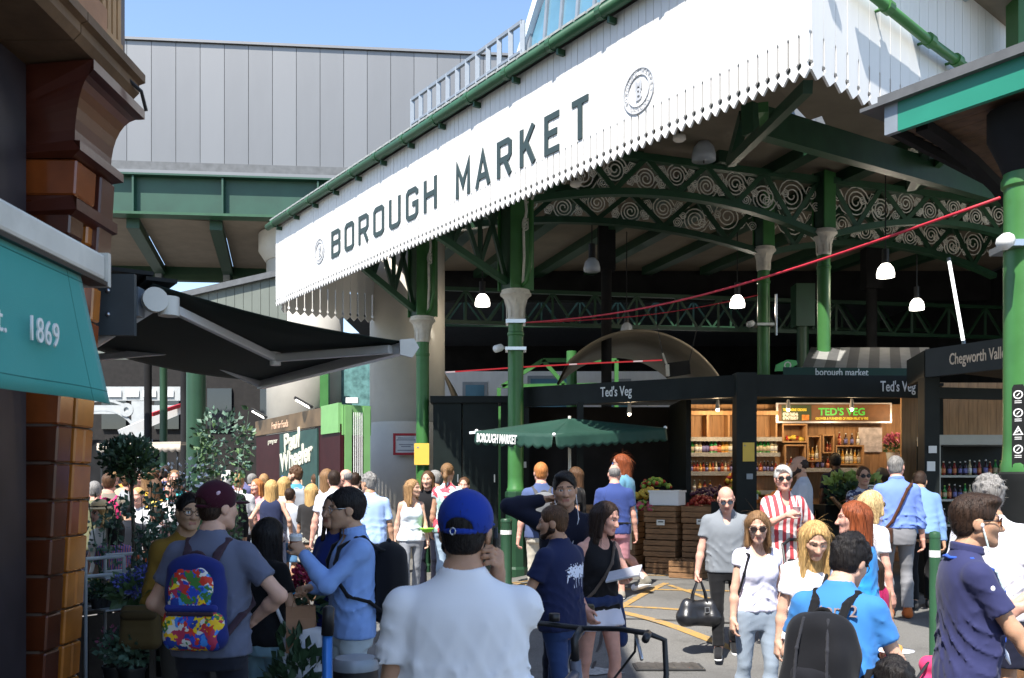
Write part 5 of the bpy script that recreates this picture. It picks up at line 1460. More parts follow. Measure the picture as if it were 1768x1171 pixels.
mb = MB(); mb.tube([at(1470, 640, 14.6), at(1470, 640, 14.6) - UP * .3], .02, 6); mb.build('pole', M_iron, GPm)
vd = (b - a).normalized(); mb = MB(); mb.bar(a + UP * .06, b + UP * .06, .012, .16); mb.build('valance', M_dkg, GPm)
text('lettering', 'borough market', M_pwhite, frame(a + vd * .5 + UP * .02 + Vector((0, -.01, 0)), vd, UP), .15, GPm, sx=.85, ext=.003, bold=.002)
BN = thing('green_bunting', 'bright green leaf shaped banner standing on the stall roof', 'banner', at(1356, 645, 14.6))
mb = MB(); p0 = at(1356, 642, 14.6); mb.prism([(-.17, -.08), (.0, -.07), (.19, .03), (.17, .1), (.02, .11), (-.15, .03)], frame(p0 + UP * .08, fx, UP), -.02, .02); bevel(mb.build('panel', mat('lime_paint', (.08, .42, .1), .45), BN), .01, 2)
mb = MB(); stroke(mb, [(.05 * math.cos(a * .785) + .03, .05 * math.sin(a * .785) + .02) for a in range(8)], .018, frame(p0 + UP * .08 + Vector((0, -.022, 0)), fx, UP), 0, .004, True); mb.build('emblem', M_cream, BN)
# diagonal white tube above the juice stall
WT = thing('leaning_tube', 'white fluorescent tube leaning on the juice stall roof', 'lamp', at(1664, 590, 12.0))
mb = MB(); mb.tube([at(1663, 588, 12.0), at(1639, 452, 12.4)], .022, 10); mb.build('tube', mat('tube_glow', (1, 1, .97), .4, emit=1.2, var=.02), WT, smooth=True)
mb = MB(); mb.tube([at(1663, 588, 12.0), at(1664, 596, 12.0)], .025, 10); mb.tube([at(1639, 452, 12.4), at(1638, 446, 12.42)], .025, 10); mb.build('end_fitting', M_grey, WT)
# ------------------------------------------------------------------ parasol with lettering
PZ = thing('market_parasol', 'square green market parasol with white lettering on its valance', 'parasol', (.85, 13.2, ground_z(.85, 13.2)))
Np, Lp_, Rp_, Fp = Vector((.55, 12.1, 2.26)), Vector((-.5, 13.1, 2.36)), Vector((2.2, 13.3, 2.42)), Vector((1.15, 14.3, 2.42)); PK = Vector((.82, 13.2, 2.55))
for p, q in ((Np, Rp_), (Rp_, Fp), (Fp, Lp_), (Lp_, Np)):
 def pf(u, v, p=p, q=q):
  b = p.lerp(q, u); r = b.lerp(PK, v); r.z -= .05 * math.sin(math.pi * v) * math.sin(math.pi * u); return r
 sheet('canvas', pf, 10, 8, M_dkg, PZ)
 def vf(u, v, p=p, q=q):
  b = p.lerp(q, u); sc = abs(math.sin(u * (q - p).length / .16 * math.pi / 1.0)); nn = (q - p).cross(UP).normalized()
  return b + nn * (.015 + .03 * v + .012 * v * math.sin(u * 19)) - UP * v * (.15 + .05 * sc)
 sheet('valance', vf, 44, 4, M_dkg, PZ)
mb = MB(); mb.tube([(.82, 13.2, ground_z(.8, 13.2)), (.82, 13.2, 2.58)], .022, 8); mb.build('pole', M_barw, PZ)
mb = MB(); mb.lathe([(.25, 0), (.25, .05), (.05, .08)], (.82, 13.2, ground_z(.8, 13.2)), 14); mb.build('base', M_iron, PZ)
for p in (Np, Rp_, Lp_, Fp):
 mb = MB(); mb.tube([PK - UP * .04, p - UP * .02], .011, 5); mb.build('rib', M_barw, PZ)
 mb = MB(); mb.ball(p, .028, 8); mb.build('tip', M_pwhite, PZ, smooth=True)
pd = (Np - Lp_); pd = pd.normalized(); nn = Vector((pd.y, -pd.x, 0)).normalized()
pu = UP - pd * pd.z
text('lettering', 'BOROUGH MARKET', M_pwhite, frame(Lp_ + pd * .06 + nn * .06 - UP * .150, pd, pu.normalized()), .17, PZ, sx=.50, ext=.004, bold=.004)
# ------------------------------------------------------------------ notices
def notice(name, label, c, w, h, m, rot=0, border=None, th=.012):
 o = thing(name, label, 'sign', c)
 mb = MB(); mb.box(c, (w, th, h)); mb.build('plate', m, o)
 if border:
  for q in (-1, 1):
   mb = MB(); mb.box((c[0] + q * (w / 2 - .025), c[1] - th, c[2]), (.05, .012, h)); mb.build('border', border, o)
   mb = MB(); mb.box((c[0], c[1] - th - .001, c[2] + q * (h / 2 - .025)), (w - .10, .012, .05)); mb.build('border', border, o)
 return o
n1 = notice('red_framed_notice', 'white notice in a red frame on the pale pier', (-2.22, 19.58, 2.43), .58, .46, M_pwhite, border=M_red)
M_ink = mat('faded_ink', (.25, .25, .27), .6)
for k, (w_, z) in enumerate(((.34, 2.56), (.40, 2.52), (.3, 2.42), (.2, 2.38), (.36, 2.30))):
 mb = MB(); mb.box((-2.24, 19.572, z), (w_, .004, .018)); mb.build('print_line', M_ink, n1)
n2 = notice('yellow_notice', 'yellow notice fixed to the green column by the pier', (-1.63, 16.73, 2.14), .27, .39, M_yellow)
n3 = notice('yellow_notice', 'yellow notice fixed to the black corner post of the stall', (3.385, 13.26, 2.07), .165, .27, M_yellow)
for n_, (x, y, z, s) in ((n2, (-1.7, 16.722, 2.26, .04)), (n3, (3.33, 13.252, 2.16, .025))):
 mb = MB(); mb.box((x, y, z), (s, .004, s * .6)); mb.build('print_line', M_ink, n_)
notice('number_plate', 'small white number plate on the left post of the stall', (.2, 15.17, 1.92), .07, .1, M_pwhite)
notice('number_plate', 'small white number plate on the post beside the juice stall', (5.25, 11.61, 1.84), .1, .12, M_pwhite)
notice('small_sticker', 'pale sticker on the post above the number plate by the juice stall', (5.27, 11.61, 2.05), .1, .09, M_pwhite)
notice('number_plate', 'grey number plate low on the corner post below the yellow notice', (3.4, 13.26, 1.72), .09, .08, M_grey)
# ------------------------------------------------------------------ dark kiosk between the front columns
KI = thing('dark_kiosk', 'closed black and green kiosk between the two front columns', 'kiosk', (-.7, 16.6, .05))
for x, w in ((-1.15, .5), (-.56, .62), (.05, .5)):
 mb = MB(); mb.box((x, 16.75, 1.55), (w, .6, 3.0)); mb.build('door', mat('kiosk_green_black', (.008, .013, .012), .5, var=.15, spec=.2), KI)
 mb = MB(); mb.box((x + w / 2 - .06, 16.44, 1.7), (.02, .03, .14)); mb.build('handle', M_steel, KI)
mb = MB(); mb.box((-.55, 16.8, 3.1), (1.8, .8, .12)); mb.build('top', M_blkst, KI)
mb = MB(); mb.tube([(-.75, 16.3, 2.50), (-.45, 16.3, 2.53)], .022, 8); o = mb.build('tube_lamp', mat('tube_dim', (.8, .85, .9), .4, emit=.8, var=.02), KI)
# ------------------------------------------------------------------ red greengrocer stall on the left
PW = thing('greengrocer_stall', 'dark red greengrocer stall front with a large cream name sign', 'stall', (-4, 17, 0))
a, b = Vector((-5.49, 20.0, 0)), Vector((-2.82, 15.35, 0)); pdv = (b - a).normalized(); pn = Vector((pdv.y, -pdv.x, 0))
L_ = (b - a).length
def PWp(s, z, off=0): return a + pdv * s + UP * z - pn * -off
def pbar(nm, s0, s1, z0, z1, m, off=0, th=.06):
 mb = MB(); mb.bar(PWp(s0, (z0 + z1) / 2, off), PWp(s1, (z0 + z1) / 2, off), th, z1 - z0); return mb.build(nm, m, PW)
M_maroon = mat('maroon_paint', (.035, .006, .008), .5, var=.15, spec=.2); M_pgrn = mat('pale_green_paint', rgb('77a868'), .5, var=.06)
pbar('front_panel', 0, L_, .0, 2.6, M_maroon); pbar('fascia_sign', .0, L_ - .9, 2.62, 2.93, mat('sign_print', (.13, .085, .045), .6, var=.5, scale=1.6), .02)
pbar('green_fascia', L_ - .9, L_, 2.46, 2.95, M_pgrn, .03);
mb = MB(); mb.bar(b + UP * 2.67, b + E2 * .55 + UP * 2.67, .06, .5); mb.build('green_return', M_pgrn, PW)
for t in (.12, .48):
 mb = MB(); mb.box(b + E2 * (t - .02) + UP * 1.45, (.12, .12, 2.9), Matrix.Rotation(rz1, 3, 'Z')); mb.build('green_post', M_pgrn, PW)
mb = MB(); mb.bar(b + E2 * .0 + UP * 1.2, b + E2 * .52 + UP * 1.2, .05, 2.4); mb.build('grille_back', M_maroon, PW)
for k in range(5):
 mb = MB(); mb.box(b + E2 * (.2 + k * .04) + N2 * .05 + UP * 2.2, (.012, .012, 1.2)); mb.build('grille_bar', M_pwhite, PW)
sgn = [1.9, 4.25]
pbar('name_board', *sgn, 1.45, 2.58, mat('board_green', (.02, .06, .05), .5, var=.2), .04, .04)
M_creaml = mat('cream_lettering', (.62, .60, .48), .5)
fw = frame(PWp(2.25, 2.20, .065), pdv, UP)
text('name_lettering', 'Paul', M_creaml, fw @ Matrix.Rotation(R(6), 4, 'Z'), .50, PW, sx=1.25, ext=.01, bold=.016)
text('name_lettering', 'Wheeler', M_creaml, frame(PWp(2.0, 1.83, .065), pdv, UP) @ Matrix.Rotation(R(6), 4, 'Z'), .50, PW, sx=1.12, ext=.01, bold=.016)
text('lettering', 'fresh', mat('blue_letter', (.03, .1, .35), .5), frame(PWp(2.05, 1.50, .067), pdv, UP), .36, PW, sx=.9, ext=.01, bold=.01)
text('lettering', 'Fresh for Foods', mat('peach_letter', (.7, .45, .3), .5), frame(PWp(1.3, 2.70, .052), pdv, UP), .20, PW, sx=.9, ext=.005, bold=.002)
text('lettering', 'greengrocer', M_creaml, frame(PWp(.95, 2.42, .033), pdv, UP), .14, PW, ext=.004)
pbar('blank_panel', 4.3, 4.95, 1.3, 1.75, mat('grey_green_panel', (.2, .25, .24), .5), .04, .03)
for s, t in ((.5, 'left end'), (3.6, 'middle')):
 p = PWp(s, 3.0, .1); F_ = thing('floodlight', f'small lit floodlight over the {t} of the red stall sign', 'lamp', p)
 mb = MB(); mb.box(p + UP * .08, (.34, .2, .05), Matrix.Rotation(R(30), 3, 'Y')); mb.build('housing', M_iron, F_)
 mb = MB(); mb.box(p + UP * .05 - Vector((.0, .06, 0)), (.26, .14, .03), Matrix.Rotation(R(30), 3, 'Y')); mb.build('lens', M_lampglow, F_)
mb = MB(); mb.box(b + E2 * .2 + UP * 3.0, (.2, .09, .09)); mb.build('lamp_case', M_pwhite, PW)
# upper floor void behind with green column and window: court seen past the pier
UF = thing('upper_gallery', 'glazed upper gallery with bright green post left of the pier', 'building', (-6, 24, 0))
mb = MB(); mb.box((-5.0, 27.5, 4.5), (2.6, .1, 1.7)); mb.build('glass_front', mat('teal_glass', (.12, .25, .25), .15, spec=.8, var=.4), UF)
mb = MB(); mb.box((-5.35, 26.5, 4.6), (.24, .24, 2.0)); mb.build('green_post', M_grn, UF)
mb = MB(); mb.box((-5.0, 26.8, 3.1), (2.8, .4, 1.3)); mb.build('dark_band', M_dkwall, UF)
# ------------------------------------------------------------------ far left background
FBd = thing('far_building', 'dark building far behind the flower stall', 'building', (-16, 46, 0))
mb = MB(); mb.box((-20, 46, 4.2), (24, .5, 8.4)); mb.build('wall', mat('far_brick', (.013, .011, .010), .9, var=.3), FBd)  # near-black wall closing the background
for k in range(8):
 mb = MB(); mb.box((-30 + k * 2.6, 45.7, 5.2), (1.2, .2, 2.0)); mb.build('window', MATS['dark_glass'], FBd)
AR = thing('ornamental_arch', 'white ornamental iron arch front far behind the olive tree', 'arch', (-17, 39, 0))
def ARp(px, py): return at(px, py, 39)
M_wiron = mat('white_iron', (.42, .44, .45), .5, var=.08)
for z0, z1 in ((715, 700), (692, 668)):
 p, q = ARp(140, z0), ARp(312, z0); mb = MB(); mb.bar(Vector((p.x, 39, (p.z + ARp(0, z1).z) / 2)), Vector((q.x, 39, (p.z + ARp(0, z1).z) / 2)), .12, abs(ARp(0, z1).z - p.z)); mb.build('beam', M_wiron, AR)
for k in range(5):
 p = ARp(170 + k * 30, 680); mb = MB(); mb.box((p.x, 38.9, p.z), (.55, .05, .28)); mb.build('panel', mat('white_iron2', (.75, .77, .78), .5), AR)
mb = MB(); c = ARp(178, 790)
n = 18
for i in range(n):
 a0, a1 = R(10) + R(150) * i / n, R(10) + R(150) * (i + 1) / n
 for r_ in (1.75, 2.1): mb.bar(c + Vector((r_ * math.cos(a0), 0, r_ * math.sin(a0) * 1.15)), c + Vector((r_ * math.cos(a1), 0, r_ * math.sin(a1) * 1.15)), .14, .10)
mb.build('arch_ring', M_wiron, AR)
mb = MB(); cc = ARp(220, 708); mb.lathe([(.26, 0), (.29, .12), (.11, .12), (.11, 0)], cc, 16, Matrix.Rotation(R(90), 3, 'X')); mb.build('roundel', M_wiron, AR)
mb = MB(); p = ARp(243, 750); mb.box((p.x, 39, 2.5), (.7, .2, 5)); mb.build('pier', M_wiron, AR)
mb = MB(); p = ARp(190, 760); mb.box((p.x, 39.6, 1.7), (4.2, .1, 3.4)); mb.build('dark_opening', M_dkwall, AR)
def post(name, label, px0, px1, Y, z1, m, cat='post', grp=None):
 x = ((px0 + px1) / 2 - 884) / FPX * Y; w = (px1 - px0) / FPX * Y
 T = thing(name, label, cat, (x, Y, 0), 0, grp); mb = MB(); mb.lathe([(w * .7, 0), (w * .7, .3), (w / 2, .34), (w / 2, z1)], (x, Y, 0), 12); mb.build('shaft', m, T, auto=40)
 mb = MB(); mb.box((x, Y, z1), (w * 1.5, w * 1.5, .12)); mb.build('cap', m, T)
post('dark_post', 'dark post right of the white iron arch', 249, 262, 24, 5.2, M_dkwall); post('dark_post', 'dark green post between the arch and the stout green column', 276, 289, 24, 5.2, M_dgrn)
post('dark_post', 'dark post touching the stout green column', 312, 323, 22, 5.2, M_dkwall); post('stout_green_column', 'stout dark green steel column behind the birch plant', 322, 355, 19, 4.9, M_dgrn, 'column')
mb = MB(); g = thing('slanted_canopy', 'white and red canopy edge slanting behind the dark posts', 'canopy', at(270, 720, 26)); mb.bar(at(208, 750, 26), at(312, 706, 27), .2, .26); mb.build('canvas', M_pwhite, g); mb = MB(); mb.bar(at(262, 716, 25.9), at(312, 700, 26.9), .1, .1); mb.build('red_edge', M_red, g)
cs = thing('cream_stall_canopy', 'cream scalloped stall canopy behind the olive tree', 'canopy', at(290, 770, 20))
p, q = at(180, 771, 20), at(322, 768, 20)
mb = MB(); mb.bar(p + UP * .03, q + UP * .03, .7, .05); mb.build('canvas', mat('cream_canvas', (.55, .47, .38), .8), cs)
def sf(u, v): b_ = p.lerp(q, u); return (b_.x, b_.y - .36, b_.z - v * (.12 + .05 * abs(math.sin(u * 40))))
sheet('valance', sf, 80, 2, MATS['cream_canvas'], cs)
for u in (.05, .95): mb = MB(); b_ = p.lerp(q, u); mb.tube([(b_.x, b_.y - .3, b_.z), (b_.x, b_.y - .3, 0)], .03, 6); mb.build('pole', M_iron, cs)
# string of red and white tape
TP = thing('barrier_tape', 'red and white lamp cable strung low across the hall front', 'cable', at(950, 634, 17))
pts = [at(770, 643, 17.2), at(900, 634, 17.0), at(1010, 628, 17), at(1143, 622, 17)]
for i in range(24):
 u = i / 24; k = min(2, int(u * 3)); f = u * 3 - k; p_ = pts[k].lerp(pts[k + 1], f); u2 = (i + 1) / 24; k2 = min(2, int(u2 * 3)); q_ = pts[k2].lerp(pts[k2 + 1], u2 * 3 - k2)
 mb = MB(); mb.tube([p_, q_], .014, 6); mb.build('section', mat('tape_red', (.7, .05, .06), .5, emit=.25, var=.05) if (i * 5) % 7 else mat('tape_white', (.8, .6, .6), .5, emit=.3, var=.05), TP)
for nm, lab, p_, q_, sag in (('red_rope', 'red rope from the front column up to the stout right column', Vector((.2, 14.9, 4.2)), Vector((RC.x - .2, RC.y - .05, 3.72 + .1)), .22), ('red_rope', 'lower red rope between the front column and the shaded tall column', Vector((.2, 14.9, 4.2)), Vector((4.82, 18.2, 5.3)), .12)):
 T = tag(bpy.data.objects.new('x', None), lab, 'rope') if False else None
 mb = MB(); n = 16; mb.tube([p_.lerp(q_, i / n) - UP * sag * math.sin(math.pi * i / n) for i in range(n + 1)], .012, 6)
 tag(mb.build(nm, mat('red_rope', (.5, .02, .04), .6), None, smooth=True), lab, 'rope')
# ------------------------------------------------------------------ pendant lamps
def pendant(px, py, Y, r, lit, label, ztop=7.3, tall=False):
 c = at(px, py, Y)
 T = thing('pendant_lamp', label, 'lamp', c + UP * .3, 0, 'pendant lamps under the market roof')
 mb = MB(); mb.lathe([(r, -r * .75), (r * 1.02, -r * .3), (r * .86, r * .35), (r * .5, r * .8), (r * .3, r * .9)], c, 18); mb.build('shade', M_lampglow if lit else M_lampoff, T, smooth=True)
 if lit: warm(c - UP * (r * .9), 26, .12, (1, .86, .68))
 mb = MB(); h = r * (2.6 if tall else 1.7); mb.lathe([(r * .42, r * .86), (r * .42, r * .86 + h), (r * .2, r * .9 + h)], c, 12); mb.build('gear_housing', M_steel if tall else M_iron, T, auto=40)
 mb = MB(); mb.tube([c + UP * (r * .9 + h), Vector((c.x, c.y, ztop))], .012, 5); mb.build('cord', M_iron, T)
pendant(1215, 262, 15.6, .20, False, 'unlit glass pendant lamp with tall steel housing nearest the valance', 7.0, True)
pendant(1022, 458, 18.0, .16, False, 'unlit pendant lamp hanging low below the farther girder')
pendant(833, 519, 19.5, .155, True, 'lit pendant lamp between the two front columns')
pendant(1273, 521, 19.5, .155, True, 'lit pendant lamp left of the shaded tall column')
pendant(1529, 468, 17.0, .155, True, 'lit pendant lamp right of the sunlit column, the lowest and largest lit one')
pendant(1583, 526, 20.0, .15, True, 'smaller lit pendant lamp farther right near the leaning tube')
pendant(1082, 566, 21.0, .135, False, 'small unlit pendant lamp in front of the curved plywood roof')
# hanging sign inside
HS = thing('hanging_sign', 'dark hanging sign with a pale bracket before the plywood roof', 'sign', at(1175, 640, 18))
mb = MB(); mb.bar(at(1150, 640, 18), at(1190, 634, 18.6), .04, .28); mb.build('board', M_dkwall, HS)
mb = MB(); mb.bar(at(1152, 630, 17.95), at(1153, 650, 17.95), .10, .06); mb.tube([at(1152, 632, 17.95), at(1144, 610, 17.95)], .02, 6); mb.build('bracket', M_cream, HS)
for p_, q_ in ((at(1144, 610, 17.95), at(1134, 560, 17.95)), (at(1190, 625, 18.6), at(1205, 560, 18.6))): mb = MB(); mb.tube([p_, q_], .008, 5); mb.build('wire', M_iron, HS)
# ------------------------------------------------------------------ people
def Rz(a): c, s = math.cos(a), math.sin(a); return np.array([[c, -s, 0], [s, c, 0], [0, 0, 1]])
def Rx(a): c, s = math.cos(a), math.sin(a); return np.array([[1, 0, 0], [0, c, -s], [0, s, c]])
def Ry(a): c, s = math.cos(a), math.sin(a); return np.array([[c, 0, s], [0, 1, 0], [-s, 0, c]])
def unit(v): v = V3(v); return v / (np.linalg.norm(v) + 1e-9)
def ik(a, t, l1, l2, hint):
 d = t - a; L = np.linalg.norm(d); L2 = min(L, (l1 + l2) * .998); u = d / (L + 1e-9); t = a + u * L2
 x = (l1 * l1 - l2 * l2 + L2 * L2) / (2 * L2); h = math.sqrt(max(0, l1 * l1 - x * x))
 w = V3(hint) - u * float(V3(hint) @ u); w = unit(w)
 return a + u * x + w * h, t
def ns(seed, f, amp):
 "cheap cloth folds: crossed sine waves"
 r = random.Random(seed); W = [(V3([r.gauss(0, 1), r.gauss(0, 1), r.gauss(0, .55)]), r.uniform(0, 6)) for _ in range(5)]
 def fn(X, Y, Z):
  s = 0
  for w, p in W: s = s + np.sin(f * (w[0] * X + w[1] * Y + w[2] * Z) + p)
  return amp * s / 2.2
 return fn
SKIN = {'fair': (0.60, 0.36, 0.26), 'pink': (0.62, 0.33, 0.25), 'tan': (0.46, 0.26, 0.165), 'asian': (0.50, 0.30, 0.19), 'brown': (0.22, 0.105, 0.06), 'dark': (0.07, 0.035, 0.022)}
def skinmat(k):
 m = mat('skin_' + k, SKIN[k], .58, var=.10, scale=14, bump=.12, bscale=160, spec=.3)
 b = m.node_tree.nodes['Principled BSDF']; b.inputs['Subsurface Weight'].default_value = .12; b.inputs['Subsurface Radius'].default_value = (.012, .004, .002)
 return m
def hairmat(c): return mat('hair_%d_%d_%d' % tuple(int(x * 999) for x in c), c, .5, var=.5, scale=130, bump=.7, bscale=170, stretch=(1, 1, .07), spec=.25)
def cloth(name, c, var=.06, bump=.07, rough=.85): return mat('cloth_' + name, c, rough, var=var, scale=3.5, bump=bump, bscale=420, sheen=.08, spec=.2)
HAIR = {'black': (.010, .008, .008), 'dkbrown': (.03, .016, .01), 'brown': (.085, .042, .02), 'ltbrown': (.20, .11, .05), 'blond': (.50, .31, .12), 'palebl': (.62, .45, .22), 'red': (.22, .055, .018), 'ginger': (.45, .17, .05), 'grey': (.22, .21, .20), 'white': (.6, .58, .54), 'sandy': (.33, .19, .085)}
class P:
 "one person: pose, then garments on the same skeleton.  Local frame: +y is where the person faces, +x their right hand."
 def __init__(s, label, x, y, H=1.75, yaw=0, fem=False, w=1.0, skin='fair', res=.016, lean=0, twist=0, hyaw=0, hpitch=0, hroll=0, pz=0.0,
                 rh=None, lh=None, rel=(.5, -.7, -.1), lel=(-.5, -.7, -.1), rf=(.10, .0), lf=(-.10, .0), rk=(.15, 1, 0), lk=(-.15, 1, 0), rfz=0, lfz=0, belly=0.0, grp=None, hand='relax', rhand=None, lhand=None, z=None, rpalm=None, lpalm=None):
  s.k = H / 1.75; s.fem = fem; s.w = w if w != 1.0 else 1.0 + .07 * random.Random(label + 'w').uniform(-1, 1); s.res = res / s.k; s.skin = skin; s.label = label; s.belly = belly
  s.z0 = ground_z(x, y) if z is None else z
  s.T = thing('person', label, 'person', (x, y, s.z0), R(yaw), grp)
  s.M = Matrix.Scale(s.k, 4)
  s.pel = V3([0, -.0, .93 + pz])
  s.up0 = None
  B = Rz(R(twist)) @ Rx(R(-(lean or (2 + random.Random(label + 'l').uniform(-3, 3)))))
  s.B = B
  s.up = lambda p: s.pel + B @ (V3(p) - V3([0, 0, .93]))          # torso point
  sw = (.146 if fem else .172) * w
  s.sh = {1: s.up([sw, -.014, 1.378]), -1: s.up([-sw, -.014, 1.378])}
  w = s.w; s.neck0 = s.up([0, -.012, 1.445]); s.hc0 = s.up([0, .03, 1.63])
  hroll = hroll or random.Random(label + 'h').uniform(-5, 5)
  s.HM = B @ Rz(R(hyaw)) @ Rx(R(hpitch)) @ Ry(R(hroll))
  s.hc = s.neck0 + B @ V3([0, .012, .06]) + s.HM @ V3([0, .03, .125])
  rnd_ = random.Random(label); rv = [rnd_.uniform(-1, 1) for _ in range(8)]
  if rf == (.10, .0) and lf == (-.10, .0): st_ = rv[3] * .13; rf = (.09 + rv[4] * .02, st_); lf = (-.09 + rv[5] * .02, -st_)
  rh = V3(rh) if rh is not None else V3([sw + .10 + rv[0] * .02, .05 + rv[1] * .10, .80 + pz]); lh = V3(lh) if lh is not None else V3([-sw - .10 + rv[2] * .02, .05 - rv[1] * .10, .80 + pz])
  ua, fa = (.285, .255) if not fem else (.27, .24)
  s.el = {}; s.wr = {}
  s.el[1], s.wr[1] = ik(s.sh[1], rh, ua, fa, rel); s.el[-1], s.wr[-1] = ik(s.sh[-1], lh, ua, fa, lel)
  s.hip = {q: s.pel + Rz(R(twist * .4)) @ V3([.092 * q * (w ** .5), 0, -.02]) for q in (1, -1)}
  ft = {1: V3([rf[0], rf[1], .085 + rfz]), -1: V3([lf[0], lf[1], .085 + lfz])}
  s.kn = {}; s.an = {}
  for q, hk in ((1, rk), (-1, lk)): s.kn[q], s.an[q] = ik(s.hip[q], ft[q], .42, .412, hk)
  s.handpose = {1: rhand or hand, -1: lhand or hand}; s.palm = {1: rpalm, -1: lpalm}
  s.toe = {}
  for q in (1, -1):
   f = unit([0.12 * q, 1, 0]); s.toe[q] = s.an[q] + f * .15 + V3([0, 0, -.055])
   hz = s.rfz if False else (rfz if q == 1 else lfz)
   if hz > .03: s.toe[q] = s.an[q] + f * .12 + V3([0, 0, -.115])
  s.body()
 # ---- surfaces shared by body and clothes
 def prof(s, g=0.0, drape=0.0, z0=.80, z1=1.53):
  w = s.w
  if s.fem: T = [(.78, .165, .100, -.012), (.86, .178, .113, -.016), (.93, .176, .112, -.014), (1.00, .152, .100, -.006), (1.09, .124, .088, .0), (1.18, .132, .094, .0), (1.27, .148, .104, .004), (1.345, .150, .097, -.006), (1.40, .134, .078, -.016), (1.44, .090, .058, -.020), (1.475, .056, .048, -.018), (1.53, .046, .045, -.006)]
  else: T = [(.78, .160, .100, -.012), (.86, .172, .112, -.014), (.93, .172, .110, -.012), (1.00, .163, .104, -.004), (1.09, .156, .102, .0), (1.18, .166, .108, .0), (1.28, .182, .117, .0), (1.36, .184, .108, -.010), (1.41, .160, .084, -.018), (1.45, .104, .064, -.022), (1.485, .064, .056, -.018), (1.53, .054, .052, -.006)]
  out = []; ca, cb = (.146, .103) if s.fem else (.178, .114)
  for z, a, b, y in T:
   if s.belly and z < 1.3: t = math.exp(-((z - 1.05) / .13) ** 2) * s.belly; b += t; y += t * .85; a += t * .35
   if drape and z < 1.27: t = drape * min(1, (1.27 - z) / .06); a = max(a, ca * t + a * (1 - t)); b = max(b, cb * t + b * (1 - t))
   gg = g * (1 if z < 1.44 else .55)
   if z0 - 1e-6 <= z <= z1 + .001: out.append((z - .93, a * w + gg, b * (.5 + .5 * w) + gg, y))
  return out
 def torso(s, S, g=0.0, drape=0.0, z0=.78, z1=1.53):
  S.loft(s.prof(g, drape, z0, z1), s.pel, s.B)
  if s.fem:
   for q in (-1, 1): S.ell(s.up([.066 * q, .070, 1.245]), (.058 + g, .052 + g, .058 + g), k=.04)
 def surf(s, ang, z, off=0.0, g=.02, drape=.7):
  "point on the clothed torso at angle ang (0 front, 90 right) and height z"
  pr = np.array(s.prof(g, drape)); a, b, y = [np.interp(z - .93, pr[:, 0], pr[:, i]) for i in (1, 2, 3)]
  c, n = math.cos(R(ang)), math.sin(R(ang)); r = (abs(n / (a + off)) ** 2.35 + abs(c / (b + off)) ** 2.35) ** (-1 / 2.35)
  return s.pel + s.B @ V3([r * n, y + r * c, z - .93])
 def arm(s, S, q, g=0.0, upto=2.0, cutcuff=True):
  t = .88 if s.fem else 1.0
  S.cap(s.up([.06 * q * s.w, -.018, 1.425 if not s.fem else 1.412]), s.sh[q] + V3([-.012 * q, 0, .008]), .032 * t + g * .8, .042 * t + g * .9, k=.03)
  S.cap(s.sh[q], s.sh[q] + (s.el[q] - s.sh[q]) * .12, (.050 * t) + g, k=.022)
  if upto <= 1.0:
   e = s.sh[q] + (s.el[q] - s.sh[q]) * upto; n = unit(s.el[q] - s.sh[q])
   S.cap(s.sh[q], e + n * .02, .047 * t + g, .043 * t + g * 1.3, k=.016, cut=(n, float(n @ e)))
  else:
   S.cap(s.sh[q], s.el[q], .046 * t + g, .037 * t + g, k=.018)
   v = s.wr[q] - s.el[q]; e = s.el[q] + v * min(1.0, upto - 1.0)
   S.cap(s.el[q], s.el[q] + v * .35, .037 * t + g, .039 * t + g); S.cap(s.el[q] + v * .35, e, .039 * t + g, .028 * t + g * 1.1)
 def leg(s, S, q, g=0.0, upto=2.0, flare=0.0):
  v = s.kn[q] - s.hip[q]; f = 1.06 if s.fem else 1.0
  if upto <= 1.0:
   e = s.hip[q] + v * upto; n = unit(v)
   S.cap(s.hip[q], e + n * .02, .086 * f + g, .086 * f - .03 * upto + g + flare, cut=(n, float(n @ e)))
  else:
   S.cap(s.hip[q], s.kn[q], .084 * f + g, .047 + g, k=.02)
   d = s.an[q] - s.kn[q]; e = s.kn[q] + d * (upto - 1.0); n = unit(d)
   bk = V3([0, -.018, 0])
   S.cap(s.kn[q], s.kn[q] + d * .32 + bk, .045 + g, .050 + g, k=.015)
   if upto > 1.33: S.cap(s.kn[q] + d * .32 + bk, e + n * .02, .050 + g, (.052 - .018 * (upto - 1.3)) + g + flare, cut=(n, float(n @ e)))
 def headfr(s, p): return s.hc + s.HM @ V3(p)
 def emit(s, name, soft, m, res=None, label=None, par=None):
  P_, Q_ = soft.mesh(res or s.res)
  if len(P_) == 0: return None
  me = np_mesh(name, [(P_ * s.k, Q_, 0)], m)
  o = link(name, me, par or s.T)
  if label: o['label'] = label
  return o
 def body(s):
  S = Soft(.026); s.torso(S)
  for q in (1, -1): s.arm(S, q); s.leg(S, q)
  S.cap(s.neck0, s.headfr([0, -.02, -.04]), .060 if not s.fem else .052, .054 if not s.fem else .047)
  S.cap(s.up([-.08, -.025, 1.42]), s.neck0 + V3([0, 0, .02]), .036); S.cap(s.up([.08, -.025, 1.42]), s.neck0 + V3([0, 0, .02]), .036)
  for q in (1, -1):
   S.cap(s.an[q] + V3([0, -.03, -.045]), s.toe[q], .038, .028); S.cap(s.an[q], s.an[q] + V3([0, 0, -.03]), .04)
  parts = []
  A = S.mesh(max(s.res, .012)); parts.append((A[0] * s.k, A[1], 0))
  # head and face
  Hd = Soft(.025); h = s.headfr; M = s.HM
  j = .9 if s.fem else 1.0
  Hd.ell(h([0, -.012, .035]), (.076, .096, .088), M); Hd.ell(h([0, .028, -.03]), (.063 * j, .066, .088), M)
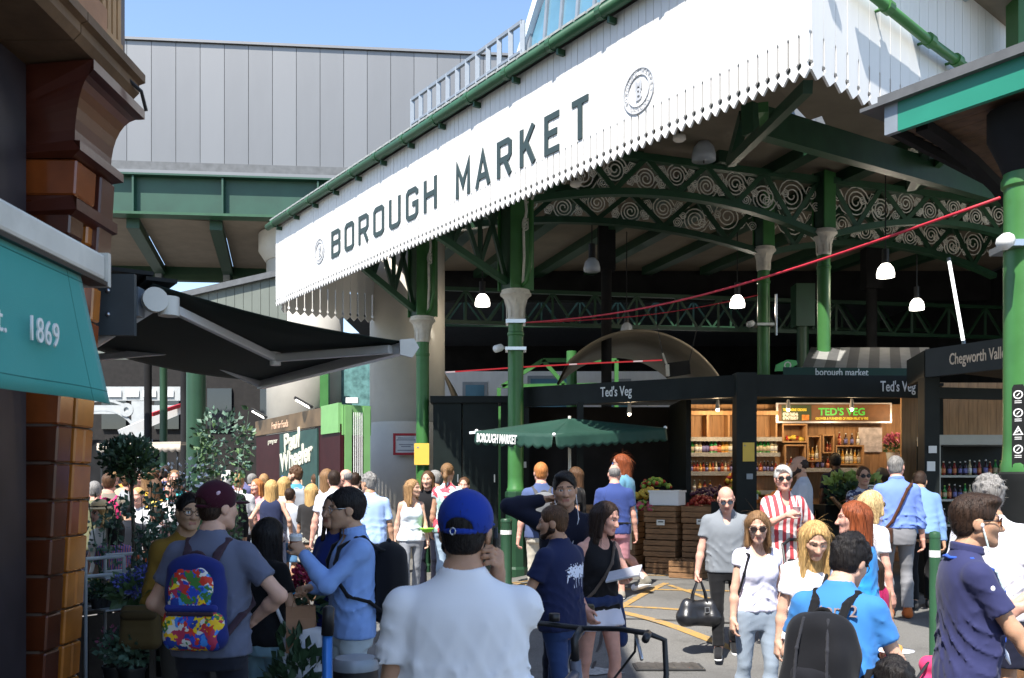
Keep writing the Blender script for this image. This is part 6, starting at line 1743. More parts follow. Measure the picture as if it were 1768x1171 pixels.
  for q in (1, -1):
   Hd.cap(h([.052 * q * j, .0, -.055]), h([.02 * q * j, .068, -.095]), .024, .022)
   Hd.cap(h([.045 * q, .05, -.02]), h([.03 * q, .07, -.028]), .024, k=.03)
   Hd.ell(h([.079 * q, -.012, -.008]), (.011, .026, .034), M, k=.008)
   Hd.cap(h([.012 * q, .090, .022]), h([.05 * q, .072, .022]), .010, .010, k=.016)
   Hd.sub_ell(h([.033 * q, .104, .002]), (.019, .016, .013), M, .012)
   Hd.ell(h([.032 * q, .078, .001]), (.0135, .0125, .0115), M, k=.004)
  Hd.cap(h([0, .088, .010]), h([0, .116, -.036]), .0085, .0135, k=.014);
  for q in (1, -1): Hd.ell(h([.013 * q, .104, -.040]), (.009, .010, .008), M, k=.01)
  Hd.cap(h([-.02, .088, -.0655]), h([.02, .088, -.0655]), .0085, k=.008); Hd.cap(h([-.017, .087, -.078]), h([.017, .087, -.078]), .0085, k=.008)
  Hd.ell(h([0, .078, -.105]), (.022, .02, .018), M, k=.02)
  Hd.cap(h([0, -.02, -.05]), h([0, -.035, -.11]), .054 if not s.fem else .047, k=.03)
  hres = max(.0055, s.res * .55)
  V, Q = Hd.mesh(hres)
  mi = np.zeros(len(Q), np.int32)
  C = (V[Q].mean(1) - s.hc) @ M
  lip = (np.abs(C[:, 0]) < .024) & (C[:, 1] > .082) & (np.abs(C[:, 2] + .072) < .011); mi[lip] = 1
  brow = (np.abs(np.abs(C[:, 0]) - .034) < .022) & (C[:, 1] > .066) & (np.abs(C[:, 2] - .026) < .0055); mi[brow] = 2
  eye = (np.abs(np.abs(C[:, 0]) - .032) < .0105) & (C[:, 1] > .079) & (np.abs(C[:, 2] - .001) < .006); mi[eye] = 3
  iris = eye & (np.abs(np.abs(C[:, 0]) - .032) < .0048); mi[iris] = 4
  parts.append((V * s.k, Q, mi))
  for q in (1, -1):
   V, Q = s.hand(q); parts.append((V * s.k, Q, 0))
  sk = SKIN[s.skin]
  lips = mat('lips_' + s.skin, (sk[0] * .78, sk[1] * .5, sk[2] * .55), .4, var=.05); br = mat('brow_' + s.skin, tuple(x * .22 for x in sk), .7, var=.1)
  ew = mat('eye_white', (.6, .58, .55), .25, var=.03); ir = mat('eye_iris', (.03, .02, .015), .15, var=.1)
  s.bodyobj = link('body', np_mesh('body', parts, [skinmat(s.skin), lips, br, ew, ir]), s.T)
 def hand(s, q):
  "palm, four unequal bent fingers and a thumb leaving the side of the palm"
  d = unit(s.wr[q] - s.el[q]); pose = s.handpose[q]
  pn = s.palm[q]
  pn = V3(pn) if pn is not None else V3([-q, 0, 0])            # palm faces the thigh
  pn = unit(pn - d * float(pn @ d)); sd = np.cross(d, pn)        # across the palm
  th = sd * (1 if float(sd @ V3([0, 1, .2])) > 0 else -1)        # thumb side: forward by default
  w0 = s.wr[q]; res = max(.0048, s.res * .42); fat = 1.0 if res < .007 else 1.15
  S = Soft(.012)
  S.cap(s.el[q] + (w0 - s.el[q]) * .8, w0, .031 if not s.fem else .027, .026, k=.02)
  for t in (-.026, -.009, .009, .026): S.cap(w0 + th * t * .6 + d * .012, w0 + th * t + d * .085, .0165, .0135, k=.02)
  curl = {'relax': (22, 32, 22), 'grip': (62, 75, 45), 'flat': (6, 8, 5), 'hold': (38, 48, 30)}[pose]
  for i, (t, L) in enumerate(((.030, .072), (.010, .082), (-.010, .076), (-.029, .060))):
   p = w0 + d * .086 + th * t; a = 0
   for jn, fr_ in enumerate((.44, .31, .25)):
    a += R(curl[jn] + 3 * i); dd = d * math.cos(a) + pn * math.sin(a)
    n = p + dd * L * fr_ * 1.05; r0 = (.0088, .0082, .0075)[jn] * fat; S.cap(p, n, r0, r0 * .92, k=.005); p = n
  p = w0 + d * .022 + th * .026; v = unit(th * .75 + d * .75 + pn * (.35 if pose != 'flat' else .1)); n = p + v * .042; S.cap(p, n, .0145 * fat, .0115 * fat, k=.014)
  v2 = unit(d * .9 + pn * (.5 if pose in ('grip', 'hold') else .15) + th * .12); S.cap(n, n + v2 * .036, .0105 * fat, .0085 * fat, k=.006)
  s.gripc = getattr(s, 'gripc', {}); s.gripc[q] = w0 + d * .085 + pn * .03
  return S.mesh(res)
 def wp(s, p): return WM[s.T.name] @ Vector(V3(p) * s.k)       # world position of a local point
 # ---- clothing
 def top(s, m, kind='tee', loose=1.0, hem=.84, name=None, neck='crew', folds=1.0, label=None):
  g = .012 * loose + .005; S = Soft(.026)
  drape = (.35 if s.fem else .85) * min(1.0, loose) if kind != 'tank' else .5
  s.torso(S, g, drape, z0=.78)
  u = s.up
  up_ = {'tee': .62, 'cap': .30, 'short': .68, 'long': 1.93, 'rolled': 1.25, 'crop': .62, 'half': .82}.get(kind)
  if up_:
   for q in (1, -1): s.arm(S, q, g * (.95 if up_ > 1 else 1.1), up_)
  if hem < .93:
   for q in (1, -1): v_ = s.kn[q] - s.hip[q]; S.cap(s.hip[q], s.hip[q] + v_ * .12, .086 * (1.06 if s.fem else 1) + .017 + g * .3, k=.03)
  rr_ = random.Random(s.label + 'f'); K = [(rr_.uniform(20, 34), rr_.uniform(-14, 14), rr_.uniform(0, 6), rr_.uniform(2, 5), rr_.uniform(0, 6)) for _ in range(4)]; pz = float(s.pel[2]) - .93
  def disp(X, Y, Z):
   # sharp-edged drapery: hanging folds towards the hem, drag lines at the waist, creases round the arms
   t = np.clip((1.42 - (Z - pz)) / .34, 0.0, 1); acc = 0; nk = np.clip((1.45 - (Z - pz)) / .08, 0, 1)
   for i, (f, sl, ph, wf, wp_) in enumerate(K):
    a = f * X + .8 * f * Y * (1 if i % 2 else -1) + sl * Z + 1.3 * np.sin(wf * 3 * Z + wp_) + .9 * np.sin(14 * Y + ph)
    acc = acc + (1 - np.abs(np.sin(a))) ** 3
   b = 34 * Z + 20 * np.abs(X) * (1 if K[0][1] > 0 else -1) + 2.2 * np.sin(9 * X + K[1][2]) + 1.5 * np.sin(11 * Y + K[2][2])
   drag = (1 - np.abs(np.sin(b))) ** 3 * np.exp(-(((Z - pz) - 1.06) / .12) ** 2)
   sl_ = (1 - np.abs(np.sin(46 * Z + 20 * X + 9 * Y + K[3][2]))) ** 3 * np.clip((np.abs(X) - .17 * s.w) / .04, 0, 1)
   return 1.5 * folds * nk * (.0030 - .0050 * acc * t * .6 - .0080 * drag - .0030 * sl_)
  S.disp = disp
  n = s.B @ V3([0, 0, -1]); S.cut(n, float(n @ u([0, 0, hem])))
  M = s.B
  if neck == 'crew': S.sub_ell(u([0, .035, 1.53]), (.068, .082, .06), M, .008); S.sub_ell(u([0, -.01, 1.56]), (.085, .085, .07), M, .01)
  elif neck == 'scoop': S.sub_ell(u([0, .08, 1.50]), (.092, .10, .13), M, .01); S.sub_ell(u([0, -.01, 1.55]), (.10, .10, .07), M, .01)
  elif neck == 'vee': S.sub_ell(u([0, .09, 1.46]), (.042, .09, .11), M, .01); S.sub_ell(u([0, -.01, 1.56]), (.085, .085, .07), M, .01)
  elif neck == 'strap':
   S.sub_ell(u([0, .05, 1.56]), (.115, .16, .22), M, .01)
   for q in (1, -1): S.sub_ell(u([.215 * q * s.w, 0, 1.42]), (.085, .12, .15), M, .01)
  if kind == 'tank':
   for q in (1, -1): S.sub_ell(u([.225 * q * s.w, 0, 1.40]), (.075, .12, .12), M, .01)
  return s.emit(name or {'tee': 't_shirt', 'tank': 'vest_top', 'long': 'shirt', 'rolled': 'shirt', 'short': 'shirt', 'cap': 'blouse'}.get(kind, 'top'), S, m, label=label)
 def collar(s, m, h=.03):
  S = Soft(.015); u = s.up
  n = 14
  for i in range(n):
   a0 = R(-60) - R(240 - 0) * i / n + R(150 + 0); a1 = R(-60) - R(240) * (i + 1) / n + R(150)
  pts = [u([.068 * math.cos(a), -.004 + .068 * math.sin(a), 1.487 + .012 * (-math.sin(a))]) for a in [R(55) + R(-290) * i / 16 for i in range(17)]]
  for p, q in zip(pts[:-1], pts[1:]):
   S.cap(p, q, .010); S.cap(p + V3([0, 0, .022]), q + V3([0, 0, .022]), .008)
  return s.emit('collar', S, m, res=.006)
 def trousers(s, m, upto=1.94, g=.014, flare=.008, name='trousers', waist=.985, folds=1.0):
  S = Soft(.026); S.loft(s.prof(g * .75, 0, .78, 1.10), s.pel, s.B)
  for q in (1, -1): s.leg(S, q, max(g, .010), upto, flare)
  n = s.B @ V3([0, 0, 1]); S.cut(n, float(n @ s.up([0, 0, waist])))
  am = min(.0050, g * .33) * folds; rr_ = random.Random(s.label + 't'); ph = [rr_.uniform(0, 6) for _ in range(4)]
  def disp(X, Y, Z):
   b = 40 * Z + 18 * X * (1 if ph[0] > 3 else -1) + 10 * Y + 1.8 * np.sin(13 * X + ph[1]) + 1.4 * np.sin(9 * Z + ph[2])
   c = 26 * X + 22 * Y + 7 * Z + 1.5 * np.sin(8 * Z + ph[3])
   return am * (.5 - 1.0 * (1 - np.abs(np.sin(b))) ** 3 - .7 * (1 - np.abs(np.sin(c))) ** 3)
  S.disp = disp
  return s.emit(name, S, m)
 def skirt(s, m, z1=.52, w1=.20, name='skirt', waist=1.06, folds=1.0, top=False):
  S = Soft(.06); hw = .1
  S.loft(s.prof(.014, 0, .86, 1.10), s.pel, s.B)
  mid = (s.kn[1] + s.kn[-1]) / 2
  c = s.pel + (mid - s.pel) * ((.93 - z1) / .45)
  S.cap(s.pel + V3([-hw * .9, 0, -.06]), c + V3([-w1 * .45, 0, -.02]), .12, w1 * .62); S.cap(s.pel + V3([hw * .9, 0, -.06]), c + V3([w1 * .45, 0, -.02]), .12, w1 * .62)
  S.cut([0, 0, -1], -(float(c[2]))); S.cut([0, 0, 1], float(s.up([0, 0, waist])[2]))
  def disp(X, Y, Z):
   t = np.clip((float(s.pel[2]) - Z) / .4, 0, 1); a = np.arctan2(Y - c[1], X - c[0]); return .013 * folds * t * np.sin(a * 13)
  S.disp = disp
  return s.emit(name, S, m)
 def shoes(s, m, sole=None, h=.0, name='shoe', boot=0, socks=None):
  for q in (1, -1):
   S = Soft(.02); a = s.an[q]; t = s.toe[q]; f = unit(t - a)
   S.cap(a + V3([0, -.035, -.04]), a + V3([0, -.02, -.015 + boot]), .046, .047 if not s.fem else .04); S.cap(a + V3([0, -.035, -.045]), t + unit(t - a) * .02, .046, .036); S.cap(a, t, .042, .032)
   if s.toe[q][2] < .06: S.cut([0, 0, -1], -.001)
   so = s.emit(name, S, m, res=min(.011, s.res))
   if sole:
    S = Soft(.02); S.cap(a + V3([0, -.04, -.06]), t + V3([0, .02, -.012]), .047, .042)
    if s.toe[q][2] < .06: S.cut([0, 0, 1], .022); S.cut([0, 0, -1], 0.0)
    else: S.cut([0, 0, 1], float(a[2]) - .07)
    s.emit('sole', S, sole, res=.009, par=so)
   if socks:
    S = Soft(.01); v = s.kn[q] - a; n = unit(v); S.cap(a + V3([0, 0, -.01]), a + n * .15, .046, .047, cut=(n, float(n @ (a + n * .12)))); s.emit('sock', S, socks, res=.010)
 # ---- hair and headgear (head frame)
 def hair(s, style, col, vol=0.0, seed=1):
  m = hairmat(HAIR[col]); h, M = s.headfr, s.HM; S = Soft(.025); v = vol
  def L(X, Y, Z):
   x = X - s.hc[0]; y = Y - s.hc[1]; z = Z - s.hc[2]
   return (M[0, 0] * x + M[1, 0] * y + M[2, 0] * z, M[0, 1] * x + M[1, 1] * y + M[2, 1] * z, M[0, 2] * x + M[1, 2] * y + M[2, 2] * z)
  amp = .0013
  if style in ('short', 'crop', 'curly', 'receding', 'side'):
   t = {'crop': .006, 'receding': .006}.get(style, .014) + v
   S.ell(h([0, -.014, .036]), (.078 + t * .6, .098 + t, .088 + t), M); S.ell(h([0, -.05, -.03]), (.062 + t * .4, .05 + t * .5, .055), M)
   if style == 'side': S.ell(h([.02, .055, .10]), (.055, .05, .03), M)
   if style == 'curly':
    r = random.Random(seed)
    for i in range(80):
     a = r.uniform(0, 6.28); e = r.uniform(.0, 1.5); p = V3([.078 * math.cos(a) * math.cos(e), -.014 + .098 * math.sin(a) * math.cos(e), .045 + .09 * math.sin(e)])
     S.ell(h(p * r.uniform(.96, 1.10)), (.016 + v * .6,) * 3, M, k=.006)
   fy = .080 if style != 'receding' else .055
   S.sub_ell(h([0, .120, -.028]), (.088, fy + .012, .106 + (.03 if style == 'receding' else 0)), M, .012)
   for q in (1, -1): S.sub_ell(h([.085 * q, .012, -.035]), (.03, .045, .05), M, .01)
   n = M @ V3([0, 0, -1]); S.cut(n, float(n @ h([0, 0, -.075])))
  elif style == 'stubbleback':
   S.ell(h([0, -.016, .03]), (.0775, .0975, .086), M); S.sub_ell(h([0, .05, .07]), (.10, .105, .085), M, .01); S.sub_ell(h([0, .118, -.03]), (.092, .1, .09), M, .01)
   n = M @ V3([0, 0, -1]); S.cut(n, float(n @ h([0, 0, -.06]))); amp = .001
  else:
   S.ell(h([0, -.016, .036]), (.086 + v * .7, .104 + v * .7, .092 + v * .6), M)
   Ln = {'bob': .16, 'long': .30, 'vlong': .42, 'mid': .23, 'pony': 0, 'bun': 0}[style]
   if Ln:
    r = random.Random(seed)
    dn = lambda p, l, o=(0, 0, 0): h(p) + (M @ V3(o)) + V3([0, 0, -l])
    S.cap(h([0, -.06, .0]), h([0, -.075, -.06]) + V3([0, -.005, -Ln + .06]), .078 + v, .055 + v * .5, k=.04)
    for q in (1, -1):
     S.cap(h([.068 * q, -.03, .02]), h([.078 * q, -.035, -.06]) + V3([0, 0, -Ln + .08]), .028 + v, .027 + v * .4, k=.03)
     S.cap(h([.075 * q, .01, .04]), h([.086 * q, .015, -.08]) + V3([.004 * q, .01, -max(0, Ln - .16)]), .018, .017, k=.02)
     S.cap(h([.035 * q, -.07, 0]), h([.045 * q, -.08, -.06]) + V3([0, -.01, -Ln + .03 + r.uniform(-.03, .03)]), .05, .03, k=.03)
   if style == 'pony':
    S.ell(h([0, -.115, .03]), (.03, .03, .03), M); S.cap(h([0, -.125, .03]), h([0, -.15, -.06]), .026, .03); S.cap(h([0, -.15, -.06]), h([0, -.135, -.17]), .03, .012)
   if style == 'bun': S.ell(h([0, -.10, .085]), (.045, .045, .04), M)
   S.sub_ell(h([.006, .118, -.012]), (.068, .072 + .02, .106), M, .014)
   if style in ('pony', 'bun'):
    for q in (1, -1): S.sub_ell(h([.09 * q, .012, -.05]), (.035, .05, .055), M, .01)
    n = M @ V3([0, 0, -1])
   amp = .0024
  r = random.Random(seed + 5); p1, p2 = r.uniform(0, 6), r.uniform(0, 6)
  def disp(X, Y, Z):
   x, y, z = L(X, Y, Z); a = np.arctan2(x, y + .02)
   if style == 'curly': return .0035 * np.sin(120 * x + p1) * np.sin(85 * y + p2) * np.sin(88 * z)
   return amp * (np.sin(a * 23 + 14 * z + p1) * .6 + np.sin(a * 41 - 9 * z + p2) * .5 + .5 * np.sin(30 * z + 17 * x + p1))
  S.disp = disp
  o = s.emit('hair', S, m, res=max(.0058, s.res * .6))
  if s.res * s.k <= .0165 and o: s.strands(o, m, style, seed)
  return o
 def strands(s, o, m, style, seed):
  "fine loose hairs standing off the mass of hair, so that its edge is soft"
  me = o.data; n = len(me.vertices)
  co = np.empty(n * 3, np.float32); me.vertices.foreach_get('co', co); co = co.reshape(-1, 3) / s.k
  no = np.empty(n * 3, np.float32); me.vertices.foreach_get('normal', no); no = no.reshape(-1, 3)
  r = random.Random(seed + 77); lg = style in ('bob', 'long', 'vlong', 'mid', 'pony'); V = []; F = []
  ctr = V3(s.hc)
  for _ in range(420 if lg else 330):
   i = r.randrange(n); p = V3(co[i]); nn = V3(no[i])
   if (p - ctr) @ s.HM[:, 1] > .075: continue
   if lg: d = V3([0, 0, -1]) - nn * float(V3([0, 0, -1]) @ nn); L = r.uniform(.05, .13)
   else: d = s.HM @ V3([r.uniform(-.5, .5), -.5, .2 if style == 'curly' else -.45]); d = d - nn * float(d @ nn); L = r.uniform(.015, .035)
   d = unit(d + V3([r.uniform(-.3, .3) for _ in range(3)])); p = p - nn * .003
   b = unit(np.cross(d, nn)) * (.0013 if lg else .0011); out = r.uniform(.15, .55)
   pts = [p + d * L * t + nn * (.004 + L * out * t * (1.1 - t)) for t in (0, .33, .66, 1)]; k0 = len(V)
   for j, q in enumerate(pts): w_ = 1 - .28 * j; V += [q - b * w_, q + b * w_, q + nn * .0012 * w_]
   for j in range(3):
    a = k0 + j * 3
    F += [(a, a + 1, a + 4, a + 3), (a + 1, a + 2, a + 5, a + 4), (a + 2, a, a + 3, a + 5)]
  if V: x = link('loose_strands', np_mesh('strands', [(np.array(V) * s.k, np.array(F), 0)], m), o); x['kind'] = 'stuff'
 def beard(s, col='dkbrown', t=.004):
  h, M = s.headfr, s.HM; S = Soft(.012)
  for q in (1, -1): S.cap(h([.056 * q, .0, -.05]), h([.02 * q, .071, -.098]), .025 + t, .023 + t); S.cap(h([.058 * q, 0, -.01]), h([.056 * q, 0, -.05]), .018 + t, .025 + t)
  S.ell(h([0, .080, -.103]), (.026 + t, .02 + t, .022 + t), M); S.cap(h([-.022, .088, -.054]), h([.022, .088, -.054]), .009 + t)
  S.sub_ell(h([0, .11, -.07]), (.024, .03, .012), M, .004)
  return s.emit('beard', S, hairmat(HAIR[col]), res=.0065)
 def glasses(s, col=None, rim=None, frame_only=False):
  h = s.headfr; M = s.HM
  T = Matrix(((M[0, 0], M[0, 1], M[0, 2], 0), (M[1, 0], M[1, 1], M[1, 2], 0), (M[2, 0], M[2, 1], M[2, 2], 0), (0, 0, 0, 1)))
  mb = MB(); hv = lambda p: Vector(h(p) * s.k)
  mi = rim or mat('glasses_frame', (.012, .012, .013), .25, var=.05)
  n = 14; mb.mi = 0
  for q in (1, -1):
   pts = [hv([.034 * q + .027 * math.cos(2 * math.pi * i / n), .104 - .012 * abs(math.cos(2 * math.pi * i / n)) ** 2 * (1 if math.cos(2 * math.pi * i / n) * q > 0 else .2), .001 + .021 * math.sin(2 * math.pi * i / n)]) for i in range(n)]
   mb.mi = 0; mb.tube(pts, .0022 * s.k, 5, closed=True)
   if not frame_only:
    mb.mi = 1; c = hv([.034 * q, .106, .001]); mb.add([c] + pts, [(0, i + 1, (i + 1) % n + 1) if q > 0 else (0, (i + 1) % n + 1, i + 1) for i in range(n)])
   mb.mi = 0; mb.tube([hv([.061 * q, .096, .008]), hv([.079 * q, .05, .010]), hv([.081 * q, -.01, .008]), hv([.078 * q, -.025, -.006])], .0028 * s.k, 5)
  mb.tube([hv([-.009, .107, .006]), hv([.009, .107, .006])], .002 * s.k, 5)
  o = link('sunglasses' if not frame_only else 'glasses', mb.mesh('glasses', [mi, mat('lens_' + str(col), col or (.012, .012, .014), .3, var=.05, spec=.35)], True), s.T)
  return o
 def cap(s, m, brim=True, back=False):
  h, M = s.headfr, s.HM; S = Soft(.015)
  S.ell(h([0, -.014, .044]), (.092, .112, .098), M)
  n = M @ V3([0, 0, -1]); S.cut(n, float(n @ h([0, 0, -.004])))
  S.sub_ell(h([0, -.118, .012]), (.046, .05, .036), M, .004)
  o = s.emit('cap', S, m, res=.0062)
  b = Soft(.01)
  pts = [h([.066 * math.cos(a), -.012 - .114 * math.sin(a) * .97, .004]) for a in [R(30) + R(120) * i / 8 for i in range(9)]]
  for p, q in zip(pts[:-1], pts[1:]): b.cap(p, q, .0075)
  s.emit('strap', b, m, res=.005, par=o)
  if brim:
   b = Soft(.02); b.ell(h([0, .115, .022]), (.078, .075, .010), M); s.emit('brim', b, m, res=.007, par=o)
  bt = Soft(.005); bt.ell(h([0, -.012, .141]), (.008, .008, .005), M); s.emit('button', bt, m, res=.0035, par=o)
  return o
 def hat(s, m, band):
  h, M = s.headfr, s.HM; S = Soft(.015); S.ell(h([0, -.01, .06]), (.155, .165, .013), M); S.ell(h([0, -.012, .085]), (.092, .108, .085), M); S.cut(M @ V3([0, 0, -1]), float((M @ V3([0, 0, -1])) @ h([0, 0, .045])))
  o = s.emit('sun_hat', S, m, res=.011)
  B = Soft(.004); B.ell(h([0, -.012, .085]), (.095, .111, .08), M); B.cut(M @ V3([0, 0, -1]), float((M @ V3([0, 0, -1])) @ h([0, 0, .068]))); B.cut(M @ V3([0, 0, 1]), float((M @ V3([0, 0, 1])) @ h([0, 0, .098]))); s.emit('hat_band', B, band, res=.011, par=o)
 def strap(s, pts, m, r=.014, name='strap', T=None, res=.008):
  S = Soft(.01)
  for p, q in zip(pts[:-1], pts[1:]): S.cap(p, q, r)
  P_, Q_ = S.mesh(res)
  return link(name, np_mesh(name, [(P_ * s.k, Q_, 0)], m), T or s.T)
 def backpack(s, label, m, ms=None, mp=None, w=.15, h=.42, d=.15, z=1.20, folds=1.0):
  "worn on the back but a thing of its own: body, pocket, straps, handle"
  T = thing('backpack', label, 'backpack', s.T.location, s.T.rotation_euler.z)
  WM[T.name] = WM[s.T.name].copy(); u = s.up; ms = ms or m; mp = mp or m
  yb = -.135 - d * .5 - .01; S = Soft(.05); res = min(s.res, .011)
  def put_(nm, S, mm, rs=res):
   P_, Q_ = S.mesh(rs); return link(nm, np_mesh(nm, [(P_ * s.k, Q_, 0)], mm), T)
  r = d * .42
  for x in (-1, 1):
   S.cap(u([x * (w - r), yb, z - h / 2 + r]), u([x * (w - r), yb, z + h / 2 - r * 1.3]), r * 1.05, r * .9)
   S.cap(u([x * (w - r), yb, z - h / 2 + r]), u([0, yb, z + h / 2 - r]), r)
  S.cap(u([-(w - r), yb, z - h / 2 + r]), u([w - r, yb, z - h / 2 + r]), r * 1.08); S.cap(u([-(w - r) * .7, yb, z + h / 2 - r]), u([(w - r) * .7, yb, z + h / 2 - r]), r * .92)
  for zz in (-.3, 0, .25): S.cap(u([-(w - r), yb, z + zz * h * .6]), u([w - r, yb, z + zz * h * .6]), r * .98)
  S.disp = ns(sum(map(ord, label)) % 331, 24, .004 * folds); put_('bag_body', S, m)
  S = Soft(.04); yp = yb - r * .75
  for zz in (-.36, -.22, -.1): S.cap(u([-(w - r) * .8, yp, z + zz * h]), u([(w - r) * .8, yp, z + zz * h]), r * .55)
  S.disp = ns(3, 30, .003 * folds); put_('pocket', S, mp)
  S = Soft(.01)
  a = [u([(w - r) * .95 * math.cos(t), yb - r * .85, z + h * .12 + h * .28 * math.sin(t)]) for t in [math.pi * i / 10 for i in range(11)]]
  for p, q in zip(a[:-1], a[1:]): S.cap(p, q, .006)
  put_('zip', S, ms, .006)
  for x in (-1, 1):
   S = Soft(.012); pts = [u([x * .075, yb + .03, z + h * .40]), s.surf(x * 145, 1.39, .006), u([x * .096 * s.w, -.05, 1.458 if not s.fem else 1.435]), u([x * .102 * s.w, .0, 1.452 if not s.fem else 1.43]), s.surf(x * 38, 1.395, .006), s.surf(x * 42, 1.30, .006), s.surf(x * 50, 1.20, .006), s.surf(x * 72, 1.11, .006), s.surf(x * 110, 1.07, .006), u([x * .14, yb + .04, z - h * .38])]
   for p, q in zip(pts[:-1], pts[1:]):
    n = unit(np.cross(q - p, [x, 0, 0]))
    for o in (-.014, 0, .014): S.cap(p + V3([o, 0, 0]), q + V3([o, 0, 0]), .0095)
   put_('shoulder_strap', S, ms, .0085)
  S = Soft(.01); a = [u([.045 * math.cos(t), yb + .01, z + h * .46 + .045 * math.sin(t)]) for t in [math.pi * i / 6 for i in range(7)]]
  for p, q in zip(a[:-1], a[1:]): S.cap(p, q, .010)
  put_('handle', S, ms, .008)
  return T
# ------------------------------------------------------------------ the people in the street
SEEN = []
def who(label, px, top, Y, yaw, hat=0.0, Hmax=1.92, Hmin=1.0, **kw):
 x = (px - 884) / FPX * Y; z = ground_z(x, Y)
 H = EYE + (HOR - top) / FPX * Y - z - hat
 H = min(Hmax, max(Hmin, H)); SEEN.append(H)
 return P(label, x, Y, H, yaw, z=z, **kw)
CL = {}
def c_(h, **k):
 return cloth(h, rgb(h), **k)
def striped(name, c1, c2, scale, axis=0):
 m = bpy.data.materials.new(name); m.use_nodes = True; nt = m.node_tree; N = nt.nodes; L = nt.links
 tc = N.new('ShaderNodeTexCoord'); w = N.new('ShaderNodeTexWave'); w.wave_type = 'BANDS'; w.bands_direction = 'XYZ'[axis]; w.inputs['Scale'].default_value = scale; w.inputs['Distortion'].default_value = .6; w.inputs['Detail'].default_value = 1
 r = N.new('ShaderNodeValToRGB'); r.color_ramp.interpolation = 'CONSTANT'; r.color_ramp.elements[0].color = (*c1, 1); r.color_ramp.elements[1].color = (*c2, 1); r.color_ramp.elements[1].position = .5
 L.new(tc.outputs['Object'], w.inputs[0]); L.new(w.outputs[0], r.inputs[0]); b = N['Principled BSDF']; L.new(r.outputs[0], b.inputs['Base Color']); b.inputs['Roughness'].default_value = .85
 return m
def printed(name, cols, scale, feature='F1'):
 "bold multicoloured print: cells of flat colour"
 m = bpy.data.materials.new(name); m.use_nodes = True; nt = m.node_tree; N = nt.nodes; L = nt.links
 tc = N.new('ShaderNodeTexCoord'); nz = N.new('ShaderNodeTexNoise'); nz.inputs['Scale'].default_value = scale * .8; mx = N.new('ShaderNodeMixRGB'); mx.inputs[0].default_value = .12
 L.new(tc.outputs['Object'], nz.inputs['Vector']); L.new(tc.outputs['Object'], mx.inputs[1]); L.new(nz.outputs['Color'], mx.inputs[2])
 v = N.new('ShaderNodeTexVoronoi'); v.inputs['Scale'].default_value = scale; L.new(mx.outputs[0], v.inputs['Vector'])
 r = N.new('ShaderNodeValToRGB'); r.color_ramp.interpolation = 'CONSTANT'
 while len(r.color_ramp.elements) < len(cols): r.color_ramp.elements.new(.5)
 for i, c in enumerate(cols): r.color_ramp.elements[i].position = i / len(cols); r.color_ramp.elements[i].color = (*c, 1)
 sp = N.new('ShaderNodeSeparateColor'); L.new(v.outputs['Color'], sp.inputs[0]); L.new(sp.outputs[0], r.inputs[0])
 b = N['Principled BSDF']; L.new(r.outputs[0], b.inputs['Base Color']); b.inputs['Roughness'].default_value = .7
 return m
def splash_tee(name, base, ink, c, sx, sz):
 "plain cloth with a rough splash of paint printed across the back, drips below"
 m = cloth(name, base); nt = m.node_tree; N = nt.nodes; L = nt.links; b = N['Principled BSDF']; src = b.inputs['Base Color'].links[0].from_socket
 tc = N.new('ShaderNodeTexCoord'); sp = N.new('ShaderNodeSeparateXYZ'); L.new(tc.outputs['Object'], sp.inputs[0])
 def mth(op, a, b_): n = N.new('ShaderNodeMath'); n.operation = op; (L.new(a, n.inputs[0]) if not isinstance(a, float) else setattr(n.inputs[0], 'default_value', a)); (L.new(b_, n.inputs[1]) if not isinstance(b_, float) else setattr(n.inputs[1], 'default_value', b_)); return n.outputs[0]
 nz = N.new('ShaderNodeTexNoise'); nz.inputs['Scale'].default_value = 55; nz.inputs['Detail'].default_value = 3; L.new(tc.outputs['Object'], nz.inputs['Vector'])
 mp = N.new('ShaderNodeMapping'); mp.inputs['Scale'].default_value = (45, 1, 2); L.new(tc.outputs['Object'], mp.inputs[0]); n2 = N.new('ShaderNodeTexNoise'); n2.inputs['Scale'].default_value = 1.0; L.new(mp.outputs[0], n2.inputs['Vector'])
 dx = mth('DIVIDE', mth('SUBTRACT', sp.outputs[0], c[0]), sx); dz = mth('DIVIDE', mth('SUBTRACT', sp.outputs[2], c[1]), sz)
 d = mth('ADD', mth('POWER', mth('ABSOLUTE', dx, 0.0), 4.0), mth('POWER', mth('ABSOLUTE', dz, 0.0), 2.0))
 blob = mth('LESS_THAN', mth('ADD', d, mth('MULTIPLY', mth('SUBTRACT', nz.outputs[0], .5), 5.5)), .75)
 dz2 = mth('DIVIDE', mth('SUBTRACT', sp.outputs[2], c[1] - sz * 1.3), sz * 1.3)
 drip = mth('MULTIPLY', mth('GREATER_THAN', n2.outputs[0], .60), mth('LESS_THAN', mth('ADD', mth('POWER', mth('ABSOLUTE', dx, 0.0), 4.0), mth('POWER', mth('ABSOLUTE', dz2, 0.0), 4.0)), .8))
 back = mth('LESS_THAN', sp.outputs[1], 0.0)
 f = mth('MULTIPLY', mth('MAXIMUM', blob, drip), back)
 mx = N.new('ShaderNodeMixRGB'); L.new(f, mx.inputs[0]); L.new(src, mx.inputs[1]); mx.inputs[2].default_value = (*ink, 1); L.new(mx.outputs[0], b.inputs['Base Color'])
 return m
